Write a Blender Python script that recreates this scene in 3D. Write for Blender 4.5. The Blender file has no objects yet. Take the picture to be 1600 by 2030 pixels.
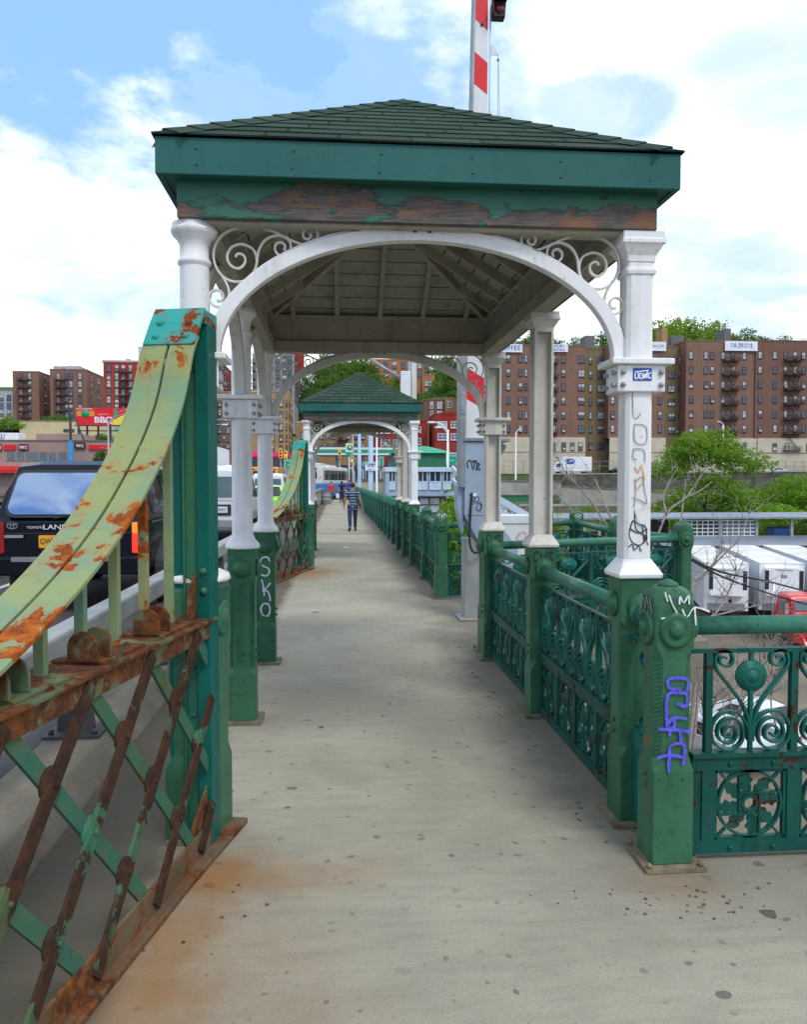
import bpy, bmesh, math, random
from mathutils import Vector, Matrix, Euler, noise as mnoise
R = math.radians
PI = math.pi
random.seed(11)
scene = bpy.context.scene
COL = scene.collection

# ------------------------------------------------------------------ camera
EYE = 1.7
FPX = 1580.0                       # focal length in pixels of the 1600 x 2030 photograph
YAW, PITCH = R(4.7756), R(2.2394)
cam_data = bpy.data.cameras.new('camera')
cam_data.sensor_fit = 'VERTICAL'
cam_data.sensor_height = 36.0
cam_data.lens = FPX / 2030.0 * 36.0
cam_data.clip_start = 0.05
cam_data.clip_end = 4000
cam = bpy.data.objects.new('camera', cam_data)
COL.objects.link(cam)
cam.location = (0, 0, EYE)
cam.rotation_euler = (R(90) - PITCH, 0, -YAW)
scene.camera = cam
CAM_R = Euler((R(90) - PITCH, 0, -YAW)).to_matrix()


def ray(px, py):
    return CAM_R @ Vector(((px - 800) / FPX, -(py - 1015) / FPX, -1))


def at(px, py, Y):
    """where the sight line through a photo pixel meets the upright plane Y"""
    d = ray(px, py)
    return Vector((0, 0, EYE)) + d * (Y / d.y)


def gnd(px, py, z=0.0):
    d = ray(px, py)
    return Vector((0, 0, EYE)) + d * ((z - EYE) / d.z)


# ------------------------------------------------------------------ light, sky, exposure
SUN_EL, SUN_AZ = R(52), R(155)      # azimuth clockwise from +Y (the walkway's direction)
sd = bpy.data.lights.new('sun', 'SUN')
sd.energy = 1.5
sd.angle = R(18)
sd.color = (1.0, 0.96, 0.88)
sun = bpy.data.objects.new('sun', sd)
COL.objects.link(sun)
sdir = Vector((math.sin(SUN_AZ) * math.cos(SUN_EL), math.cos(SUN_AZ) * math.cos(SUN_EL), math.sin(SUN_EL)))
sun.rotation_euler = sdir.to_track_quat('Z', 'Y').to_euler()
sun.location = sdir * 60
scene.view_settings.view_transform = 'Standard'
scene.view_settings.look = 'None'
scene.view_settings.exposure = 0.27
scene.view_settings.gamma = 1
scene.view_settings.use_curve_mapping = False
scene.cycles.max_bounces = 6
scene.cycles.transparent_max_bounces = 8
scene.cycles.use_denoising = True

world = bpy.data.worlds.new('World')
scene.world = world
world.use_nodes = True


class NT:
    """small helper for writing node trees"""
    def __init__(self, tree):
        self.t = tree

    def n(self, kind, **kw):
        nd = self.t.nodes.new(kind)
        for k, v in kw.items():
            if k == 'ins':
                for a, b in v.items():
                    if hasattr(b, 'bl_idname') or isinstance(b, bpy.types.NodeSocket):
                        self.t.links.new(b, nd.inputs[a])
                    else:
                        nd.inputs[a].default_value = b
            else:
                setattr(nd, k, v)
        return nd

    def math(self, op, a, b=0.0, c=None, clamp=False):
        nd = self.t.nodes.new('ShaderNodeMath')
        nd.operation = op
        nd.use_clamp = clamp
        for i, v in enumerate((a, b, c)):
            if v is None:
                continue
            if isinstance(v, bpy.types.NodeSocket):
                self.t.links.new(v, nd.inputs[i])
            else:
                nd.inputs[i].default_value = v
        return nd.outputs[0]

    def smooth(self, x, a, b):
        nd = self.t.nodes.new('ShaderNodeMapRange')
        nd.interpolation_type = 'SMOOTHSTEP'
        self.t.links.new(x, nd.inputs['Value'])
        nd.inputs['From Min'].default_value = a
        nd.inputs['From Max'].default_value = b
        return nd.outputs['Result']

    def mix(self, f, a, b, mode='MIX'):
        nd = self.t.nodes.new('ShaderNodeMix')
        nd.data_type = 'RGBA'
        nd.blend_type = mode
        for k, v in ((0, f), (6, a), (7, b)):
            if isinstance(v, bpy.types.NodeSocket):
                self.t.links.new(v, nd.inputs[k])
            elif k == 0:
                nd.inputs[k].default_value = v
            else:
                nd.inputs[k].default_value = (*v, 1) if len(v) == 3 else v
        return nd.outputs[2]

    def noise(self, vec, scale, detail=4, rough=0.55, dist=0.0):
        nd = self.t.nodes.new('ShaderNodeTexNoise')
        nd.inputs['Scale'].default_value = scale
        nd.inputs['Detail'].default_value = detail
        nd.inputs['Roughness'].default_value = rough
        nd.inputs['Distortion'].default_value = dist
        if vec is not None:
            self.t.links.new(vec, nd.inputs['Vector'])
        return nd.outputs['Fac']

    def mapping(self, vec, scale=(1, 1, 1), loc=(0, 0, 0), rot=(0, 0, 0)):
        nd = self.t.nodes.new('ShaderNodeMapping')
        self.t.links.new(vec, nd.inputs[0])
        nd.inputs['Scale'].default_value = scale
        nd.inputs['Location'].default_value = loc
        nd.inputs['Rotation'].default_value = rot
        return nd.outputs[0]

    def link(self, a, b):
        self.t.links.new(a, b)


def build_world():
    t = world.node_tree
    t.nodes.clear()
    k = NT(t)
    out = k.n('ShaderNodeOutputWorld')
    bg = k.n('ShaderNodeBackground')
    bg.inputs['Strength'].default_value = 0.1
    k.link(bg.outputs[0], out.inputs[0])
    sky = k.n('ShaderNodeTexSky', sky_type='NISHITA', sun_disc=False, sun_elevation=SUN_EL, sun_rotation=SUN_AZ,
              air_density=1.6, dust_density=1.2, ozone_density=2.5)
    tc = k.n('ShaderNodeTexCoord')
    sep = k.n('ShaderNodeSeparateXYZ', ins={0: tc.outputs['Generated']})
    x, y, z = sep.outputs
    # cloud layer coordinates: the direction's meeting point with a flat layer above
    zc = k.math('MAXIMUM', z, 0.03)
    zq = k.math('ADD', zc, 0.18)
    cu = k.n('ShaderNodeCombineXYZ', ins={0: k.math('DIVIDE', x, zq), 1: k.math('DIVIDE', y, zq), 2: 0.0})
    big = k.noise(cu.outputs[0], 1.3, 9, 0.62, 0.4)
    fine = k.noise(k.mapping(cu.outputs[0], loc=(7, 3, 0)), 3.6, 9, 0.62, 0.6)
    # open patches of blue between the clouds, placed by direction
    yc = k.math('MAXIMUM', y, 0.05)
    u = k.math('DIVIDE', x, yc)
    v = k.math('DIVIDE', z, yc)
    hole = None
    warp = k.math('SUBTRACT', big, 0.5)
    warp2 = k.math('SUBTRACT', k.noise(cu.outputs[0], 6.0, 6, 0.6), 0.5)
    warps = k.math('ADD', k.math('MULTIPLY', warp, 2.0), k.math('MULTIPLY', warp2, 1.3))
    for (px, py, rx, ry, amp) in ((230, -90, 640, 390, 1.0), (580, 150, 430, 220, 0.9), (830, 190, 260, 150, .6), (1200, 215, 170, 70, .6), (1450, 560, 230, 160, .42), (1560, 150, 200, 120, .35),
                                  (250, 590, 200, 70, .45), (1330, 470, 200, 60, .4), (2600, 200, 500, 400, .8), (-900, 300, 500, 300, .8), (600, -900, 900, 400, .9)):
        d = ray(px, py)
        cu0, cv0 = d.x / d.y, d.z / d.y
        a = k.math('DIVIDE', k.math('SUBTRACT', u, cu0), rx / FPX)
        b = k.math('DIVIDE', k.math('SUBTRACT', v, cv0), ry / FPX)
        r2 = k.math('SQRT', k.math('ADD', k.math('MULTIPLY', a, a), k.math('MULTIPLY', b, b)))
        r2 = k.math('ADD', r2, warps)
        m = k.math('MULTIPLY', k.math('SUBTRACT', 1.0, k.smooth(r2, 0.62, 1.16)), amp)
        hole = m if hole is None else k.math('MAXIMUM', hole, m)
    hole = k.math('MULTIPLY', hole, k.math('GREATER_THAN', y, 0.05))
    back = k.math('MULTIPLY', k.smooth(k.noise(cu.outputs[0], 11.0, 8, 0.6, 0.5), 0.42, 0.62), k.math('LESS_THAN', y, 0.05))
    hole = k.math('MAXIMUM', hole, back)
    shade = k.smooth(fine, 0.36, 0.62)
    cloud = k.mix(shade, (8.3, 9.3, 10.9), (11.9, 11.9, 11.9))
    thin = k.smooth(k.noise(cu.outputs[0], 2.4, 7, 0.6, 0.3), 0.62, 0.36)
    cloud = k.mix(k.math('MULTIPLY', thin, 0.30), cloud, (7.2, 9.2, 11.4))
    blue = k.mix(0.82, sky.outputs[0], (3.2, 5.9, 9.9))
    blue = k.mix(k.math('LESS_THAN', y, 0.05), blue, (1.6, 3.6, 8.2))
    col = k.mix(hole, cloud, blue)
    k.link(col, bg.inputs['Color'])


build_world()

# ------------------------------------------------------------------ materials
MATS = {}


def new_mat(name):
    m = bpy.data.materials.new(name)
    m.use_nodes = True
    t = m.node_tree
    k = NT(t)
    b = t.nodes['Principled BSDF']
    MATS[name] = m
    return m, k, b


def basic(name, col, rough=0.6, metal=0.0, var=0.12, scale=3.0, bump=0.0, bscale=40, spec=0.4, dirt=0.0, dirtcol=(0.05, 0.04, 0.03), coat=0.0):
    m, k, b = new_mat(name)
    g = k.n('ShaderNodeNewGeometry')
    n1 = k.noise(g.outputs['Position'], scale, 5, 0.6)
    lo = tuple(max(0, c * (1 - var)) for c in col)
    hi = tuple(min(1, c * (1 + var)) for c in col)
    c = k.mix(k.smooth(n1, 0.3, 0.7), lo, hi)
    if dirt:
        n2 = k.noise(k.mapping(g.outputs['Position'], loc=(3.1, 7.7, 1.3)), scale * 2.3, 6, 0.7)
        c = k.mix(k.math('MULTIPLY', k.smooth(n2, 0.5, 0.75), dirt), c, dirtcol)
    k.link(c, b.inputs['Base Color'])
    b.inputs['Roughness'].default_value = rough
    b.inputs['Metallic'].default_value = metal
    b.inputs['Specular IOR Level'].default_value = spec
    b.inputs['Coat Weight'].default_value = coat
    if bump:
        bp = k.n('ShaderNodeBump', ins={'Strength': bump, 'Distance': 0.02, 'Height': k.noise(g.outputs['Position'], bscale, 4, 0.6)})
        k.link(bp.outputs[0], b.inputs['Normal'])
    return m


def painted(name, col, col2, rust=0.62, rust_scale=5.0, rustcol=(0.20, 0.055, 0.015), rustcol2=(0.38, 0.12, 0.02), rough=0.42, vscale=2.2, sharp=0.02, stretch=(1, 1, 1), dirt=0.3, dirtcol=(0.03, 0.03, 0.02), undercoat=None, brush=0.25, spec=0.2, zbias=()):
    """weathered paint on iron or wood: two paint tones, flaked patches with a crisp edge, grime"""
    m, k, b = new_mat(name)
    g = k.n('ShaderNodeNewGeometry')
    pos = g.outputs['Position']
    n1 = k.noise(pos, vscale, 5, 0.62)
    c = k.mix(k.smooth(n1, 0.34, 0.66), col, col2)
    n2 = k.noise(k.mapping(pos, loc=(5, 2, 8)), vscale * 7, 5, 0.7)
    c = k.mix(k.math('MULTIPLY', k.smooth(n2, 0.52, 0.76), dirt), c, dirtcol)
    st = k.noise(k.mapping(pos, scale=(9, 9, .7), loc=(3, 1, 2)), 1.0, 5, 0.65)
    c = k.mix(k.math('MULTIPLY', k.smooth(st, 0.50, 0.72), dirt * 1.1), c, tuple(x * 0.35 for x in col))
    c = k.mix(k.math('MULTIPLY', k.smooth(k.noise(k.mapping(pos, loc=(8, 8, 1)), 34, 3, 0.6), 0.66, 0.70), dirt * 1.6), c, dirtcol)
    if undercoat:
        n4 = k.noise(k.mapping(pos, loc=(1, 9, 4)), rust_scale * 0.8, 6, 0.6, 0.3)
        c = k.mix(k.smooth(n4, rust - 0.05, rust - 0.05 + sharp), c, undercoat)
    rn = k.noise(k.mapping(pos, scale=stretch, loc=(2, 4, 6)), rust_scale, 8, 0.62, 0.35)
    for z0, z1, amt in zbias:                     # wear gathers at certain heights of the thing
        zz = k.n('ShaderNodeSeparateXYZ', ins={0: pos}).outputs[2]
        rn = k.math('ADD', rn, k.math('MULTIPLY', k.smooth(zz, z0, z1), amt))
    mask = k.smooth(rn, rust, rust + sharp)
    halo = k.smooth(rn, rust - 0.07, rust + 0.01)
    rc = k.mix(k.smooth(k.noise(pos, 22, 5, 0.7), 0.35, 0.7), rustcol, rustcol2)
    c = k.mix(k.math('MULTIPLY', halo, 0.25), c, rustcol2)
    c = k.mix(mask, c, rc)
    k.link(c, b.inputs['Base Color'])
    k.link(k.math('ADD', rough, k.math('MULTIPLY', mask, 0.45)), b.inputs['Roughness'])
    b.inputs['Specular IOR Level'].default_value = spec
    h = k.math('SUBTRACT', k.math('ADD', k.math('MULTIPLY', k.noise(pos, 60, 4, 0.7), brush), k.math('MULTIPLY', k.noise(pos, 17, 3, 0.6), brush * 1.6)), k.math('MULTIPLY', mask, 0.5))
    bp = k.n('ShaderNodeBump', ins={'Strength': 0.5, 'Distance': 0.006, 'Height': h})
    k.link(bp.outputs[0], b.inputs['Normal'])
    return m


def glassy(name, col, rough=0.06, spec=0.8, var=0.6, light=(0.35, 0.37, 0.38), share=0.25):
    """window panes: dark and shiny, some with blinds or curtains behind, told apart by object"""
    m, k, b = new_mat(name)
    oi = k.n('ShaderNodeObjectInfo')
    g = k.n('ShaderNodeNewGeometry')
    r = oi.outputs['Random']
    c = k.mix(k.math('MULTIPLY', r, var), col, tuple(min(1, x * 2.4 + 0.02) for x in col))
    lightish = k.math('GREATER_THAN', k.math('FRACT', k.math('MULTIPLY', r, 13.7)), 1 - share)
    c = k.mix(lightish, c, light)
    n = k.noise(g.outputs['Position'], 0.9, 3, 0.6)
    c = k.mix(k.math('MULTIPLY', k.smooth(n, 0.4, 0.7), 0.35), c, tuple(x * 0.5 for x in col))
    k.link(c, b.inputs['Base Color'])
    b.inputs['Roughness'].default_value = rough
    b.inputs['Specular IOR Level'].default_value = spec
    return m


def bricky(name, col, col2, mortar, rows=0.075, rough=0.85, streak=0.3, bandcol=None):
    """brick wall seen from afar: courses, patchy tone, rain streaks"""
    m, k, b = new_mat(name)
    g = k.n('ShaderNodeNewGeometry')
    sp = k.n('ShaderNodeSeparateXYZ', ins={0: g.outputs['Position']})
    cb = k.n('ShaderNodeCombineXYZ', ins={0: k.math('ADD', sp.outputs[0], sp.outputs[1]), 1: sp.outputs[2], 2: 0.0})
    br = k.n('ShaderNodeTexBrick', ins={'Vector': cb.outputs[0], 'Color1': (*col, 1), 'Color2': (*col2, 1), 'Mortar': (*mortar, 1), 'Scale': 1.0,
                                        'Mortar Size': rows * 0.1, 'Brick Width': rows * 3, 'Row Height': rows})
    n = k.noise(g.outputs['Position'], 0.35, 6, 0.65)
    c = k.mix(k.smooth(n, 0.3, 0.72), k.mix(0.75, br.outputs[0], tuple(x * .7 for x in col)), br.outputs[0])
    st = k.noise(k.mapping(g.outputs['Position'], scale=(1.6, 1.6, 0.09)), 1.0, 5, 0.6)
    c = k.mix(k.math('MULTIPLY', k.smooth(st, 0.5, 0.75), streak), c, (0.04, 0.035, 0.03))
    k.link(c, b.inputs['Base Color'])
    b.inputs['Roughness'].default_value = rough
    b.inputs['Specular IOR Level'].default_value = 0.15
    return m


def leafy(name, a, b2, c3=None, trans=0.35):
    m, k, b = new_mat(name)
    g = k.n('ShaderNodeNewGeometry')
    n = k.noise(g.outputs['Position'], 0.8, 5, 0.7)
    r = g.outputs['Random Per Island']
    c = k.mix(k.smooth(n, 0.35, 0.65), a, b2)
    if c3:
        c = k.mix(k.math('MULTIPLY', k.math('GREATER_THAN', r, 0.72), 0.8), c, c3)
    c = k.mix(k.math('MULTIPLY', r, 0.35), c, tuple(x * 0.45 for x in a))
    k.link(c, b.inputs['Base Color'])
    b.inputs['Roughness'].default_value = 0.55
    b.inputs['Specular IOR Level'].default_value = 0.25
    tr = k.n('ShaderNodeBsdfTranslucent')
    k.link(k.mix(0.5, c, (0.35, 0.5, 0.05)), tr.inputs[0])
    mx = k.n('ShaderNodeMixShader', ins={0: trans, 1: b.outputs[0], 2: tr.outputs[0]})
    out = [x for x in k.t.nodes if x.type == 'OUTPUT_MATERIAL'][0]
    k.link(mx.outputs[0], out.inputs[0])
    return m


def emissive(name, col, strength):
    m, k, b = new_mat(name)
    b.inputs['Base Color'].default_value = (*col, 1)
    b.inputs['Emission Color'].default_value = (*col, 1)
    b.inputs['Emission Strength'].default_value = strength
    b.inputs['Roughness'].default_value = 0.25
    return m


# ------------------------------------------------------------------ mesh builder
class MB:
    def __init__(self, M=None):
        self.v, self.f, self.mi, self.sm, self.uv = [], [], [], [], []
        self.M = M or Matrix()
        self.mat = 0
        self.has_uv = False

    def add(self, verts, faces, smooth=False, uvs=None):
        o = len(self.v)
        M = self.M
        self.v.extend(M @ Vector(p) for p in verts)
        for i, f in enumerate(faces):
            self.f.append([a + o for a in f])
            self.mi.append(self.mat)
            self.sm.append(smooth)
            self.uv.append(uvs[i] if uvs else None)
        if uvs:
            self.has_uv = True
        return self

    def box(self, x0, x1, y0, y1, z0, z1):
        if x0 > x1: x0, x1 = x1, x0
        if y0 > y1: y0, y1 = y1, y0
        if z0 > z1: z0, z1 = z1, z0
        v = [(x0, y0, z0), (x1, y0, z0), (x1, y1, z0), (x0, y1, z0), (x0, y0, z1), (x1, y0, z1), (x1, y1, z1), (x0, y1, z1)]
        return self.add(v, [(0, 3, 2, 1), (4, 5, 6, 7), (0, 1, 5, 4), (1, 2, 6, 5), (2, 3, 7, 6), (3, 0, 4, 7)])

    def cbox(self, c, s):
        return self.box(c[0] - s[0] / 2, c[0] + s[0] / 2, c[1] - s[1] / 2, c[1] + s[1] / 2, c[2] - s[2] / 2, c[2] + s[2] / 2)

    def quad(self, a, b, c, d, uv=None):
        return self.add([a, b, c, d], [(0, 1, 2, 3)], uvs=[uv] if uv else None)

    def prism(self, poly, o, ux, uy, w, smooth=False):
        """extrude a 2-D outline (counter-clockwise seen against w) placed at o along ux, uy, by the vector w"""
        o, ux, uy, w = Vector(o), Vector(ux), Vector(uy), Vector(w)
        n = len(poly)
        a = [o + ux * p[0] + uy * p[1] for p in poly]
        b = [p + w for p in a]
        fs = [tuple(range(n))[::-1], tuple(range(n, 2 * n))]
        if ux.cross(uy).dot(w) < 0:
            fs = [tuple(range(n)), tuple(range(n, 2 * n))[::-1]]
            fs += [((i + 1) % n, i, n + i, n + (i + 1) % n) for i in range(n)]
        else:
            fs += [(i, (i + 1) % n, n + (i + 1) % n, n + i) for i in range(n)]
        return self.add(a + b, fs, smooth)

    def sweep(self, path, sect, up=None, closed=False, smooth=False, caps=True, scales=None):
        """sweep a section [(side, up)] along 3-D points; up fixes the section's second axis"""
        P = [Vector(p) for p in path]
        n = len(P)
        rings = []
        last = None
        for i in range(n):
            if closed:
                t = P[(i + 1) % n] - P[i - 1]
            else:
                t = P[min(i + 1, n - 1)] - P[max(i - 1, 0)]
            if t.length < 1e-9:
                t = Vector((0, 0, 1))
            t.normalize()
            if up is not None:
                u = Vector(up)
                u = u - t * u.dot(t)
                if u.length < 1e-5:
                    u = t.orthogonal()
                u.normalize()
            else:
                u = t.orthogonal() if last is None else last - t * last.dot(t)
                if u.length < 1e-6:
                    u = t.orthogonal()
                u.normalize()
            last = u
            s = t.cross(u)
            k = scales[i] if scales else 1.0
            rings.append([P[i] + s * (a * k) + u * (b * k) for a, b in sect])
        m = len(sect)
        v = [p for r in rings for p in r]
        f = []
        for i in range(n if closed else n - 1):
            j = (i + 1) % n
            for q in range(m):
                f.append((i * m + q, i * m + (q + 1) % m, j * m + (q + 1) % m, j * m + q))
        if caps and not closed:
            f.append(tuple(range(m))[::-1])
            f.append(tuple((n - 1) * m + q for q in range(m)))
        return self.add(v, f, smooth)

    def tube(self, path, r, n=8, smooth=True, closed=False):
        if isinstance(r, (list, tuple)):
            sect = [(math.cos(2 * PI * i / n), math.sin(2 * PI * i / n)) for i in range(n)]
            return self.sweep(path, sect, smooth=smooth, closed=closed, scales=list(r))
        sect = [(r * math.cos(2 * PI * i / n), r * math.sin(2 * PI * i / n)) for i in range(n)]
        return self.sweep(path, sect, smooth=smooth, closed=closed)

    def bar(self, a, b, w, d, up=(0, 0, 1)):
        """a straight bar of section w (side) by d (up)"""
        return self.sweep([a, b], [(-w / 2, -d / 2), (w / 2, -d / 2), (w / 2, d / 2), (-w / 2, d / 2)], up=up)

    def strip(self, path, w, d, up):
        """flat bar bent along a path: d thick across it in its plane, w along the plane's normal `up`"""
        return self.sweep(path, [(-d / 2, -w / 2), (d / 2, -w / 2), (d / 2, w / 2), (-d / 2, w / 2)], up=up)

    def lathe(self, prof, n=20, c=(0, 0, 0), axis='Z', smooth=True, rot=0.0, shape=None):
        c = Vector(c)
        v, f = [], []
        for (r, z) in prof:
            for i in range(n):
                a = 2 * PI * i / n + rot
                rr = r * (shape(a) if shape else 1)
                x, y = rr * math.cos(a), rr * math.sin(a)
                p = {'Z': (x, y, z), 'Y': (x, z, y), 'X': (z, x, y)}[axis]
                v.append(c + Vector(p))
        flip = axis in ('Y',)
        for j in range(len(prof) - 1):
            for i in range(n):
                q = (j * n + i, j * n + (i + 1) % n, (j + 1) * n + (i + 1) % n, (j + 1) * n + i)
                f.append(q[::-1] if flip else q)
        e0 = tuple(range(n))[::-1]
        e1 = tuple((len(prof) - 1) * n + i for i in range(n))
        f.append(e0[::-1] if flip else e0)
        f.append(e1[::-1] if flip else e1)
        return self.add(v, f, smooth)

    def stack(self, secs, smooth=False, c=(0, 0, 0)):
        """loft of square sections with cut corners: (z, half x, half y, cut)"""
        v, f = [], []
        for z, hx, hy, ch in secs:
            for x, y in ((-hx + ch, -hy), (hx - ch, -hy), (hx, -hy + ch), (hx, hy - ch), (hx - ch, hy), (-hx + ch, hy), (-hx, hy - ch), (-hx, -hy + ch)):
                v.append((c[0] + x, c[1] + y, c[2] + z))
        for j in range(len(secs) - 1):
            for i in range(8):
                f.append((j * 8 + i, j * 8 + (i + 1) % 8, (j + 1) * 8 + (i + 1) % 8, (j + 1) * 8 + i))
        f.append(tuple(range(8))[::-1])
        f.append(tuple((len(secs) - 1) * 8 + i for i in range(8)))
        return self.add(v, f, smooth)

    def ball(self, c, r, n=10, m=6, sc=(1, 1, 1)):
        c = Vector(c)
        v, f = [], []
        for j in range(m + 1):
            th = PI * j / m
            rr, z = math.sin(th), math.cos(th)
            if j in (0, m):
                rr = 0.02
            for i in range(n):
                a = 2 * PI * i / n
                v.append(c + Vector((r * sc[0] * rr * math.cos(a), r * sc[1] * rr * math.sin(a), r * sc[2] * z)))
        for j in range(m):
            for i in range(n):
                f.append((j * n + i, (j + 1) * n + i, (j + 1) * n + (i + 1) % n, j * n + (i + 1) % n))
        f.append(tuple(range(n)))
        f.append(tuple(m * n + i for i in range(n))[::-1])
        return self.add(v, f, True)

    def mesh(self, name, mats):
        me = bpy.data.meshes.new(name)
        me.from_pydata([tuple(p) for p in self.v], [], self.f)
        if not isinstance(mats, (list, tuple)):
            mats = [mats]
        for m in mats:
            me.materials.append(MATS[m] if isinstance(m, str) else m)
        me.polygons.foreach_set('material_index', self.mi)
        me.polygons.foreach_set('use_smooth', self.sm)
        if self.has_uv:
            uvl = me.uv_layers.new(name='UVMap')
            li = 0
            for p, uv in zip(me.polygons, self.uv):
                for j in range(p.loop_total):
                    if uv:
                        uvl.data[p.loop_start + j].uv = uv[j]
        me.update()
        return me

    def build(self, name, mats, parent=None, loc=None, rotz=0.0, bevel=0.0, segs=2):
        o = bpy.data.objects.new(name, self.mesh(name, mats))
        COL.objects.link(o)
        if parent is not None:
            o.parent = parent
        if loc is not None:
            o.location = loc
        if rotz:
            o.rotation_euler = (0, 0, rotz)
        if bevel:
            bv = o.modifiers.new('edge', 'BEVEL')
            bv.width = bevel
            bv.segments = segs
            bv.limit_method = 'ANGLE'
            bv.angle_limit = R(40)
        return o


def tag(o, label=None, cat=None, group=None, kind=None):
    if label: o['label'] = label
    if cat: o['category'] = cat
    if group: o['group'] = group
    if kind: o['kind'] = kind
    return o


def thing(name, label, cat, loc=(0, 0, 0), rotz=0.0, group=None):
    o = bpy.data.objects.new(name, None)
    o.empty_display_size = 0.2
    COL.objects.link(o)
    o.location = loc
    o.rotation_euler = (0, 0, rotz)
    return tag(o, label, cat, group)


def dup(root, loc, rotz=None, label=None, scale=None):
    """a copy of a thing with copies of its parts and their sub-parts"""
    r = root.copy()
    COL.objects.link(r)
    r.location = loc
    if rotz is not None:
        r.rotation_euler = (0, 0, rotz)
    if scale is not None:
        r.scale = scale if hasattr(scale, '__len__') else (scale,) * 3
    if label:
        r['label'] = label
    for ch in KIDS(root):
        c = ch.copy()
        COL.objects.link(c)
        c.parent = r
        for g in KIDS(ch):
            d = g.copy()
            COL.objects.link(d)
            d.parent = c
    return r


def KIDS(o):
    return [c for c in COL.objects if c.parent == o]


def inst(src, parent, loc=None, rotz=None, name=None):
    """another object on the same mesh, as a part of parent"""
    o = src.copy()
    COL.objects.link(o)
    o.parent = parent
    if loc is not None: o.location = loc
    if rotz is not None: o.rotation_euler = (0, 0, rotz)
    return o


def text(name, s, size, o, ux, uy, mat, parent=None, depth=0.003, align='CENTER', sx=1.0, bold=0.0):
    """lettering lying on the plane through o spanned by ux (reading direction) and uy"""
    cu = bpy.data.curves.new(name, 'FONT')
    cu.body = s
    cu.size = size
    cu.align_x = align
    cu.align_y = 'CENTER'
    cu.extrude = depth
    cu.offset = bold
    tmp = bpy.data.objects.new(name, cu)
    COL.objects.link(tmp)
    dg = bpy.context.evaluated_depsgraph_get()
    me = bpy.data.meshes.new_from_object(tmp.evaluated_get(dg))
    bpy.data.objects.remove(tmp)
    bpy.data.curves.remove(cu)
    me.materials.clear()
    me.materials.append(MATS[mat])
    ux, uy = Vector(ux).normalized(), Vector(uy).normalized()
    w = ux.cross(uy)
    M = Matrix((ux * sx, uy, w)).transposed().to_4x4()
    M.translation = Vector(o)
    me.transform(M)
    ob = bpy.data.objects.new(name, me)
    COL.objects.link(ob)
    if parent is not None:
        ob.parent = parent
    return ob


def strokes(name, lines, o, ux, uy, w, mat, parent=None, lift=0.003, scale=1.0):
    """hand-drawn marks: thin paint ribbons on the plane through o"""
    o, ux, uy = Vector(o), Vector(ux).normalized(), Vector(uy).normalized()
    nrm = ux.cross(uy)
    b = MB()
    rs = random.Random(len(lines) * 7 + int(w * 1e4))
    for i, L in enumerate(lines):
        P = [o + ux * (p[0] * scale) + uy * (p[1] * scale) + nrm * (lift + i * .0004 + j * .00002) for j, p in enumerate(smooth_line(L, 3))]
        ph = rs.uniform(0, 6)
        b.sweep(P, [(-w / 2, -.0004), (w / 2, -.0004), (w / 2, .0004), (-w / 2, .0004)], up=nrm, scales=[.88 + .22 * math.sin(ph + j * .9) * (0.6 + .4 * math.sin(j * .31 + ph)) for j in range(len(P))])
    return b.build(name, mat, parent)


def smooth_line(pts, k=4, closed=False):
    """Catmull-Rom through 2-D or 3-D points"""
    P = [Vector(p) for p in pts]
    if len(P) < 3:
        return P
    out = []
    n = len(P)
    for i in range(n if closed else n - 1):
        a = P[i - 1] if (i > 0 or closed) else P[0]
        b, c = P[i], P[(i + 1) % n]
        d = P[(i + 2) % n] if (i + 2 < n or closed) else P[-1]
        for j in range(k):
            t = j / k
            out.append(0.5 * ((2 * b) + (c - a) * t + (2 * a - 5 * b + 4 * c - d) * t * t + (3 * b - a - 3 * c + d) * t ** 3))
    if not closed:
        out.append(P[-1])
    return out
# ------------------------------------------------------------------ named materials
painted('green_paint', (0.032, 0.122, 0.062), (0.050, 0.165, 0.085), rust=0.70, rust_scale=6, dirt=0.5, rough=0.4)
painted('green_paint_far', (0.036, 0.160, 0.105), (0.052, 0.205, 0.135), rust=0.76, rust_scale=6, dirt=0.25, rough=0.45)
painted('teal_paint', (0.006, 0.100, 0.080), (0.012, 0.145, 0.112), rust=0.66, rust_scale=9, dirt=0.5, rough=0.4, rustcol=(0.05, 0.02, 0.012), rustcol2=(0.10, 0.035, 0.015))
painted('teal_dark', (0.005, 0.068, 0.053), (0.010, 0.102, 0.076), rust=0.60, rust_scale=10, dirt=0.55, rough=0.45, rustcol=(0.035, 0.018, 0.012), rustcol2=(0.07, 0.03, 0.015))
painted('pipe_paint', (0.032, 0.145, 0.095), (0.050, 0.195, 0.130), rust=0.76, rust_scale=7, dirt=0.4, rough=0.35)
painted('arm_paint', (0.27, 0.305, 0.115), (0.165, 0.29, 0.18), zbias=((2.0, 2.3, .085), (1.45, 1.1, .04)), rust=0.60, rust_scale=4.2, rustcol=(0.19, 0.040, 0.010), rustcol2=(0.46, 0.12, 0.012), vscale=2.6, dirt=0.15, rough=0.5, stretch=(1, 1, .8))
painted('truss_paint', (0.085, 0.115, 0.050), (0.04, 0.16, 0.09), rust=0.42, rust_scale=4.5, rustcol=(0.034, 0.021, 0.015), rustcol2=(0.080, 0.036, 0.018), sharp=0.03, dirt=0.5, rough=0.55)
painted('truss_rusty', (0.12, 0.15, 0.06), (0.10, 0.16, 0.09), rust=0.45, rust_scale=5, rustcol=(0.065, 0.030, 0.018), rustcol2=(0.20, 0.065, 0.020), sharp=0.05, dirt=0.4, rough=0.6)
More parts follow.
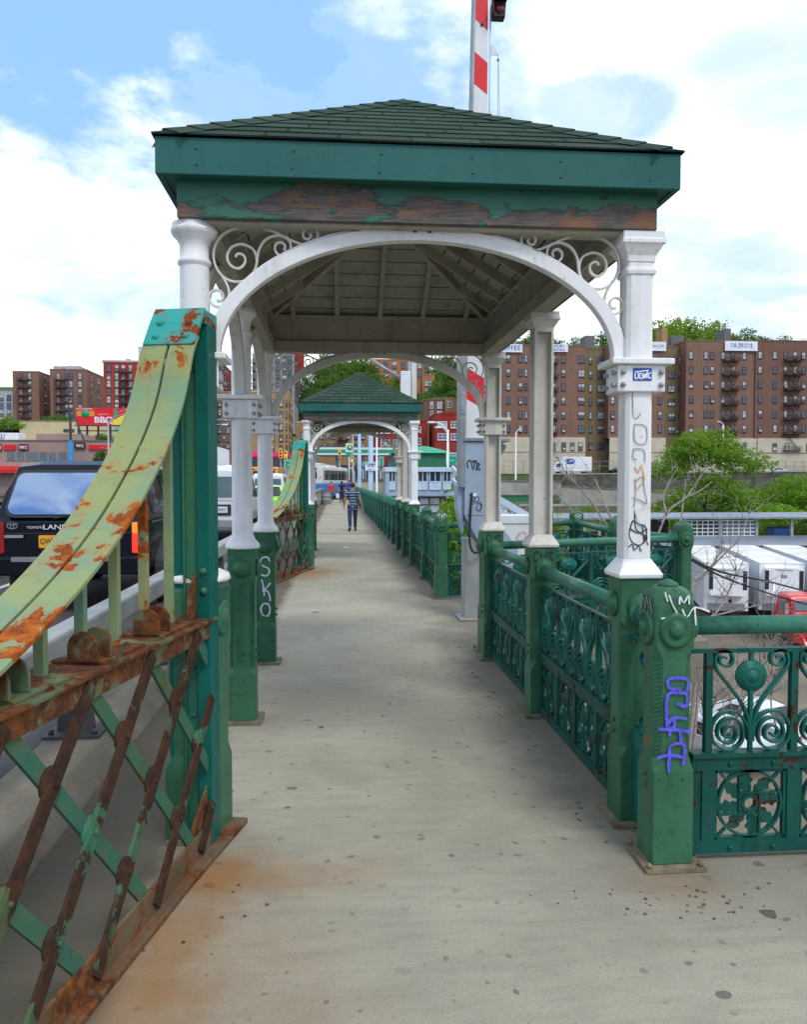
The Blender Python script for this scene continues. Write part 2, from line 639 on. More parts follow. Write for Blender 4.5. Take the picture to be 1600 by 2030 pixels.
painted('chord_rust', (0.115, 0.085, 0.050), (0.16, 0.12, 0.075), rust=0.47, rust_scale=4, rustcol=(0.070, 0.030, 0.016), rustcol2=(0.26, 0.085, 0.020), sharp=0.10, dirt=0.5, rough=0.75, brush=.5)
painted('post_cyan', (0.02, 0.36, 0.33), (0.03, 0.30, 0.24), rust=0.53, rust_scale=7, rustcol=(0.17, 0.035, 0.012), rustcol2=(0.25, 0.06, 0.015), dirt=0.2)
painted('post_green', (0.05, 0.17, 0.06), (0.03, 0.15, 0.10), rust=0.68, rust_scale=6, dirt=0.3)
painted('post_teal', (0.004, 0.095, 0.080), (0.006, 0.125, 0.095), rust=0.72, rust_scale=6, dirt=0.3)
painted('fascia_paint', (0.020, 0.108, 0.095), (0.028, 0.132, 0.114), rust=0.745, rust_scale=9, rustcol=(0.4, 0.38, 0.33), rustcol2=(0.5, 0.47, 0.4), dirt=0.12, vscale=1.2, rough=0.45)
painted('white_paint', (0.78, 0.775, 0.75), (0.84, 0.835, 0.82), rust=0.69, rust_scale=8, rustcol=(0.42, 0.20, 0.05), rustcol2=(0.6, 0.34, 0.08), dirt=0.24, dirtcol=(0.32, 0.30, 0.25), vscale=1.5, rough=0.35, brush=.15)
painted('white_grimy_shaded', (0.60, 0.58, 0.51), (0.68, 0.66, 0.60), rust=0.74, rust_scale=7, rustcol=(0.30, 0.13, 0.05), rustcol2=(0.5, 0.25, 0.08), dirt=0.25, dirtcol=(0.16, 0.14, 0.10), vscale=1.6, rough=0.45, brush=.2)  # grime on a beige white that paints in the shade under the roof
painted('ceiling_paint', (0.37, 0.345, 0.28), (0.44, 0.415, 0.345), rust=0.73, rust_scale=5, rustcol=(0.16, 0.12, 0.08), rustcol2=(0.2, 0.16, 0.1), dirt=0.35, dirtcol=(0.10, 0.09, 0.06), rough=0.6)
basic('iron_scroll', (0.62, 0.60, 0.53), 0.5, dirt=0.35, dirtcol=(0.25, 0.13, 0.06), scale=9)
basic('black_paint', (0.012, 0.012, 0.014), 0.5)
basic('marker_black', (0.02, 0.02, 0.025), 0.6)
basic('marker_grey', (0.22, 0.22, 0.22), 0.6)
basic('marker_orange', (0.75, 0.42, 0.06), 0.6)
basic('spray_white', (0.72, 0.74, 0.74), 0.7, var=0.2, scale=30)
basic('spray_grey', (0.30, 0.38, 0.33), 0.7, var=0.2, scale=30)
basic('spray_purple', (0.12, 0.10, 0.72), 0.6, var=0.2, scale=30)


def thin_spray(name, lo=.30, hi=.50):
    """sprayed paint that did not cover evenly"""
    k = NT(MATS[name].node_tree)
    g = k.n('ShaderNodeNewGeometry')
    n = k.noise(g.outputs['Position'], 90, 4, .7)
    k.link(k.math('ADD', .25, k.math('MULTIPLY', k.smooth(n, lo, hi), .75)), k.t.nodes['Principled BSDF'].inputs['Alpha'])


for nm in ('spray_white', 'spray_grey', 'spray_purple', 'marker_black', 'marker_grey'):
    thin_spray(nm)
basic('sticker_blue', (0.02, 0.09, 0.38), 0.35)
basic('sticker_white', (0.8, 0.82, 0.85), 0.35)
basic('red_paint', (0.72, 0.012, 0.022), 0.4, var=0.06)
basic('board_white', (0.72, 0.75, 0.74), 0.45, var=0.06, dirt=0.15, dirtcol=(0.35, 0.33, 0.3), scale=2)
basic('blue_grey', (0.33, 0.42, 0.52), 0.5, var=0.12, scale=1.2, dirt=0.25, dirtcol=(0.18, 0.19, 0.2))
basic('pale_blue', (0.52, 0.63, 0.74), 0.5, var=0.08, scale=1.2)
basic('steel_grey', (0.28, 0.30, 0.31), 0.45, 0.3, var=0.25, scale=3, dirt=0.5, dirtcol=(0.12, 0.09, 0.07))
basic('galvanised', (0.33, 0.34, 0.33), 0.5, 0.2, var=0.18, scale=2.5, dirt=0.2, dirtcol=(0.2, 0.17, 0.14))
basic('dark_steel', (0.06, 0.06, 0.06), 0.55, var=0.3, dirt=0.4, dirtcol=(0.1, 0.06, 0.04))
basic('dark_gap', (0.012, 0.012, 0.012), 0.9)
basic('rubber', (0.02, 0.02, 0.022), 0.8)
basic('chrome', (0.7, 0.7, 0.7), 0.15, 0.9)
basic('wood_grey', (0.16, 0.14, 0.12), 0.8)
emissive('lamp_red', (0.95, 0.03, 0.02), 0.8)
emissive('lamp_amber', (1.0, 0.28, 0.02), 0.35)
emissive('lamp_green', (0.05, 0.9, 0.35), 1.2)
basic('lens_red', (0.32, 0.010, 0.008), 0.15, spec=0.7)
basic('lens_dark_red', (0.16, 0.008, 0.015), 0.2, spec=0.7)


def frieze_material():
    """old green paint flaking off a weathered plank: bare grey and orange wood shows along the lower part"""
    m, k, b = new_mat('frieze_wood')
    g = k.n('ShaderNodeNewGeometry')
    pos = g.outputs['Position']
    sp = k.n('ShaderNodeSeparateXYZ', ins={0: pos})
    zz = k.smooth(sp.outputs[2], 3.09, 2.905)
    n = k.noise(k.mapping(pos, scale=(1.0, 1.0, 3.0), loc=(2.7, 0, 1)), 2.6, 8, 0.62, 0.5)
    val = k.math('ADD', k.math('MULTIPLY', zz, 0.24), k.math('MULTIPLY', n, 1.25))
    mask = k.smooth(val, 0.755, 0.765)
    edge = k.math('SUBTRACT', k.smooth(val, 0.705, 0.755), mask)
    grain = k.noise(k.mapping(pos, scale=(2.5, 2.5, 26)), 3.0, 6, 0.7, 0.4)
    wood = k.mix(k.smooth(grain, 0.35, 0.65), (0.070, 0.060, 0.055), (0.145, 0.120, 0.105))
    patch = k.noise(k.mapping(pos, scale=(1, 1, 2.2), loc=(9, 1, 3)), 5.0, 6, 0.65)
    wood = k.mix(k.math('MULTIPLY', k.smooth(patch, 0.50, 0.64), 0.6), wood, (0.29, 0.115, 0.040))
    paint = k.mix(k.smooth(k.noise(pos, 3, 5, 0.6), 0.3, 0.7), (0.018, 0.115, 0.070), (0.028, 0.150, 0.092))
    c = k.mix(mask, paint, wood)
    c = k.mix(k.math('MULTIPLY', k.math('MAXIMUM', edge, 0.0), 0.75), c, (0.012, 0.03, 0.022))
    k.link(c, b.inputs['Base Color'])
    k.link(k.math('ADD', 0.45, k.math('MULTIPLY', mask, 0.4)), b.inputs['Roughness'])
    h = k.math('SUBTRACT', k.math('MULTIPLY', grain, 0.35), k.math('MULTIPLY', mask, 0.7))
    bp = k.n('ShaderNodeBump', ins={'Strength': 0.7, 'Distance': 0.006, 'Height': h})
    k.link(bp.outputs[0], b.inputs['Normal'])


frieze_material()


def shingle_material():
    m, k, b = new_mat('shingles')
    uv = k.n('ShaderNodeUVMap')
    g = k.n('ShaderNodeNewGeometry')
    br = k.n('ShaderNodeTexBrick', ins={'Vector': uv.outputs[0], 'Color1': (0.030, 0.056, 0.040, 1), 'Color2': (0.056, 0.092, 0.066, 1), 'Mortar': (0.004, 0.008, 0.010, 1),
                                        'Scale': 1.0, 'Mortar Size': 0.007, 'Brick Width': 0.33, 'Row Height': 0.13, 'Bias': 0.0})
    grit = k.noise(g.outputs['Position'], 230, 3, 0.8)
    c = k.mix(k.smooth(grit, 0.3, 0.75), k.mix(0.5, br.outputs[0], (0.02, 0.04, 0.03)), br.outputs[0])
    pt = k.noise(g.outputs['Position'], 2.4, 5, 0.6)
    c = k.mix(k.math('MULTIPLY', k.smooth(pt, 0.4, 0.7), 0.4), c, (0.058, 0.082, 0.055))
    k.link(c, b.inputs['Base Color'])
    b.inputs['Roughness'].default_value = 0.95
    b.inputs['Specular IOR Level'].default_value = 0.1
    bp = k.n('ShaderNodeBump', ins={'Strength': 0.5, 'Distance': 0.01, 'Height': k.math('SUBTRACT', k.math('MULTIPLY', grit, 0.4), br.outputs['Fac'])})
    k.link(bp.outputs[0], b.inputs['Normal'])


shingle_material()


def walkway_material():
    m, k, b = new_mat('walkway_concrete')
    g = k.n('ShaderNodeNewGeometry')
    pos = g.outputs['Position']
    sp = k.n('ShaderNodeSeparateXYZ', ins={0: pos})
    X, Y = sp.outputs[0], sp.outputs[1]
    n1 = k.noise(pos, 0.9, 7, 0.65, 0.3)
    n2 = k.noise(k.mapping(pos, scale=(1, 5, 1)), 3.0, 6, 0.7)       # broom texture across the path
    c = k.mix(k.smooth(n1, 0.32, 0.68), (0.330, 0.303, 0.228), (0.425, 0.392, 0.298))
    c = k.mix(k.math('MULTIPLY', k.smooth(n2, 0.42, 0.70), 0.45), c, (0.255, 0.243, 0.200))
    sgrit = k.noise(pos, 160, 3, 0.8)
    c = k.mix(k.math('MULTIPLY', k.smooth(sgrit, 0.50, 0.70), 0.8), c, (0.115, 0.11, 0.095))
    c = k.mix(k.math('MULTIPLY', k.smooth(k.noise(k.mapping(pos, scale=(1, .7, 1)), 38, 4, 0.75), 0.60, 0.70), 0.45), c, (0.13, 0.125, 0.11))
    c = k.mix(k.math('MULTIPLY', k.smooth(k.noise(pos, 95, 2, 0.6), 0.62, 0.72), 0.5), c, (0.46, 0.45, 0.40))
    # trodden gum and oil spots
    for sc, rad, thr, amt, off in ((2.3, 0.060, 0.60, 0.85, 0.0), (4.7, 0.085, 0.66, 0.7, 4.0), (9.0, 0.10, 0.60, 0.6, 9.0)):
        w = k.mapping(pos, loc=(off, off * .7, 0))
        wob = k.n('ShaderNodeVectorMath', operation='ADD')
        k.link(w, wob.inputs[0])
        ns = k.n('ShaderNodeTexNoise', ins={'Scale': 14.0, 'Detail': 3.0, 'Vector': w})
        sc2 = k.n('ShaderNodeVectorMath', operation='SCALE', ins={0: ns.outputs['Color'], 'Scale': 0.06})
        k.link(sc2.outputs[0], wob.inputs[1])
        vo = k.n('ShaderNodeTexVoronoi', voronoi_dimensions='2D', ins={'Scale': sc, 'Vector': wob.outputs[0]})
        pick = k.n('ShaderNodeSeparateColor', ins={0: vo.outputs['Color']})
        sz = k.math('MULTIPLY', k.math('ADD', 0.35, pick.outputs[1]), rad)
        spot = k.math('MULTIPLY', k.math('LESS_THAN', vo.outputs['Distance'], sz), k.math('GREATER_THAN', pick.outputs[0], thr))
        c = k.mix(k.math('MULTIPLY', spot, k.math('MULTIPLY', pick.outputs[2], amt)), c, (0.060, 0.060, 0.065))
    # rust washed off the iron barriers
    for (cx, cy, rx, ry, amt) in ((-0.48, 3.45, 0.30, 0.34, 0.70), (-0.60, 2.95, 0.30, 0.75, 0.55), (-0.68, 2.3, .36, .8, .50), (-0.28, 3.40, 0.70, 0.26, 0.36), (-0.45, 2.5, .75, 1.0, .22), (-0.5, 14.6, 0.65, 1.6, .55), (-0.2, 15.0, 0.7, 0.5, .4), (1.45, 3.2, .35, .22, .35)):
        dx = k.math('DIVIDE', k.math('SUBTRACT', X, cx), rx)
        dy = k.math('DIVIDE', k.math('SUBTRACT', Y, cy), ry)
        r = k.math('SQRT', k.math('ADD', k.math('MULTIPLY', dx, dx), k.math('MULTIPLY', dy, dy)))
        r = k.math('ADD', r, k.math('MULTIPLY', k.math('SUBTRACT', k.noise(pos, 3.5, 6, 0.65), 0.5), 1.1))
        c = k.mix(k.math('MULTIPLY', k.smooth(r, 1.0, 0.1), amt), c, (0.30, 0.135, 0.030))
    # dirt along the right railing foot, with the rail's shade painted into the tone
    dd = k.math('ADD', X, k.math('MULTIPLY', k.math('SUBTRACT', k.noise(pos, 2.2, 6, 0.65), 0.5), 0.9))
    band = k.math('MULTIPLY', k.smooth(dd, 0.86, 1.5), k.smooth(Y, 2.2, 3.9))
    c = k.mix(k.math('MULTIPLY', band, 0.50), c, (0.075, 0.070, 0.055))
    band2 = k.smooth(k.math('ADD', X, k.math('MULTIPLY', n1, 0.25)), -0.55, -0.72)  # darker tone towards the road side, behind the truss barrier
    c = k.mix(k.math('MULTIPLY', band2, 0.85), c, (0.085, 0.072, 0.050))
    # large worn and damp areas
    big = k.noise(k.mapping(pos, scale=(1, .5, 1), loc=(4, 2, 0)), 0.55, 5, 0.6)
    c = k.mix(k.math('MULTIPLY', k.smooth(big, 0.48, 0.68), 0.10), c, (0.18, 0.178, 0.158))
    k.link(c, b.inputs['Base Color'])
    b.inputs['Roughness'].default_value = 0.85
    b.inputs['Specular IOR Level'].default_value = 0.25
    h = k.math('ADD', k.math('MULTIPLY', n2, 0.6), k.math('MULTIPLY', sgrit, 0.5))
    bp = k.n('ShaderNodeBump', ins={'Strength': 0.6, 'Distance': 0.008, 'Height': h})
    k.link(bp.outputs[0], b.inputs['Normal'])


walkway_material()
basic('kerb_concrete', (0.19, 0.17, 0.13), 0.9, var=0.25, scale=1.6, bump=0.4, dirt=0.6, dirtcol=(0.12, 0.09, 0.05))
basic('plate_tan', (0.20, 0.165, 0.105), .8, var=.3, scale=9, bump=.4, dirt=.6, dirtcol=(.16, .06, .02))
basic('wall_concrete', (0.34, 0.33, 0.29), 0.9, var=0.18, scale=0.35, dirt=0.45, dirtcol=(0.15, 0.14, 0.12))
basic('asphalt', (0.055, 0.055, 0.058), 0.85, var=0.25, scale=1.2, bump=0.3, bscale=90, dirt=0.3, dirtcol=(0.12, 0.115, 0.10))
basic('gravel_yard', (0.175, 0.145, 0.105), 0.95, var=0.25, scale=0.25, bump=0.4, bscale=6, dirt=0.5, dirtcol=(0.115, 0.10, 0.075))
basic('hill_soil', (0.06, 0.10, 0.025), 0.95, var=0.4, scale=0.12, dirt=0.5, dirtcol=(0.10, 0.085, 0.05))
basic('line_paint', (0.6, 0.6, 0.56), 0.7, var=0.2)
basic('stone_wall', (0.10, 0.092, 0.075), 0.95, var=0.4, scale=0.5, dirt=0.6, dirtcol=(0.05, 0.055, 0.03))

# ------------------------------------------------------------------ the ground and the bridge deck
b = MB()
b.quad((-3000, -600, -7.5), (3000, -600, -7.5), (3000, 3000, -7.5), (-3000, 3000, -7.5))
tag(b.build('ground', 'gravel_yard'), kind='structure')

RX = 1.47                           # the railing line on the right of the walkway
out = [(-1.32, -5), (6.2, -5), (6.2, 3.62), (RX + .2, 3.62), (RX + .2, 7.3), (3.95, 8.15), (4.05, 8.75), (3.75, 9.9), (3.85, 12.2), (RX + .2, 12.2), (RX + .3, 72), (-1.32, 72)]
b = MB()
b.prism(out, (0, 0, -0.45), (1, 0, 0), (0, 1, 0), (0, 0, 0.45))
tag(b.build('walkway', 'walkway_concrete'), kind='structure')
b = MB()
for y in (25.6, 41.0, 58.0, 74.0):
    b.box(-1.3, RX + .1, y - 0.05, y + 0.05, -0.02, 0.006)
tag(b.build('expansion_joint', 'dark_steel'), 'dark steel expansion joint strips across the walkway', 'expansion joint')
b = MB()
b.prism([(-1.32, 0.0), (-1.32, -0.45), (-1.78, -0.45), (-1.78, 0.13), (-1.44, 0.13)], (0, -5, 0), (1, 0, 0), (0, 0, 1), (0, 77, 0))
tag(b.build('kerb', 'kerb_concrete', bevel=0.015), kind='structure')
b = MB()
b.box(-16.5, -1.784, -20, 92, -0.6, 0.05)
tag(b.build('road', 'asphalt'), kind='structure')
b = MB()
for x in (-5.2, -8.6):
    for i in range(12):
        b.box(x - .06, x + .06, -4 + i * 8, -1 + i * 8, 0.0502, 0.054)
tag(b.build('road_marking', 'line_paint'), kind='structure')


def h_land(x, y):
    def ss(a, b2, v):
        t = min(1, max(0, (v - a) / (b2 - a)))
        return t * t * (3 - 2 * t)
    right = -7.6 + 5.2 * ss(78, 116, y) + 5.2 * (1 if y > 151.5 else 0) + 0.2 * ss(170, 178, y) + 26 * ss(200, 262, y)
    left = -0.25 + 15 * ss(185, 235, y) + 24 * ss(262, 330, y)
    w = ss(14, 30, x)
    h = left * (1 - w) + right * w
    return h + 0.5 * mnoise.noise(Vector((x * .03, y * .03, 0))) * ss(80, 110, y) * w


b = MB()
xs = [-420 + i * 8 for i in range(110)]
ys = [76 + j * 4 for j in range(80)]
vs = [(x, y, h_land(x, y)) for y in ys for x in xs]
nx = len(xs)
fs = [(j * nx + i, j * nx + i + 1, (j + 1) * nx + i + 1, (j + 1) * nx + i) for j in range(len(ys) - 1) for i in range(nx - 1)]
b.add(vs, fs, True)
tag(b.build('hillside', 'hill_soil'), kind='structure')
b = MB()
b.box(-300, 13, 92, 188, -1.5, 0.02)
tag(b.build('street', 'asphalt'), kind='structure')
b = MB()
b.box(20, 330, 152, 172, 0.5, 3.05)
tag(b.build('highway_road', 'asphalt'), kind='structure')
# ------------------------------------------------------------------ the walkway shelters (hipped canopies on iron columns)
GX, GY = 0.405, 3.86
HW = 1.07                      # half distance between column rows
BAY = 1.82
BEAM_Z0, BEAM_Z1 = 2.90, 3.08
FAS_Z1 = 3.225
SLOPE = 0.618


def local(px, py, Y=3.83):
    p = at(px, py, Y)
    return (p.x - GX, p.z)


def scroll_paths():
    """the iron scrolls of the left spandrel, as seen on the front arch; crop coordinates of the photograph"""
    z = lambda pts: [local(290 + x / 2.807, 180 + y / 2.807) for x, y in pts]
    big_c = z([(572, 1036), (520, 1054), (455, 1046), (402, 1004), (371, 935), (376, 860), (415, 796), (480, 758), (555, 746), (630, 750), (700, 772), (770, 806), (840, 838), (900, 850), (942, 826), (954, 788), (935, 756), (900, 752), (872, 775), (874, 806), (896, 818), (916, 800), (908, 786)])
    big_s = z([(575, 1030), (604, 980), (610, 925), (592, 876), (550, 850), (508, 846), (468, 864), (446, 905), (452, 945), (480, 974), (515, 978), (543, 952), (545, 920), (526, 900), (502, 900), (492, 916)])
    med = z([(600, 1000), (612, 945), (622, 880), (655, 825), (705, 799), (755, 800), (793, 825), (802, 865), (785, 900), (752, 910), (722, 893), (712, 862), (728, 838), (756, 838), (770, 858), (764, 880)])
    small = z([(402, 1000), (428, 1040), (450, 1085), (455, 1130), (438, 1175), (405, 1196), (365, 1185), (343, 1152), (350, 1118), (382, 1100), (412, 1112), (424, 1140), (408, 1162), (386, 1160)])
    return [big_c, big_s, med, small]


SCROLLS = scroll_paths()
ARCH_A, ARCH_B, ARCH_Z = 0.985, 0.585, 2.295


def arch_mesh(half, rise=ARCH_B, along='x', d=0.065, w=0.06):
    b = MB()
    pts = []
    for i in range(41):
        t = PI * i / 40
        s, c = math.sin(t), math.cos(t)
        pts.append((-half * c, ARCH_Z + rise * s))
    P = [(p[0], 0, p[1]) if along == 'x' else (0, p[0], p[1]) for p in pts]
    nrm = (0, -1, 0) if along == 'x' else (1, 0, 0)
    b.strip(P, w, d, nrm)
    # a thin web standing on the back of the band
    Q = [(p[0] * 0.99, 0, p[1] + 0.038) if along == 'x' else (0, p[0] * .99, p[1] + 0.038) for p in pts[2:-2]]
    b.strip(Q, 0.018, 0.03, nrm)
    return b


def square_prof(b, secs, c=(0, 0, 0)):
    b.stack(secs, c=c)


def column(root, x, y, kind, white, bracket):
    """plinth with recessed knurled corners, moulded base, shaft, moulded cap"""
    if kind == 'corner_post':
        # stout rotated pedestal with a round column on it
        p = MB(Matrix.Translation((x, y, 0)) @ Matrix.Rotation(R(-12), 4, 'Z'))
        p.stack([(0.02, .118, .140, .012), (.36, .118, .140, .012), (.42, .113, .135, .042), (.86, .113, .135, .042), (.92, .118, .140, .014), (1.19, .118, .140, .02), (1.235, .100, .12, .04)])
        pl = p.build('plinth', 'green_paint', root, bevel=0.005)
        q = MB(Matrix.Translation((x, y, 0)) @ Matrix.Rotation(R(-12), 4, 'Z'))
        q.lathe([(.0, .118), (.080, .119), (.082, .128), (.070, .134), (.052, .132), (.040, .142), (0.012, .147)], 18, (0, .0, 1.05), 'X')
        q.build('rosette', 'green_paint', pl)
        q = MB(Matrix.Translation((x, y, 0)) @ Matrix.Rotation(R(-12), 4, 'Z'))
        knurl_strips(q, .113, .135, .46, .84, sides=('+x', '-x'), ch=.045)
        q.build('knurled_strip', 'green_paint', pl)
    else:
        p = MB()
        p.stack([(0.02, .092, .092, .008), (.34, .092, .092, .008), (.385, .088, .088, .032), (.97, .088, .088, .032), (1.01, .096, .096, .008), (1.225, .096, .096, .008)], c=(x, y, 0))
        pl = p.build('plinth', 'green_paint', root, bevel=0.004)
        q = MB()
        q.lathe([(0.0, .0), (.06, .0), (.064, -.010), (.046, -.02), (.042, -.026), (.030, -.036), (.004, -.042)][::-1], 18, (x, y - .096, 1.09), 'Y')
        q.build('rosette', 'green_paint', pl)
        q = MB()
        q.lathe([(.004, -.042), (.030, -.036), (.042, -.026), (.046, -.02), (.064, -.010), (.06, .0), (0.0, .0)], 18, (x + (-.096 if x > 0 else .096), y, 1.09), 'X') if x > 0 else q.lathe([(0.0, .0), (.06, .0), (.064, .010), (.046, .02), (.042, .026), (.030, .036), (.004, .042)], 18, (x + .096, y, 1.09), 'X')
        q.build('rosette', 'green_paint', pl)
        q = MB()
        for dz in (.30, .355):
            q.ball((x, y - .094, dz + .15), .012, 8, 5)
            q.ball((x + (-.094 if x > 0 else .094), y, dz + .15), .012, 8, 5)
        knurl_strips(q, .088, .088, .40, .95, c=(x, y), sides=('-y', '+x', '-x'))
        q.build('knurled_strip', 'green_paint', pl)
    bp = MB()
    bp.box(x - .135, x + .135, y - .135, y + .135, 0.003, 0.022)
    bp.build('base_plate', 'plate_tan', pl)
    b = MB()
    z0 = 1.225
    if x < 0:      # round columns on the left
        big = 1.28 if kind == 'corner_post' else 1.0
        prof = [(.115 * big, z0), (.122 * big, z0 + .01), (.115 * big, z0 + .035), (.092, z0 + .06), (.080, z0 + .085), (.073, z0 + .10), (.069, 2.0), (.068, 2.70), (.068, 2.705), (.076, 2.712), (.079, 2.722), (.076, 2.732), (.068, 2.74), (.068, 2.80), (.074, 2.812), (.078, 2.825), (.100, 2.845), (.108, 2.86), (.108, 2.872), (.100, 2.876), (.102, 2.898)]
        b.lathe(prof, 24, (x, y, 0), rot=PI / 8)
    else:
        b.stack([(z0, .108, .108, .004), (z0 + .018, .112, .112, .004), (z0 + .045, .096, .096, .004), (z0 + .075, .078, .078, .01), (z0 + .09, .072, .072, .016)], c=(x, y, 0))
        if kind == 'channel':
            z1, z2 = z0 + .09, 2.76
            b.box(x - .07, x - .052, y - .07, y + .07, z1, z2)
            b.box(x + .052, x + .07, y - .07, y + .07, z1, z2)
            b.box(x - .052, x + .052, y - .012, y + .012, z1, z2)
        else:
            b.stack([(z0 + .09, .068, .068, .018), (2.70, .066, .066, .018)], c=(x, y, 0))
            b.stack([(2.70, .066, .066, .012), (2.702, .073, .073, .010), (2.718, .076, .076, .008), (2.733, .073, .073, .01), (2.735, .066, .066, .012), (2.76, .066, .066, .01)], c=(x, y, 0))
        b.stack([(2.76, .070, .070, .006), (2.79, .072, .072, .004), (2.81, .084, .084, .004), (2.835, .098, .098, .004), (2.842, .108, .108, .004), (2.862, .108, .108, .004), (2.864, .103, .103, .004), (2.899, .103, .103, .004)], c=(x, y, 0))
    col = b.build('column', white, root, bevel=0.0 if kind == 'corner_post' else 0.003)
    if bracket:
        k = MB()
        k.box(x - .155, x + .155, y - .115, y + .115, 2.262, 2.292)
        k.box(x - .118, x + .118, y - .088, y + .088, 2.132, 2.262)
        br = k.build('bracket', white, root, bevel=0.006)
        bo = MB()
        for sx in (-1, 1):
            for dz in (2.165, 2.225):
                bo.lathe([(.0, 0), (.013, 0), (.013, -.012), (.006, -.02), (0.001, -.02)], 8, (x + sx * .095, y - .089, dz), 'Y')
                bo.lathe([(.0, 0), (.013, 0), (.013, .012), (.006, .02), (0.001, .02)], 8, (x + .119 if x < 0 else x - .139, y + sx * .06, dz), 'X')
        bo.build('bolt', 'steel_grey', br)
    return col


def knurl_strips(b, hx, hy, z0, z1, c=(0, 0), sides=('-y', '+x'), ch=.03):
    """the slanted cuts of the knurled corner strips"""
    n = int((z1 - z0) / 0.017)
    for i in range(n):
        z = z0 + (z1 - z0) * i / n
        for sx in (-1, 1):
            for sy in (-1, 1):
                cx, cy = c[0] + sx * (hx - ch / 2), c[1] + sy * (hy - ch / 2)
                d = Vector((sx, sy, 0)).normalized() * 0.0
                t = Vector((-sy, sx, 0)).normalized()
                a = Vector((cx, cy, z)) - t * ch * .55
                e = Vector((cx, cy, z + .016)) + t * ch * .55
                b.bar(a, e, .006, .008)


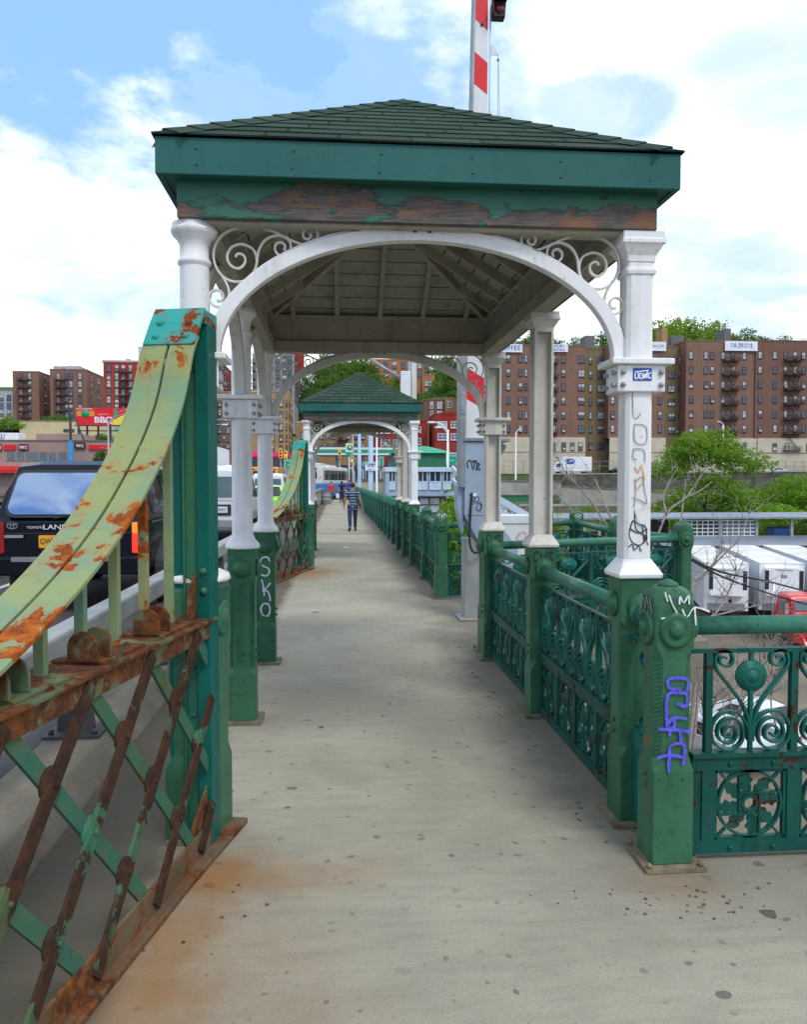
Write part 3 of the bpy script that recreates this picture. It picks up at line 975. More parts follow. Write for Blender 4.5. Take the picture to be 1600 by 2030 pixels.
def make_gazebo():
    root = thing('walkway_shelter', 'near green hip roofed iron shelter with flaking frieze and white arch framing the walkway', 'shelter', (GX, GY, 0), 0, 'walkway shelters')
    ys = (0, BAY, 2 * BAY)
    for i, y in enumerate(ys):
        column(root, -HW, y, 'corner_post' if i == 0 else 'round', 'white_paint', True)
        column(root, HW, y, 'square' if i == 0 else 'channel', 'white_paint' if i == 0 else 'white_grimy_shaded', i != 1)  # inner columns carry the roof's shade in their colour
    # arches across the ends
    for y in (0.0, 2 * BAY):
        a = arch_mesh(ARCH_A)
        a.M = Matrix.Translation((0, y, 0))
        a.v = [Vector(p) + Vector((0, y, 0)) for p in a.v]
        arch = a.build('arch', 'white_paint' if y == 0 else 'white_grimy_shaded', root, bevel=0.004)
        for sx in (1, -1):
            s = MB()
            for path in SCROLLS:
                P = [(p[0] * sx, y, p[1]) for p in smooth_line(path, 5)]
                s.strip(P, 0.017, 0.010, (0, -1, 0))
            s.build('scrollwork', 'iron_scroll', arch, bevel=0)
        bo = MB()
        for dx in (-.03, .04):
            bo.ball((dx, y - .034, ARCH_Z + ARCH_B + .012), .012, 8, 5)
        bo.build('bolt', 'dark_steel', arch)
    # arches along the road side
    for j in range(2):
        a = arch_mesh(BAY / 2 - .075, ARCH_B, 'y', .07, .07)
        a.v = [Vector(p) + Vector((-HW, BAY * (j + .5), 0)) for p in a.v]
        a.build('side_arch', 'white_grimy_shaded', root, bevel=0.004)
    # frieze and its inner trim
    fx, fy0, fy1, t = HW + .058, -.11, 2 * BAY + .11, .035
    b = MB()
    b.box(-fx, fx, fy0, fy0 + t, BEAM_Z0, BEAM_Z1)
    b.box(-fx, fx, fy1 - t, fy1, BEAM_Z0, BEAM_Z1)
    b.box(-fx, -fx + t, fy0 + t, fy1 - t, BEAM_Z0, BEAM_Z1)
    b.box(fx - t, fx, fy0 + t, fy1 - t, BEAM_Z0, BEAM_Z1)
    b.build('frieze', 'frieze_wood', root, bevel=0.004)
    b = MB()
    ix = fx - t
    for (z0, z1, ins) in ((BEAM_Z0 - .012, BEAM_Z0 + .09, .155), (BEAM_Z0 + .09, BEAM_Z1 + .15, .105), (BEAM_Z1 + .125, BEAM_Z1 + .152, .145)):
        b.box(-ix, ix, fy0 + t + .001, fy0 + ins, z0, z1)
        b.box(-ix, ix, fy1 - ins, fy1 - t - .001, z0, z1)
        b.box(-ix + .001, -ix + ins - t, fy0 + ins, fy1 - ins, z0, z1)
        b.box(ix - ins + t, ix - .001, fy0 + ins, fy1 - ins, z0, z1)
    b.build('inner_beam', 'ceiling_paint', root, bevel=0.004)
    # soffit and fascia
    ox, oy0, oy1 = HW + .135, -.195, 2 * BAY + .195
    b = MB()
    b.box(-ox, ox, oy0, oy0 + .03, 3.062, FAS_Z1)
    b.box(-ox, ox, oy1 - .03, oy1, 3.062, FAS_Z1)
    b.box(-ox, -ox + .03, oy0 + .03, oy1 - .03, 3.062, FAS_Z1)
    b.box(ox - .03, ox, oy0 + .03, oy1 - .03, 3.062, FAS_Z1)
    f = b.build('fascia', 'fascia_paint', root, bevel=0.004)
    n = MB()
    for i in range(6):
        x = -1.02 + i * .42 + random.uniform(-.03, .03)
        for z in (3.10, 3.175):
            n.lathe([(0, .0), (.006, .0), (.006, -.003), (.0, -.003)], 7, (x + random.uniform(-.008, .008), oy0 + .001, z + random.uniform(-.006, .006)), 'Y')
    n.build('nail', 'dark_steel', f)
    b = MB()
    b.box(-ox + .03, ox - .03, oy0 + .03, fy0, 3.07, 3.085)
    b.box(-ox + .03, ox - .03, fy1, oy1 - .03, 3.07, 3.085)
    b.box(-ox + .03, -fx, fy0, fy1, 3.07, 3.085)
    b.box(fx, ox - .03, fy0, fy1, 3.07, 3.085)
    b.build('soffit', 'fascia_paint', root)
    # roof: shingle courses on the four hips
    ex, ey0, ey1 = ox + .012, oy0 - .014, oy1 + .014
    ez = FAS_Z1 + .004
    run = ex
    az = ez + run * SLOPE
    L = math.hypot(1, SLOPE)
    b = MB()
    NC = 11

    def face(e0, e1, inward, cut0, cut1):
        """courses from the eave e0-e1 up along `inward`; cut0, cut1: how far each end moves in per unit run"""
        e0, e1, inw = Vector(e0), Vector(e1), Vector(inward)
        along = (e1 - e0).normalized()
        W = (e1 - e0).length
        for c in range(NC):
            r0, r1 = run * c / NC, run * (c + 1) / NC
            z0, z1 = ez + r0 * SLOPE, ez + r1 * SLOPE
            th = .008
            a0, a1 = r0 * cut0, W - r0 * cut1
            d0, d1 = r1 * cut0, W - r1 * cut1
            p = [e0 + along * a0 + inw * r0 + Vector((0, 0, z0 - ez + th)), e0 + along * a1 + inw * r0 + Vector((0, 0, z0 - ez + th)),
                 e0 + along * d1 + inw * r1 + Vector((0, 0, z1 - ez + .002)), e0 + along * d0 + inw * r1 + Vector((0, 0, z1 - ez + .002))]
            q = [e0 + along * a0 + inw * r0 + Vector((0, 0, z0 - ez)), e0 + along * a1 + inw * r0 + Vector((0, 0, z0 - ez))]
            sh = c * .07
            uv = [(a0 + sh, c * .13 + .003), (a1 + sh, c * .13 + .003), (d1 + sh, c * .13 + .127), (d0 + sh, c * .13 + .127)]
            b.add(p, [(0, 1, 2, 3)], uvs=[uv])
            b.add([q[0], q[1], p[1], p[0]], [(0, 1, 2, 3)], uvs=[[(0, .001)] * 4])
    face((-ex, ey0, ez), (ex, ey0, ez), (0, 1, 0), 1, 1)
    face((ex, ey0, ez), (ex, ey1, ez), (-1, 0, 0), 1, 1)
    face((ex, ey1, ez), (-ex, ey1, ez), (0, -1, 0), 1, 1)
    face((-ex, ey1, ez), (-ex, ey0, ez), (1, 0, 0), 1, 1)
    roof = b.build('roof', 'shingles', root)
    # cap shingles over the hips and the ridge
    b = MB()

    def caps(A, B, n, s1, s2):
        A, B = Vector(A), Vector(B)
        s1, s2 = Vector(s1), Vector(s2)
        for i in range(n):
            p0, p1 = A.lerp(B, i / n), A.lerp(B, (i + 1.12) / n)
            u0, u1 = Vector((0, 0, .017)), Vector((0, 0, .010))
            w = .125
            v = [p0 + u0, p1 + u1, p1 + s1 * w + u1 * .7, p0 + s1 * w + u0 * .7, p1 + s2 * w + u1 * .7, p0 + s2 * w + u0 * .7]
            v += [q - Vector((0, 0, .007)) for q in (v[0], v[3], v[5])]
            r0 = random.random() * 4
            uvs = [[(r0 + .02, .02), (r0 + .02, .11), (r0 + .26, .11), (r0 + .26, .02)]] * 2 + [[(r0, .001)] * 4] * 2
            b.add(v, [(0, 1, 2, 3), (0, 5, 4, 1), (6, 0, 3, 7), (6, 8, 5, 0)], uvs=uvs)
    dn = 1 / math.sqrt(1 + SLOPE * SLOPE)
    ym0, ym1 = ey0 + run, ey1 - run
    for sx in (-1, 1):
        s_side = Vector((sx * .34, 1 * .34 * 0 + .94 * 0, 0))
        for (yc, ym, sy) in ((ey0, ym0, 1), (ey1, ym1, -1)):
            A, B = Vector((sx * ex, yc, ez)), Vector((0, ym, az))
            hip = (B - A).normalized()
            nf = Vector((0, -sy * SLOPE, 1)).normalized()
            ns = Vector((sx * SLOPE, 0, 1)).normalized()
            tf = hip.cross(nf).normalized()
            if tf.x * sx > 0: tf = -tf
            ts = hip.cross(ns).normalized()
            if ts.y * sy < 0: ts = -ts
            caps(A.lerp(B, .035), B, 13, tf, ts)
    caps((0, ym0, az), (0, ym1, az), 9, Vector((-1, 0, -SLOPE)).normalized(), Vector((1, 0, -SLOPE)).normalized())
    b.build('hip_cap', 'shingles', roof)
    # ceiling: boards, hip rafters and jack rafters
    b = MB()
    cz = BEAM_Z1 + .135
    cr = HW + .03
    y0c, y1c = -.08, 2 * BAY + .08
    top = cz + cr * SLOPE
    m0, m1 = (0, y0c + cr, top), (0, y1c - cr, top)
    A, B2, C, D = (-cr, y0c, cz), (cr, y0c, cz), (cr, y1c, cz), (-cr, y1c, cz)
    nb = 9

    def boards(e0, e1, t0, t1):
        e0, e1, t0, t1 = Vector(e0), Vector(e1), Vector(t0), Vector(t1)
        nn = (e1 - e0).cross(t0 - e0).normalized()
        if nn.z > 0: nn = -nn
        for i in range(nb):
            f0, f1 = i / nb + .004, (i + 1) / nb - .004
            p = [e0.lerp(t0, f0), e1.lerp(t1, f0), e1.lerp(t1, f1), e0.lerp(t0, f1)]
            b.add(p + [q - nn * .015 for q in p], [(3, 2, 1, 0), (0, 1, 5, 4), (1, 2, 6, 5), (2, 3, 7, 6), (3, 0, 4, 7)])
    boards(B2, A, m0, m0)
    boards(C, B2, m1, m0)
    boards(D, C, m1, m1)
    boards(A, D, m0, m1)
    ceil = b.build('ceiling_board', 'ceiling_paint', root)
    b = MB()
    dz = Vector((0, 0, -.035))
    for c, m in ((A, m0), (B2, m0), (C, m1), (D, m1)):
        b.bar(Vector(c) + dz, Vector(m) + dz, .045, .09)
    for i in range(-2, 3):
        x = i * .40
        t = 1 - abs(x) / cr
        for (yc, sy) in ((y0c, 1), (y1c, -1)):
            b.bar(Vector((x, yc, cz)) + dz, Vector((x, yc + sy * cr * t, cz + cr * t * SLOPE)) + dz, .04, .075)
    ny = 9
    for i in range(1, ny):
        y = y0c + (y1c - y0c) * i / ny
        t = min(1, (y - y0c) / cr, (y1c - y) / cr)
        for sx in (-1, 1):
            b.bar(Vector((sx * cr, y, cz)) + dz, Vector((sx * cr * (1 - t), y, cz + cr * t * SLOPE)) + dz, .04, .075)
    b.bar(Vector(m0) + dz, Vector(m1) + dz, .045, .11)
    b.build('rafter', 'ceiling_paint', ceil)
    return root


gaz = make_gazebo()
gaz2 = dup(gaz, (GX + .07, GY + 12.06, 0), label='farther green hip roofed iron shelter with grey frieze beyond the striped barrier arm')

# stickers and marks that only the near shelter carries
RCX, RCY = GX + HW, GY
st = MB()
st.box(RCX - GX - .045, RCX - GX + .048, -.0915, -.0885, 2.185, 2.245)
s0 = st.build('sticker', 'sticker_blue', gaz)
strokes('sticker_lettering', [[(-.038, -.018), (-.036, .012), (-.024, .010), (-.022, -.014), (-.036, -.018)], [(-.014, -.018), (-.016, .004), (-.004, .006), (-.002, -.016), (-.013, -.018)], [(.004, -.018), (.006, .008), (.012, -.016), (.016, .008)], [(.022, .016), (.021, -.016)], [(.017, .005), (.028, .006)], [(.040, -.014), (.030, -.014), (.031, .008), (.041, .010)], [(-.040, .014), (.0, .018), (.030, .022)]],
        (HW + .002, -.0916, 2.212), (1, 0, 0), (0, 0, 1), .006, 'sticker_white', s0, lift=.0015)
g = [[(-.028, .62), (.012, .61), (.010, .53), (-.026, .535), (-.028, .62)], [(-.034, .51), (-.030, .40), (-.012, .385), (.010, .41)], [(-.024, .355), (.034, .345), (.036, .265), (-.020, .27), (-.024, .355)], [(-.026, .235), (.026, .23), (.030, .17)], [(-.026, .235), (-.030, .19), (-.010, .185)], [(-.01, .08), (.020, .10), (.030, .04), (.044, -.03), (.018, -.02), (-.03, .0)], [(-.018, .09), (-.014, .02), (-.022, -.05)], [(-.02, -.06), (-.004, -.12), (.02, -.15), (.036, -.13)]]
strokes('graffiti', g, (HW - .005, -.0685, 1.62), (1, 0, 0), (0, 0, 1), .0045, 'marker_grey', gaz)
g = [[(-.03, .06), (-.046, .0), (-.03, -.045), (.01, -.06), (.04, -.02), (.035, .03), (.0, .045), (-.03, .06)], [(-.02, .095), (-.012, .02), (.03, -.015), (.05, -.06)], [(-.04, .02), (.0, .0), (.045, .02)], [(.02, .04), (.03, -.05)], [(-.05, -.07), (-.03, -.055), (-.02, -.085), (.0, -.065), (.015, -.09)], [(.03, -.01), (.042, -.015), (.04, -.035), (.028, -.03)]]
strokes('graffiti', g, (HW - .002, -.0686, 1.445), (1, 0, 0), (0, 0, 1), .006, 'marker_black', gaz)
strokes('graffiti', [[(.0, .62), (.004, .60)], [(.012, .32), (.016, .315)], [(-.02, .17), (.0, .14), (.014, .18), (.03, .11)], [(.03, .11), (.02, .09), (-.005, .06)]], (HW - .005, -.0687, 1.60), (1, 0, 0), (0, 0, 1), .006, 'marker_orange', gaz)
# CUZ tags on the middle and far right plinths
for j, zt in ((1, 1.16), (2, 1.16)):
    x = HW
    yy = BAY * j - .0975
    L = [[(-.036, .032), (-.066, .030), (-.068, -.030), (-.030, -.026)], [(-.018, .022), (-.020, -.022), (.010, -.024), (.012, .024)], [(.026, .024), (.062, .028), (.030, -.022), (.070, -.020)]]
    strokes('graffiti', L, (x + .0, yy, zt), (1, 0, 0), (0, 0, 1), .011, 'marker_black', gaz)
# SKO sprayed down the far left plinth
L = [[(.040, .30), (.020, .335), (-.03, .33), (-.045, .285), (-.02, .255), (.025, .235), (.035, .195), (.005, .165), (-.04, .175)],
     [(-.035, .13), (-.020, .06), (-.012, -.02)], [(.045, .10), (.0, .045), (-.03, .03), (.02, .02), (.042, -.05), (.035, -.07)],
     [(-.02, -.09), (-.045, -.14), (-.025, -.20), (.02, -.205), (.04, -.15), (.025, -.10), (-.015, -.09)]]
strokes('graffiti', L, (-HW + .005, 2 * BAY - .0975, .66), (1, 0, 0), (0, 0, 1), .016, 'spray_white', gaz)
# ------------------------------------------------------------------ cast iron railing: posts, pipes, ornamental panels
def petal(a):
    return 1.0 + 0.045 * math.cos(a * 22)


def post_meshes(detail=True, paint='green_paint'):
    b = MB()
    b.stack([(.02, .092, .092, .005), (.40, .092, .092, .005), (.455, .086, .086, .036), (.86, .086, .086, .036), (.92, .089, .089, .008), (.98, .091, .091, .010), (1.085, .091, .091, .016), (1.115, .088, .088, .026), (1.135, .080, .080, .034), (1.148, .066, .066, .032), (1.155, .05, .05, .025)], smooth=False)
    b.lathe([(.044, 1.150), (.046, 1.162), (.037, 1.170), (.028, 1.172), (.018, 1.180), (.002, 1.183)], 18)
    post = b.mesh('post', paint)
    r = MB()
    ks = MB()
    prof = [(.001, -.034), (.012, -.033), (.024, -.028), (.032, -.018), (.034, -.012), (.042, -.011), (.058, -.017), (.069, -.013), (.073, -.004), (.072, .004)]
    n = 44 if detail else 16
    r.lathe(prof, n, (0, -.091, .985), 'Y', shape=petal if detail else None)
    # the same flower on the two flanks
    if detail:
        knurl_strips(ks, .086, .086, .47, .855, ch=.036)
        for dz in (.33, .375):
            for sx in (-1, 1):
                ks.ball((sx * .092, 0, dz), .012, 8, 5)
    for q in (b, r, ks):
        for p in q.v:
            p.z *= 1.07
    ros = (r.mesh('rosette', paint), ks.mesh('knurled_strip', paint) if detail else None)
    post = b.mesh('post', paint)
    bm = MB()
    bm.box(-.135, .135, -.135, .135, 0.003, .020)
    for sx in (-1, 1):
        for sy in (-1, 1):
            bm.lathe([(.0, .020), (.012, .020), (.012, .036), (.006, .042), (.001, .042)], 6, (sx * .115, sy * .115, 0))
    base = bm.mesh('base_plate', 'plate_tan')
    return post, ros, base


POST_A = post_meshes(True)
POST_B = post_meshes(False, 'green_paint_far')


def put(name, me, parent, loc=(0, 0, 0), rotz=0.0, bevel=0.0, sx=1.0):
    o = bpy.data.objects.new(name, me)
    COL.objects.link(o)
    o.parent = parent
    o.location = loc
    o.rotation_euler = (0, 0, rotz)
    o.scale = (sx, 1, 1)
    if bevel:
        bv = o.modifiers.new('edge', 'BEVEL')
        bv.width, bv.segments, bv.limit_method, bv.angle_limit = bevel, 2, 'ANGLE', R(40)
    return o


def add_post(root, x, y, rotz=0.0, fine=True):
    P = POST_A if fine else POST_B
    p = put('post', P[0], root, (x, y, 0), rotz, bevel=0.006 if fine else 0)
    for a in (0, R(90), R(-90)):
        put('rosette', P[1][0], p, (0, 0, 0), a)
    if P[1][1]: put('knurled_strip', P[1][1], p)
    if fine:
        put('base_plate', P[2], p)
    return p


MOD = 0.405
ZM0, ZM1 = .405, .485


def motif_paths():
    q = lambda pts: [((x - 555) * 0.000535, .485 + (1060 - y) * 0.000535) for x, y in pts]
    heart = q([(543, 960), (540, 860), (520, 760), (470, 650), (380, 530), (280, 410), (238, 340), (232, 270), (255, 222), (310, 208), (365, 225), (388, 270), (372, 325), (325, 340), (280, 315), (270, 280), (292, 258), (330, 272)])
    spiral = q([(536, 940), (520, 840), (470, 765), (390, 725), (300, 735), (230, 800), (205, 890), (232, 985), (310, 1045), (400, 1045), (470, 990), (490, 905), (462, 825), (400, 785), (330, 790), (275, 840), (262, 915), (300, 975), (360, 990), (415, 960), (430, 900), (400, 855), (350, 850), (312, 885), (318, 930), (352, 942), (378, 918)])
    return heart, spiral


HEART, SPIRAL = motif_paths()


def panel_meshes(nmod, width):
    """one railing panel: frame; scrollwork; medallions; pierced lower wheel (x along, y through)"""
    fr, sc, md, lo = MB(), MB(), MB(), MB()
    m0 = (width - nmod * MOD) / 2
    fr.box(0, width, -.014, .014, .932, .952)                      # sub rail
    fr.box(0, width, -.022, .022, ZM0, ZM1 - .02)
    fr.box(0, width, -.034, .034, ZM1 - .02, ZM1)
    fr.box(0, width, -.028, .028, .03, .085)
    for i in range(nmod + 1):
        x = m0 + i * MOD
        fr.box(x - .016, x + .016, -.016, .016, ZM1, .932)
        fr.box(x - .030, x + .030, -.020, .020, .085, ZM0)
    if m0 > .05:
        for x in (m0 * .35, width - m0 * .35):
            fr.box(x - .03, x + .03, -.012, .012, .085, ZM0)
    for i in range(nmod * 2):
        fr.ball((m0 + (i + .5) * MOD / 2, -.024, ZM0 + .03), .012, 8, 5)
        fr.ball((m0 + (i + .5) * MOD / 2, -.030, .057), .012, 8, 5)
    for i in range(nmod):
        cx = m0 + (i + .5) * MOD
        for sx in (-1, 1):
            for path in (HEART, SPIRAL):
                P = [(cx + sx * p[0], 0, p[1]) for p in smooth_line(path, 3)]
                sc.strip(P, .028, .010, (0, 1, 0))
        sc.box(cx - .009, cx + .009, -.009, .009, ZM1, .932)
        sc.box(cx - .014, cx + .014, -.016, .016, ZM1 + .045, ZM1 + .12)
        for s in (-1, 1):
            md.lathe([(.001, s * .034), (.012, s * .028), (.026, s * .024), (.032, s * .014), (.040, s * .020), (.046, s * .016), (.050, s * .012), (.072, s * .008), (.074, 0)], 24, (cx, 0, .825), 'Y')
        # lower wheel
        cz, r = .245, .150
        x0, x1, z0, z1 = cx - .165, cx + .165, .085, ZM0
        for (a, c) in (((x0 - .012, z0), (x0 + .008, z1)), ((x1 - .008, z0), (x1 + .012, z1))):
            lo.box(a[0], c[0], -.012, .012, a[1], c[1])
        lo.box(x0, x1, -.012, .012, z0, z0 + .012)
        lo.box(x0, x1, -.012, .012, z1 - .016, z1)
        lo.strip([(cx + r * math.cos(2 * PI * k / 32), 0, cz + r * math.sin(2 * PI * k / 32)) for k in range(33)], .024, .012, (0, 1, 0))
        lo.strip([(cx + .034 * math.cos(2 * PI * k / 16), 0, cz + .034 * math.sin(2 * PI * k / 16)) for k in range(17)], .022, .016, (0, 1, 0))
        for k in range(4):
            a = k * PI / 2
            ca, sa = math.cos(a), math.sin(a)
            rot = lambda u, v: (cx + u * ca - v * sa, 0, cz + u * sa + v * ca)
            lo.bar(rot(-.045, .048), rot(.142, .048), .010, .020, up=(0, 1, 0))
            lo.bar(rot(.05, .0), rot(.155, .165), .006, .014, up=(0, 1, 0)) if False else None
            lo.bar(rot(.112, .112), rot(.160, .158), .010, .016, up=(0, 1, 0))
            # two leaf plates in each quarter
            for da, tw in ((.20, .0), (.95, .1)):
                c2, s2 = math.cos(a + da), math.sin(a + da)
                leaf = [(.034, -.006), (.07, -.026), (.085, -.020), (.105, -.040), (.120, -.026), (.146, -.030), (.138, .006), (.112, .024), (.098, .016), (.078, .026), (.05, .012)]
                poly = [(u * c2 - v * s2, u * s2 + v * c2) for u, v in leaf]
                lo.prism(poly, (cx, .004, cz), (1, 0, 0), (0, 0, 1), (0, -.008, 0))
    return fr.mesh('panel_frame', 'teal_dark'), sc.mesh('scrollwork', 'teal_paint'), md.mesh('medallion', 'teal_paint'), lo.mesh('pierced_wheel', 'teal_dark')


PAN4 = panel_meshes(4, 1.635)
PAN4B = [m.copy() for m in PAN4]


def add_panel(root, a, b, meshes=PAN4, width=1.635):
    a, b = Vector((*a, 0)), Vector((*b, 0))
    d = b - a
    rz = math.atan2(d.y, d.x)
    s = d.length / width
    f = put('panel', meshes[0], root, a, rz, sx=s)
    put('scrollwork', meshes[1], f)
    put('medallion', meshes[2], f)
    put('pierced_wheel', meshes[3], f)
    return f


def add_pipe(root, a, b, z=1.055, r=.041, collar=True, mat='pipe_paint'):
    m = MB()
    a3, b3 = Vector((*a, z)), Vector((*b, z))
    m.tube([a3, b3], r, 14)
    d = (b3 - a3).normalized()
    if collar:
        m.tube([a3, a3 + d * .03, a3 + d * .032], [r * 1.35, r * 1.35, r * 1.0], 14)
        m.tube([b3, b3 - d * .03, b3 - d * .032], [r * 1.35, r * 1.35, r * 1.0], 14)
    return m.build('handrail', mat, root)


def run(root, posts, fine=True, panels=True, gap=.09, mod=None):
    for (p, q) in zip(posts, posts[1:]):
        a, c = Vector(p), Vector(q)
        d = (c - a).normalized()
        a2, c2 = a + d * gap, c - d * gap
        add_pipe(root, a2, c2)
        L = (c2 - a2).length
        if panels:
            n = max(1, round(L / 1.635))
            for i in range(n):
                add_panel(root, a2 + d * (L * i / n), a2 + d * (L * (i + 1) / n))


# the short frontal stretch on the right, with its stout corner post
NPX, NPY = 1.462, 3.41
r1 = thing('ornamental_railing', 'green iron railing running right from the post with purple graffiti', 'railing', (0, 0, 0), 0, 'ornamental railings')
cp = add_post(r1, NPX, NPY)
cp['label'] = 'corner post with purple and white graffiti'
PANR = panel_meshes(4, 1.778)
add_pipe(r1, (NPX + .09, NPY), (NPX + 1.87, NPY))
add_panel(r1, (NPX + .115, NPY), (NPX + 1.868, NPY), PANR, 1.778)
add_post(r1, NPX + 1.96, NPY)
add_pipe(r1, (NPX + 2.08, NPY), (NPX + 3.6, NPY))
add_panel(r1, (NPX + 2.08, NPY), (NPX + 3.75, NPY))
add_pipe(r1, (NPX, NPY + .09), (NPX + .01, GY - .098))
e = MB()
for z in (.55, .86):
    e.strip([(NPX + .0 + .0, NPY + .12 + .22 * k / 14 * 0 + .03 + .09 * (1 + math.cos(k * .7 + 2)) * (1 - k / 22), z + .055 * math.sin(k * .7 + 2) * (1 - k / 22)) for k in range(16)], .03, .01, (1, 0, 0))
e.box(NPX - .018, NPX + .018, NPY + .11, GY - .09, .93, .95)
e.box(NPX - .02, NPX + .02, NPY + .11, GY - .09, ZM0, ZM1)
e.box(NPX - .012, NPX + .012, NPY + .11, GY - .09, .04, ZM0)
e.build('scrollwork', 'teal_paint', r1)
# marks on the corner post
pz = lambda pts: [((x - 410) / 1160 * 400 / 465, 1.262 - (y - 150) / 1160 * 400 / 465) for x, y in pts]
L = [pz(a) for a in ([(480, 790), (482, 720), (372, 715), (374, 770), (440, 775)], [(440, 775), (436, 800), (478, 805), (476, 880), (424, 860)], [(424, 800), (362, 812), (362, 1000)], [(362, 985), (405, 945), (482, 955)], [(405, 945), (402, 1000), (360, 1010)], [(310, 1010), (400, 1015), (510, 1030)], [(380, 1010), (378, 1050)], [(440, 1020), (448, 1100)], [(380, 1175), (384, 1110), (466, 1105), (462, 1225)], [(300, 1180), (380, 1165), (462, 1180)], [(378, 1170), (372, 1225), (376, 1270)])]
strokes('graffiti', L, (NPX, NPY - .0935, 0), (1, 0, 0), (0, 0, 1), .015, 'spray_purple', cp).matrix_parent_inverse = Matrix.Translation((-NPX, -NPY, 0))
pz2 = lambda pts: [((x - 290) * .00062, 1.235 - (y - 800) * .00068) for x, y in pts]
L = [pz2(a) for a in ([(205, 820), (225, 880)], [(235, 840), (260, 900), (290, 950), (285, 970), (180, 990)], [(310, 900), (315, 850), (340, 890), (375, 845), (380, 900)], [(330, 930), (365, 985), (420, 920), (530, 950)], [(420, 920), (430, 1035)])]
strokes('graffiti', L, (NPX, NPY - .0938, 0), (1, 0, 0), (0, 0, 1), .008, 'spray_white', cp).matrix_parent_inverse = Matrix.Translation((-NPX, -NPY, 0))
L = [[(-.05, .05), (-.07, -.03), (-.03, .04), (-.02, -.03)], [(.0, .05), (.03, .0), (-.01, -.03), (.0, .04)], [(.04, .05), (.06, -.02)], [(-.06, -.05), (-.05, -.10), (-.02, -.06), (.0, -.1), (.03, -.05)], [(.05, -.04), (.07, -.09)]]
strokes('graffiti', L, (NPX - .0935, NPY, 1.14), (0, -1, 0), (0, 0, 1), .006, 'spray_grey', cp).matrix_parent_inverse = Matrix.Translation((-NPX, -NPY, 0))

# between the near shelter's columns
r2 = thing('ornamental_railing', 'green iron railing between the right hand columns of the near shelter', 'railing', (0, 0, 0), 0, 'ornamental railings')
cx = GX + HW
run(r2, [(cx, GY), (cx, GY + BAY), (cx, GY + 2 * BAY)], gap=.096)

# around the barrier gate's platform
r3 = thing('ornamental_railing', 'green iron railing enclosing the platform of the striped barrier arm', 'railing', (0, 0, 0), 0, 'ornamental railings')
PP = [(1.50, 7.80), (3.86, 8.62), (3.54, 9.82), (3.68, 12.0), (1.50, 11.43)]
for i, p in enumerate(PP[:4]):
    add_post(r3, p[0], p[1], 0.0 if i != 1 else .1)
run(r3, PP)
strokes('graffiti', [[(-.05, .02), (.04, -.03)], [(.05, .02), (-.04, -.03)], [(-.06, -.01), (.0, .03), (.06, -.02)]], (3.68, 12.0 - .0932, 1.16), (1, 0, 0), (0, 0, 1), .008, 'spray_white', r3)

# the long far run
FX = 1.545
r4 = thing('ornamental_railing', 'long green iron railing receding along the far walkway', 'railing', (0, 0, 0), 0, 'ornamental railings')
ys = [11.43, 13.68]
far = [(1.50, 11.43), (FX, 13.68), (FX, GY + 12.06), (FX, GY + 12.06 + BAY), (FX, GY + 12.06 + 2 * BAY)]
y = GY + 12.06 + 2 * BAY
while y < 70:
    y += BAY
    far.append((FX, y))
for i, p in enumerate(far):
    if i not in (2, 3, 4):
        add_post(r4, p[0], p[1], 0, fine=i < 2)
run(r4, far)
strokes('graffiti', [[(-.036, .032), (-.062, .028), (-.066, -.030), (-.030, -.026)], [(-.018, .022), (-.020, -.022), (.010, -.024), (.008, .024), (-.016, .022)], [(.066, .026), (.030, .024), (.056, .0), (.026, -.024), (.06, -.022)]], (FX, 13.68 - .0932, 1.16), (1, 0, 0), (0, 0, 1), .011, 'marker_black', r4)
strokes('graffiti', [[(-.07, .0), (-.03, .04), (.0, -.01), (.04, .035), (.07, .0)], [(-.04, .02), (-.03, -.04)], [(.0, .03), (.0, -.05)], [(.04, .03), (.03, -.04)]], (1.5, 11.43 - .0932, 1.19), (1, 0, 0), (0, 0, 1), .008, 'spray_white', r4)

# ------------------------------------------------------------------ riveted barrier trusses with a curved arm
TA = R(12.4)


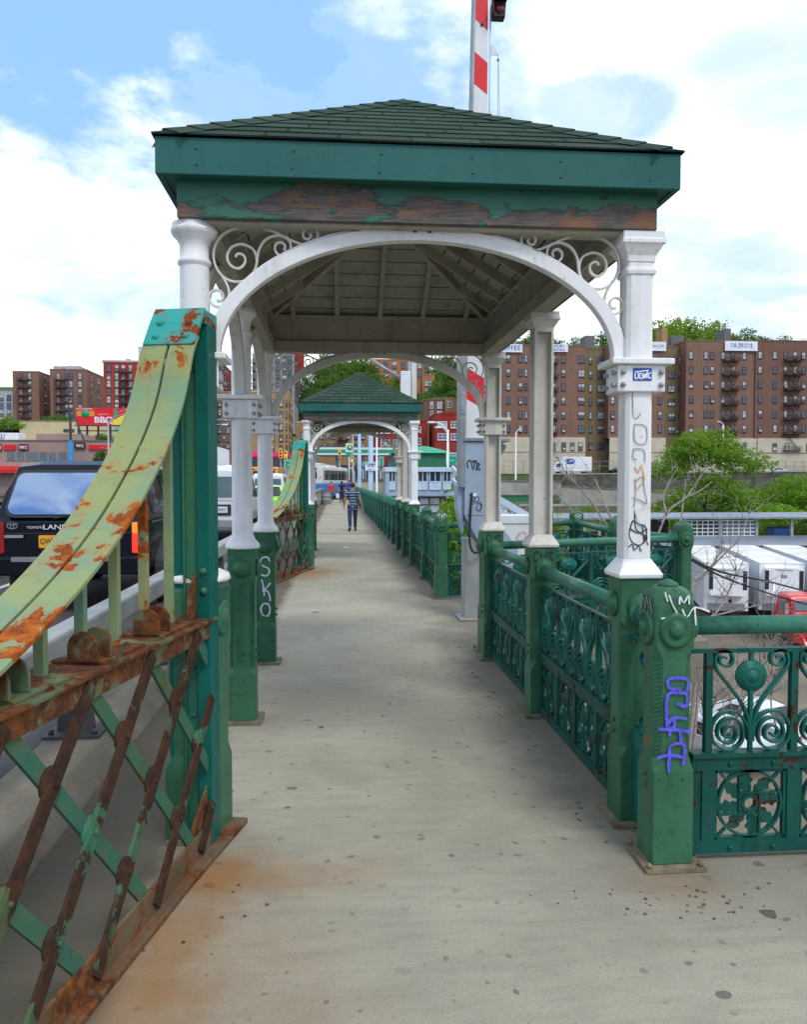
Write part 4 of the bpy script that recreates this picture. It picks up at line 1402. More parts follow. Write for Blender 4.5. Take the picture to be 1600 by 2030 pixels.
def make_truss():
    root = thing('truss_barrier', 'near rusty lattice truss barrier with curved flaking yellow green arm', 'barrier', (-0.563, 3.72, 0), -(PI / 2 + TA), 'truss barriers')
    W, LEN, ZT = -.24, 2.0, 1.06
    # end post: three plates
    b = MB()
    b.box(-.05, .06, -.062, 0, .03, 2.40)
    b.build('end_post', 'post_teal', root, bevel=.004)
    b = MB()
    b.box(.015, .035, -.135, -.064, .03, 2.36)
    b.box(.035, .047, -.135, -.125, .03, 2.36)
    b.build('web_plate', 'post_green', root, bevel=.003)
    b = MB()
    b.box(-.045, .02, -.215, -.139, .03, 2.36)
    b.build('rear_channel', 'post_teal', root, bevel=.004)
    rv = MB()
    for z in (.14, .42, .62, .84, 1.0, 1.20, 1.29, 2.2):
        rv.ball((.062, -.03, z) if z in (.14, 1.20, 1.29) else (.038, -.09, z), .017 if z in (.14, 1.20, 1.29) else .010, 9, 6)
    rv.build('rivet', 'post_green', root)
    # curved arm: two flat halves with a gap
    path = [(-.01, 2.47), (.075, 2.45), (.16, 2.33), (.224, 2.245), (.336, 2.02), (.516, 1.806), (.765, 1.592), (1.01, 1.432), (1.30, 1.29), (1.62, 1.165), (1.93, 1.085)]
    C = smooth_line(path[2:], 5)
    for y0, y1 in ((W, W / 2 - .006), (W / 2 + .006, 0)):
        a = MB()
        P = [(p[0], (y0 + y1) / 2, p[1]) for p in C]
        a.strip(P, y1 - y0, .016, (0, 1, 0))
        a.build('arm_plate', 'arm_paint', root, bevel=.003)
    a = MB()
    P = [(p[0] - .018, W / 2, p[1] - .030) for p in C]
    a.strip(P, .02, .05, (0, 1, 0))
    a.build('arm_web', 'dark_steel', root)
    a = MB()
    K = [(.0, 2.472), (.07, 2.466), (.125, 2.40), (.205, 2.285)]
    a.strip([(p[0], W / 2, p[1]) for p in K[1:]], .236, .02, (0, 1, 0))
    a.box(-.06, .075, W + .005, -.002, 2.40, 2.462)
    cap = a.build('arm_cap', 'post_cyan', root, bevel=.004)
    rv = MB()
    d = Vector((.08, 0, -.115)).normalized()
    nrm = Vector((.115, 0, .08)).normalized()
    for s in (.045, .125):
        for y in (W * .78, W * .22):
            p = Vector((.108, y, 2.425)) + d * s + nrm * .008
            rv.ball(p, .017, 10, 6)
    rv.build('rivet', 'post_cyan', cap)
    # top flange, bottom chord
    b = MB()
    b.box(0.0, LEN, W, .012, ZT, ZT + .014)
    b.box(0.06, LEN, -.018, -.004, ZT - .075, ZT)
    for u in (.36, .83, 1.32, 1.75):
        b.box(u - .16, u + .16, W + .03, -.02, ZT + .0145, ZT + .026)
        for du in (-.11, .11):
            b.ball((u + du, -.07, ZT + .027), .014, 8, 4)
    b.build('top_flange', 'truss_rusty', root, bevel=.002)
    b = MB()
    b.box(-.02, LEN, -.10, -.02, .03, .045)
    b.box(-.02, LEN, -.02, -.006, .03, .135)
    b.build('bottom_chord', 'chord_rust', root, bevel=.002)
    b = MB()
    b.prism([(-.25, -.11), (LEN + .02, -.11), (LEN + .02, .035), (.4, .04), (.0, .055), (-.25, .065)], (0, 0, .003), (1, 0, 0), (0, 1, 0), (0, 0, .027))
    b.build('base_strip', 'chord_rust', root, bevel=.006)
    # lattice

    def clip(a, c):
        (u0, z0), (u1, z1) = a, c
        if u0 > u1:
            u0, z0, u1, z1 = u1, z1, u0, z0
        if u1 <= .05 or u0 >= LEN - .02:
            return None
        if u0 < .05:
            t = (.05 - u0) / (u1 - u0); z0 += (z1 - z0) * t; u0 = .05
        if u1 > LEN - .02:
            t = (LEN - .02 - u0) / (u1 - u0); z1 = z0 + (z1 - z0) * t; u1 = LEN - .02
        return (u0, z0), (u1, z1)
    z0, z1, run_ = .06, ZT - .02, .90
    u = -.70
    while u < LEN:
        for (p, q, y, nm) in (((u, z1), (u + run_, z0), .0, 'diagonal'), ((u, z0), (u + run_, z1), -.022, 'counter_diagonal')):
            cc = clip(p, q)
            if cc:
                b = MB()
                b.bar((cc[0][0], y, cc[0][1]), (cc[1][0], y, cc[1][1]), .058, .014, up=(0, 1, 0))
                b.build('lattice_bar', 'truss_paint' if nm == 'diagonal' else 'truss_green', root, bevel=.0015)
        u += .45
    b = MB()
    for i in range(-2, 10):
        for j in range(1, 4):
            uu = -.25 + .225 * i + .0
            zz = z0 + (z1 - z0) * j / 4
            k = (uu + .25) / .225
            if (i + j) % 2 == 0 and .10 < uu < LEN - .05:
                b = MB()
                b.lathe([(.001, -.007), (.052, -.007), (.055, 0), (.052, .007), (.001, .007)], 16, (uu, -.011, zz), 'Y')
                b.ball((uu, .006, zz), .012, 7, 4)
                b.build('gusset', 'truss_paint', root)
    # pickets between flange and arm, with ears at their feet
    k = 0
    uu = .23
    while uu < 1.75:
        zt = None
        for p, q in zip(C, C[1:]):
            if p[0] <= uu <= q[0]:
                zt = p[1] + (q[1] - p[1]) * (uu - p[0]) / max(1e-6, q[0] - p[0])
        if zt and zt - .02 > ZT + .05:
            b = MB()
            b.box(uu - .014, uu + .014, W / 2 - .018, W / 2 + .018, ZT + .013, zt - .012)
            b.build('picket', 'arm_paint', root, bevel=.002)
        if k % 2 == 1:
            b = MB()
            pts = [(-.055, 0), (.055, 0)] + [(.055 * math.cos(a), .05 + .055 * math.sin(a)) for a in [PI * j / 10 for j in range(11)]]
            b.prism(pts, (uu - .05, W / 2 + .035, ZT + .026), (0, 1, 0), (0, 0, 1), (.012, 0, 0))
            b.build('ear_bracket', 'truss_rusty', root, bevel=.003)
            b = MB()
            b.prism(pts, (uu + .045, W / 2 + .035, ZT + .026), (0, 1, 0), (0, 0, 1), (.012, 0, 0))
            b.build('ear_bracket', 'truss_rusty', root, bevel=.003)
        uu += .24
        k += 1
    b = MB()
    b.prism([(.062, 0), (.17, 0), (.155, .09), (.12, .16), (.062, .20)], (0, W / 2 + .045, ZT + .015), (1, 0, 0), (0, 0, 1), (0, .012, 0))
    b.build('gusset_plate', 'truss_rusty', root, bevel=.003)
    b = MB()
    b.prism([(.062, 0), (.30, 0), (.24, .12), (.062, .26)], (0, -.02, .045), (1, 0, 0), (0, 0, 1), (0, -.012, 0))
    b.build('gusset_plate', 'truss_rusty', root, bevel=.003)
    # end boards
    b = MB()
    b.box(LEN, LEN + .02, W, W / 2 - .004, .02, ZT - .002)
    b.box(LEN, LEN + .02, W / 2 + .004, .0, .02, ZT - .002)
    b.build('end_board', 'truss_end', root, bevel=.003)
    return root


painted('truss_green', (0.065, 0.135, 0.060), (0.035, 0.150, 0.105), rust=0.60, rust_scale=5, rustcol=(0.09, 0.04, 0.02), rustcol2=(0.22, 0.09, 0.02), sharp=0.05, dirt=0.4, rough=0.55)
painted('truss_end', (0.10, 0.13, 0.035), (0.14, 0.17, 0.055), rust=0.62, rust_scale=4, rustcol=(0.12, 0.05, 0.015), rustcol2=(0.25, 0.10, 0.02), dirt=0.5)
tr = make_truss()
tr2 = dup(tr, (-0.552, 15.25, 0), rotz=-(PI / 2 + R(13.6)), label='farther truss barrier with orange rusted curved arm beside the second shelter')

# ------------------------------------------------------------------ box beam guard rail and concrete parapet by the road
g = thing('guard_rail', 'grey box beam guard rail on steel posts between walkway and road', 'guard rail', (-1.62, 0, 0))
b = MB()
b.box(-.075, .075, 1.0, 17.0, .68, .84)
b.build('beam', 'galvanised', g, bevel=.02)
b = MB()
b.box(-.05, .05, 1.0, 17.0, .40, .48)
b.build('lower_beam', 'galvanised', g, bevel=.01)
for y in (2.9, 5.05, 7.0, 9.0, 11.0, 13.0, 15.0, 16.8):
    b = MB()
    b.prism([(-.12, 0), (.12, 0), (.05, .68), (-.05, .68)], (.0, y - .006, .14), (1, 0, 0), (0, 0, 1), (0, .012, 0))
    b.box(-.02, .02, y, y + .10, .14, .68)
    p = b.build('post', 'dark_steel', g, bevel=.003)
    b = MB()
    b.box(-.17, .17, y - .12, y + .16, .132, .15)
    for sx in (-1, 1):
        b.lathe([(.0, .15), (.018, .15), (.018, .18), (.001, .18)], 6, (sx * .13, y - .07, 0))
    b.build('base_plate', 'dark_steel', p)
pr = thing('concrete_parapet', 'grey concrete parapet with recessed panels along the far walkway', 'parapet', (-1.40, 0, 0))
b = MB()
b.box(-.16, .12, 17.3, 72, .0, .9)
b.build('wall', 'wall_concrete', pr)
b = MB()
b.box(-.20, .17, 17.25, 72.05, .9, 1.05)
b.box(-.20, .22, 17.25, 72.05, .002, .18)
b.build('coping', 'kerb_concrete', pr, bevel=.02)
for i in range(22):
    y = 17.6 + i * 2.5
    b = MB()
    b.box(.12, .16, y, y + .45, .18, .9)
    b.build('pilaster', 'wall_concrete', pr)

# ------------------------------------------------------------------ the raised barrier gate with its striped arm
GBX, GBY = 1.67, 9.55
gt = thing('barrier_gate', 'raised red and white striped barrier arm on a grey blue graffitied steel housing', 'barrier gate', (GBX, GBY, 0))


def arm_edge(z):
    t = (z - 2.2) / 6.4
    return (-.125 + .135 * t, .105 + .04 * t)


b = MB()
zs = [2.22, 9.2]
lo_, hi_ = arm_edge(zs[0]), arm_edge(zs[1])
v = []
for z, e2 in ((zs[0], lo_), (zs[1], hi_)):
    dpt = .30 if z < 3 else .16
    v += [(e2[0], 0, z), (e2[1], 0, z), (e2[1], dpt, z), (e2[0], dpt, z)]
b.add(v, [(0, 3, 2, 1), (4, 5, 6, 7), (0, 1, 5, 4), (1, 2, 6, 5), (2, 3, 7, 6), (3, 0, 4, 7)])
b.mat = 1
z = 9.2 - .18
while z > 2.4:
    zl, hgt, drop = z, .37, .125
    top_l, top_r, bot_l, bot_r = zl, zl - drop, zl - hgt, zl - hgt - drop
    if bot_r > 2.24 and top_l < 9.19:
        q = [(arm_edge(bot_l)[0] + .003, -.003, bot_l), (arm_edge(bot_r)[1] - .003, -.003, bot_r), (arm_edge(top_r)[1] - .003, -.003, top_r), (arm_edge(top_l)[0] + .003, -.003, top_l)]
        b.add(q, [(0, 1, 2, 3)])
    z -= .745
arm = b.build('arm', ['board_white', 'red_paint'], gt)
b = MB()
b.add([(lo_[0] - .02, -.02, 2.0), (lo_[0], -.02, 2.0), (lo_[0], .30, 2.0), (lo_[0] - .02, .30, 2.0), (hi_[0] - .02, -.01, 9.2), (hi_[0], -.01, 9.2), (hi_[0], .16, 9.2), (hi_[0] - .02, .16, 9.2)],
      [(0, 3, 2, 1), (4, 5, 6, 7), (0, 1, 5, 4), (1, 2, 6, 5), (2, 3, 7, 6), (3, 0, 4, 7)])
b.build('side_plate', 'steel_grey', arm)
b = MB()
b.tube([(lo_[1] + .03, .02, 2.3), (hi_[1] + .03, .02, 9.2)], .012, 8)
b.build('conduit', 'pale_blue', arm)
lx = arm_edge(7.2)[1] + .03
b = MB()
b.stack([(7.16, .075, .06, .01), (7.33, .085, .07, .01)], c=(lx + .085, -.02, 0))
b.prism([(-.09, 0), (.09, 0), (.09, .012), (-.09, .012)], (lx + .085, -.18, 7.33), (1, 0, 0), (0, 0, 1), (0, .13, 0))
b.prism([(-.0, 0), (.012, 0), (.012, .15), (.0, .17)], (lx, -.15, 7.17), (1, 0, 0), (0, 0, 1), (0, .1, 0))
lamp = b.build('signal_lamp', 'black_paint', arm, bevel=.006)
b = MB()
b.lathe([(.001, -.03), (.03, -.024), (.055, -.008), (.06, .0)], 16, (lx + .09, -.081, 7.25), 'Y')
b.build('lens', 'lens_dark_red', lamp)
b = MB()
b.prism([(0, 0), (.085, 0), (.012, .13), (0, .13)], (lx + .01, -.01, 6.75), (1, 0, 0), (0, 0, 1), (0, .01, 0))
b.build('cable_bracket', 'board_white', arm)
b = MB()
for dx in (0.0, .012):
    b.tube([(lx + .092, 0, 6.78), (lx + .092 + dx * 1.5, 0, 6.2), (lx + .10 + dx * 4, .02, 4.4), (lx + .11 + dx * 7, .05, 2.6)], .004, 6)
b.ball((lx + .092, 0, 6.70), .018, 8, 6)
b.build('cable', 'galvanised', arm)
b = MB()
b.ball((.06, -.008, 7.1), .02, 8, 6)
b.build('bolt', 'dark_steel', arm)
# housing
b = MB()
b.box(-.19, -.125, -.05, .26, 1.62, 3.4)
b.box(-.185, -.13, -.06, -.05, 2.5, 2.75)
b.build('guide_post', 'steel_grey', gt, bevel=.008)
b = MB()
b.box(-.135, .115, -.045, .30, 1.28, 2.17)
b.prism([(-.215, 1.64), (-.137, 1.64), (-.137, 1.05), (-.215, 1.35)], (0, .02, 0), (1, 0, 0), (0, 0, 1), (0, .26, 0))
b.prism([(-.135, 1.277), (.115, 1.277), (.30, 1.0), (.30, .92), (.06, .92)], (0, -.04, 0), (1, 0, 0), (0, 0, 1), (0, .33, 0))
hs = b.build('housing', 'blue_grey', gt, bevel=.006)
b = MB()
b.box(-.125, .115, .0, .28, .03, 1.0)
b.box(-.19, .17, -.06, .34, .003, .03)
b.build('pedestal', 'galvanised', gt, bevel=.006)
b = MB()
b.box(-.15, .42, -.07, .36, 2.175, 2.215)
b.bar((.36, .1, 2.15), (.11, .1, 1.72), .10, .06, up=(0, 1, 0))
b.build('bracket_arm', 'steel_grey', gt, bevel=.004)
b = MB()
b.tube(smooth_line([(-.05, -.055, 1.55), (-.075, -.075, 1.2), (-.08, -.10, .95), (-.03, -.11, .84), (.05, -.09, .86), (.09, -.06, .9)], 5), .014, 8)
b.build('hose', 'rubber', gt)
hg = lambda pts: [((x - 150) / 3.625 / 163, (1100 - y) / 3.625 / 163) for x, y in pts]
L = [hg(a) for a in ([(105, 1040), (100, 1000), (122, 985), (140, 1050)], [(130, 1000), (150, 985), (148, 1040)], [(150, 1005), (165, 985), (170, 1035), (158, 1050)], [(165, 1010), (188, 1008), (172, 1050), (195, 1045)])]
strokes('graffiti', L, (-.02, -.0455, 1.75), (1, 0, 0), (0, 0, 1), .016, 'marker_black', hs)
L = [hg(a) for a in ([(120, 1270), (140, 1262), (150, 1285), (130, 1295), (120, 1270), (160, 1300)], [(150, 1300), (175, 1285), (185, 1310), (165, 1335), (150, 1300)], [(130, 1320), (125, 1345), (150, 1335), (140, 1310)], [(170, 1330), (200, 1350), (185, 1390), (165, 1370), (180, 1340)], [(195, 1320), (205, 1360), (190, 1400)])]
strokes('graffiti', L, (-.02, -.0455, 1.83), (1, 0, 0), (0, 0, 1), .008, 'marker_black', hs)
b = MB()
b.box(-.05, .01, -.049, -.046, 1.66 - .15, 1.70 - .15)
b.build('label_plate', 'sticker_white', hs)

cb = thing('control_cabinet', 'pale grey steel control cabinet with pink graffiti behind the shelter column', 'cabinet', (2.32, 10.25, 0))
b = MB()
b.box(-.20, .20, 0, .35, .62, 1.14)
b.prism([(-.20, 1.16), (.20, 1.16), (.20, .62), (.03, .62), (.03, .85), (-.20, 1.1)], (0, -.003, 0), (1, 0, 0), (0, 0, 1), (0, -.03, 0)) if False else None
c0 = b.build('body', 'cab_grey' if 'cab_grey' in MATS else 'board_white', cb, bevel=.008)
b = MB()
b.box(-.215, .215, -.015, .365, 1.14, 1.25)
b.build('lid', 'board_white', cb, bevel=.008)
b = MB()
b.box(-.12, .12, .06, .30, .004, .62)
b.build('stand', 'blue_grey', cb)
b = MB()
b.prism([(-.28, 1.1), (-.20, 1.12), (.03, .82), (.03, .5), (-.28, .5)], (0, -.05, 0), (1, 0, 0), (0, 0, 1), (0, .03, 0))
b.build('side_gusset', 'blue_grey', cb)
basic('spray_pink', (0.62, 0.36, 0.42), 0.6)
strokes('graffiti', [[(.02, .05), (.10, .08), (.13, .02), (.06, -.04), (.0, .0), (.05, .05)], [(.04, -.08), (.08, -.02), (.06, -.12)]], (0.02, -.0005, .95), (1, 0, 0), (0, 0, 1), .02, 'spray_pink', c0)

# the second barrier gate, far along
fg = thing('barrier_gate', 'distant pale mast with white box and sloping grey tube behind the second shelter roof', 'barrier gate', (at(815, 760, 24).x, 24, 0))
b = MB(); b.box(.02, .17, 0, .3, 0, 6.2); b.build('mast', 'white_grimy_shaded', fg, bevel=.01)
b = MB(); b.box(-.06, .02, .05, .3, 0, 6.2); b.build('side_plate', 'blue_grey', fg)
b = MB(); z0, z1 = at(805, 830, 24).z, at(805, 737, 24).z; b.box(-.32, -.02, -.15, .1, z0, z1); b.build('housing', 'board_white', fg, bevel=.02)
b = MB(); p, q = at(728, 708, 24), at(797, 752, 24); o = fg.location; b.tube([(p.x - o.x, .0, p.z), (q.x - o.x, 0, q.z)], .045, 8); b.build('tube', 'galvanised', fg)
# ------------------------------------------------------------------ vehicles (local +Y is forward, origin under the rear bumper)
def car_paint(name, col, rough=0.25):
    return basic(name, col, rough, var=0.05, spec=0.5, coat=0.6)


basic('paint_navy', (0.004, 0.005, 0.010), .18, var=.05, spec=.35)
car_paint('paint_white', (0.70, 0.71, 0.72), .35)
car_paint('paint_lime', (0.30, 0.80, 0.02), .35)
car_paint('paint_silver', (0.50, 0.53, 0.57), .3)
car_paint('paint_red', (0.62, 0.015, 0.012), .3)
car_paint('paint_orange', (0.85, 0.36, 0.02), .4)
car_paint('paint_blue', (0.02, 0.20, 0.62), .4)
car_paint('paint_dark', (0.05, 0.06, 0.07), .3)
basic('trailer_white', (0.84, 0.85, 0.86), .5, var=.08, scale=.5, dirt=.25, dirtcol=(.4, .4, .38))
basic('trailer_roof', (0.68, 0.67, 0.62), .6, var=.12, scale=.4, dirt=.4, dirtcol=(.35, .34, .31))
basic('trailer_side', (0.55, 0.60, 0.66), .4, var=.1, scale=.5)  # bluish grey puts the shade of the trailer flanks into the colour
basic('bumper_grey', (0.35, 0.36, 0.37), .4, .4)
basic('plastic_dark', (0.03, 0.03, 0.033), .5)
basic('plate_orange', (0.80, 0.38, 0.02), .5)
basic('plate_white', (0.62, 0.68, 0.66), .5)
basic('letter_white', (0.75, 0.76, 0.78), .4)
basic('letter_black', (0.02, 0.02, 0.02), .5)
basic('letter_blue', (0.02, 0.06, 0.35), .5)


def auto_glass(name, col):
    m, k, b = new_mat(name)
    b.inputs['Base Color'].default_value = (*col, 1)
    b.inputs['Roughness'].default_value = 0.03
    b.inputs['Specular IOR Level'].default_value = 0.5
    b.inputs['IOR'].default_value = 1.45
    return m


auto_glass('glass_dark', (0.012, 0.02, 0.028))
auto_glass('glass_blue', (0.30, 0.40, 0.56))
MATS['glass_blue'].node_tree.nodes['Principled BSDF'].inputs['Metallic'].default_value = 0.8
auto_glass('glass_pale', (0.10, 0.15, 0.17))


def section(st):
    y, zb, zm, zt, hw, hr = st
    h = [(hw * .84, zb), (hw * .96, zb + .05), (hw, zb + (zm - zb) * .45), (hw * .985, zm), (hw * .96 if hr > hw * .95 else (hw * .3 + hr * .7), zm + (zt - zm) * .55), (hr, zt - min(.09, (zt - zm) * .35)), (hr * .93, zt - min(.03, (zt - zm) * .12)), (hr * .6, zt)]
    return [(x, y, z) for x, z in h] + [(-x, y, z) for x, z in reversed(h)]


def body_loft(stations):
    b = MB()
    secs = [section(s) for s in stations]
    n = len(secs[0])
    v = [p for s in secs for p in s]
    f = []
    for j in range(len(secs) - 1):
        for i in range(n):
            f.append((j * n + i, (j + 1) * n + i, (j + 1) * n + (i + 1) % n, j * n + (i + 1) % n))
    f.append(tuple(range(n)))
    f.append(tuple((len(secs) - 1) * n + i for i in range(n))[::-1])
    b.add(v, f, False)
    return b


def wheel(root, x, y, r=.36, w=.22, z0=0.0):
    b = MB()
    s = 1 if x > 0 else -1
    b.lathe([(r * .6, -w / 2), (r * .94, -w / 2), (r, -w * .3), (r, w * .3), (r * .94, w / 2), (r * .6, w / 2)], 24, (x, y, z0 + r), 'X')
    t = b.build('wheel', 'rubber', root)
    c = MB()
    c.lathe([(.001, -w * .1 * s), (r * .2, w * .42 * s), (r * .5, w * .40 * s), (r * .62, w * .5 * s), (r * .62, -w * .3 * s)], 20, (x, y, z0 + r), 'X')
    c.build('rim', 'bumper_grey', t)
    return t


def side_glass(root, stations, spans, mat='glass_dark', lo=.10, hi=.86):
    """windows on both flanks between stations"""
    def flank(y, t, sx):
        for a, c in zip(stations, stations[1:]):
            if a[0] <= y <= c[0]:
                k = (y - a[0]) / (c[0] - a[0])
                s = [p + (q - p) * k for p, q in zip(a, c)]
                p0, p1 = (s[4] * .985, s[2]), (s[5], s[3] - .08)
                return Vector((sx * (p0[0] + (p1[0] - p0[0]) * t + .012), y, p0[1] + (p1[1] - p0[1]) * t))
    for sx in (-1, 1):
        for (ya, yb, yc, yd) in spans:
            b = MB()
            q = [flank(ya, lo, sx), flank(yb, lo, sx), flank(yc, hi, sx), flank(yd, hi, sx)]
            nrm = Vector((sx, 0, 0)) * .008
            b.add(q + [p - nrm * 4 for p in q], [(0, 1, 2, 3) if sx > 0 else (3, 2, 1, 0), (0, 4, 5, 1), (1, 5, 6, 2), (2, 6, 7, 3), (3, 7, 4, 0)])
            b.build('side_window', mat, root)


def rounded(w, h, r=.05, n=4, taper=0.0):
    """rounded rectangle centred on the origin; taper narrows the top"""
    pts = []
    for cx, cy, a0 in ((w / 2 - r, -h / 2 + r, -90), (w / 2 - r - taper, h / 2 - r, 0), (-w / 2 + r + taper, h / 2 - r, 90), (-w / 2 + r, -h / 2 + r, 180)):
        for i in range(n + 1):
            a = R(a0 + 90 * i / n)
            pts.append((cx + r * math.cos(a), cy + r * math.sin(a)))
    return pts


def panel_on(root, name, mat, c, w, h, tilt=0.0, r=.04, taper=0.0, thick=.02, yaw=0.0, bevel=0.0):
    """a rounded plate facing rearward (-Y), tilted forward by `tilt`"""
    b = MB()
    uy = Vector((0, math.sin(tilt), math.cos(tilt)))
    ux = Vector((math.cos(yaw), math.sin(yaw), 0))
    nrm = ux.cross(uy)
    b.prism(rounded(w, h, r, 4, taper), Vector(c), ux, uy, nrm * thick)
    return b.build(name, mat, root, bevel=bevel)


ROADZ = 0.054
# --- dark blue station wagon, seen from behind, beside the curved arm
suv = thing('station_wagon', 'dark navy off-road station wagon with orange plate and lit tail lamp beside the curved arm', 'car', (-3.31, 10.15, ROADZ))
ST = [(0.0, .62, 1.10, 1.14, .90, .86), (.05, .56, 1.13, 1.20, .935, .88), (.17, .52, 1.16, 1.62, .95, .80), (.27, .50, 1.17, 1.85, .955, .73), (.45, .48, 1.17, 1.90, .96, .735), (1.6, .46, 1.16, 1.91, .965, .75), (2.7, .46, 1.13, 1.86, .965, .74), (3.25, .46, 1.10, 1.20, .96, .80), (4.4, .50, 1.04, 1.10, .93, .76), (4.7, .56, .9, .98, .86, .7)]
body_loft(ST).build('body', 'paint_navy', suv, bevel=.02, segs=3)
tl = math.atan2(.22, .67)
g0 = panel_on(suv, 'rear_window', 'glass_blue', (0, .085, 1.485), 1.46, .54, tl, .10, .075, .015)
panel_on(suv, 'window_seal', 'plastic_dark', (0, .10, 1.485), 1.54, .62, tl, .13, .08, .012)
b = MB()
b.bar((.02, .0, 1.21), (.40, -.012, 1.26), .02, .015)
b.bar((.03, -.012, 1.225), (-.18, .0, 1.18), .015, .012)
b.cbox((.08, -.005, 1.155), (.09, .02, .03))
b.build('wiper', 'plastic_dark', suv)
b = MB()
b.prism(rounded(1.9, .22, .08), (0, -.12, .60), (1, 0, 0), (0, 0, 1), (0, .30, 0))
bp_ = b.build('rear_bumper', 'paint_navy', suv, bevel=.02)
b = MB()
b.prism(rounded(1.3, .06, .02), (0, -.128, .69), (1, 0, 0), (0, 0, 1), (0, .02, 0))
b.build('bumper_strip', 'chrome', bp_)
for sx in (-1, 1):
    b = MB()
    b.prism(rounded(.16, .24, .02), (sx * .845, -.025, .87), (1, 0, 0), (0, 0, 1), (0, .06, 0))
    tlmp = b.build('tail_lamp', 'lamp_red' if sx > 0 else 'lens_red', suv, bevel=.008)
    b = MB()
    b.prism(rounded(.16, .14, .02), (sx * .845, -.025, 1.062), (1, 0, 0), (0, 0, 1), (0, .06, 0))
    b.build('indicator', 'lamp_amber' if sx > 0 else 'lens_red', tlmp, bevel=.008)
panel_on(suv, 'license_plate', 'plate_orange', (-.19, -.032, .90), .31, .155, 0, .015)
text('plate_lettering', 'GW7', .10, (-.24, -.0545, .90), (1, 0, 0), (0, 0, 1), 'letter_black', suv, .002, sx=.8)
text('lettering', 'LAND CR', .085, (-.30, -.032, 1.075), (1, 0, 0), (0, 0, 1), 'letter_white', suv, .004, align='LEFT', sx=1.35)
text('lettering', 'TOYOTA', .040, (-.49, -.032, 1.072), (1, 0, 0), (0, 0, 1), 'letter_white', suv, .004, align='LEFT', sx=1.3)
em = MB()
for (cx, cz, a, c) in ((0, 0, .062, .042), (0, .0, .022, .040), (0, .022, .045, .018)):
    em.strip([(-.66 + cx + a * math.cos(2 * PI * i / 24), -.036, 1.10 + cz + c * math.sin(2 * PI * i / 24)) for i in range(25)], .008, .008, (0, -1, 0))
em.build('emblem', 'chrome', suv)
panel_on(suv, 'badge', 'bumper_grey', (-.64, -.030, .965), .22, .035, 0, .01)
b = MB()
b.box(-.82, .82, -.022, .01, .995, 1.005)
b.prism(rounded(.55, .12, .05), (-.05, -.018, .80), (1, 0, 0), (0, 0, 1), (0, .01, 0))
b.build('tailgate_seam', 'plastic_dark', suv)
side_glass(suv, ST, [(.42, 1.25, 1.25, .50), (1.32, 2.1, 2.1, 1.32), (2.17, 3.0, 2.75, 2.17)])
for sx in (-1, 1):
    for yy in (.95, 3.75):
        wheel(suv, sx * .82, yy, .40, .26)
        b = MB()
        b.strip([(sx * .975, yy + .47 * math.cos(PI * i / 16), .42 + .47 * math.sin(PI * i / 16)) for i in range(17)], .10, .05, (sx, 0, 0))
        b.build('fender_flare', 'plastic_dark', suv, bevel=.01)
    b = MB()
    b.prism([(0, 0), (.004, .0), (.004, .02), (0, .02)], (sx * .968, .2, 1.12), (1, 0, 0), (0, 0, 1), (0, 2.9, 0))
    b.cbox((sx * .972, .22 + 1.3, 1.0), (.02, .16, .03))
    b.build('side_trim', 'chrome', suv)


def van(label, loc, plate, rotz=0.0, group='vans in the traffic'):
    t = thing('white_van', label, 'van', loc, rotz, group)
    S = [(0.0, .48, 1.02, 1.06, .94, .90), (.03, .45, 1.05, 1.15, .97, .92), (.10, .43, 1.08, 1.92, .985, .84), (.22, .42, 1.08, 2.06, .99, .82), (.6, .42, 1.08, 2.09, .99, .83), (3.7, .42, 1.08, 2.06, .99, .82), (4.4, .42, 1.08, 1.20, .98, .85), (5.2, .48, .98, 1.05, .93, .78), (5.4, .55, .8, .9, .85, .7)]
    body_loft(S).build('body', 'paint_white', t, bevel=.025, segs=3)
    for sx in (-1, 1):
        panel_on(t, 'rear_window', 'glass_pale', (sx * .395, .035, 1.49), .66, .54, R(4), .06, .0, .02)
        panel_on(t, 'tail_lamp', 'lens_red', (sx * .90, -.008, 1.12), .10, .42, 0, .02, 0, .03)
        for yy in (1.0, 4.3):
            wheel(t, sx * .83, yy, .37, .25)
    b = MB()
    b.prism(rounded(1.96, .20, .05), (0, -.16, .50), (1, 0, 0), (0, 0, 1), (0, .22, 0))
    b.build('rear_bumper', 'bumper_grey', t, bevel=.015)
    b = MB()
    b.box(-.006, .006, -.022, .0, .62, 1.1)
    b.box(-.86, .86, -.022, .0, 1.125, 1.135)
    b.cbox((.10, -.03, .95), (.05, .03, .14))
    b.build('door_seam', 'plastic_dark', t)
    panel_on(t, 'plate_recess', 'plastic_dark', (.42, -.012, .86), .50, .30, 0, .02, 0, .012)
    panel_on(t, 'license_plate', 'plate_white', (.42, -.026, .87), .32, .17, 0, .01)
    text('plate_lettering', plate, .10, (.42, -.049, .87), (1, 0, 0), (0, 0, 1), 'letter_blue', t, .002, sx=.9)
    b = MB()
    b.cbox((0, .10, 2.075), (.30, .04, .035))
    b.build('brake_lamp', 'lens_red', t)
    side_glass(t, S, [(.35, 1.5, 1.5, .38), (1.65, 2.8, 2.8, 1.65), (2.95, 4.1, 3.78, 2.95)])
    return t


van('white panel van with dark bumper and pale plate behind the round left column', (-3.52, 21.8, ROADZ), '30E-I')
van('distant white van with blue tinted rear window beyond the lime taxi', (-3.85, 45, ROADZ), 'XR4')


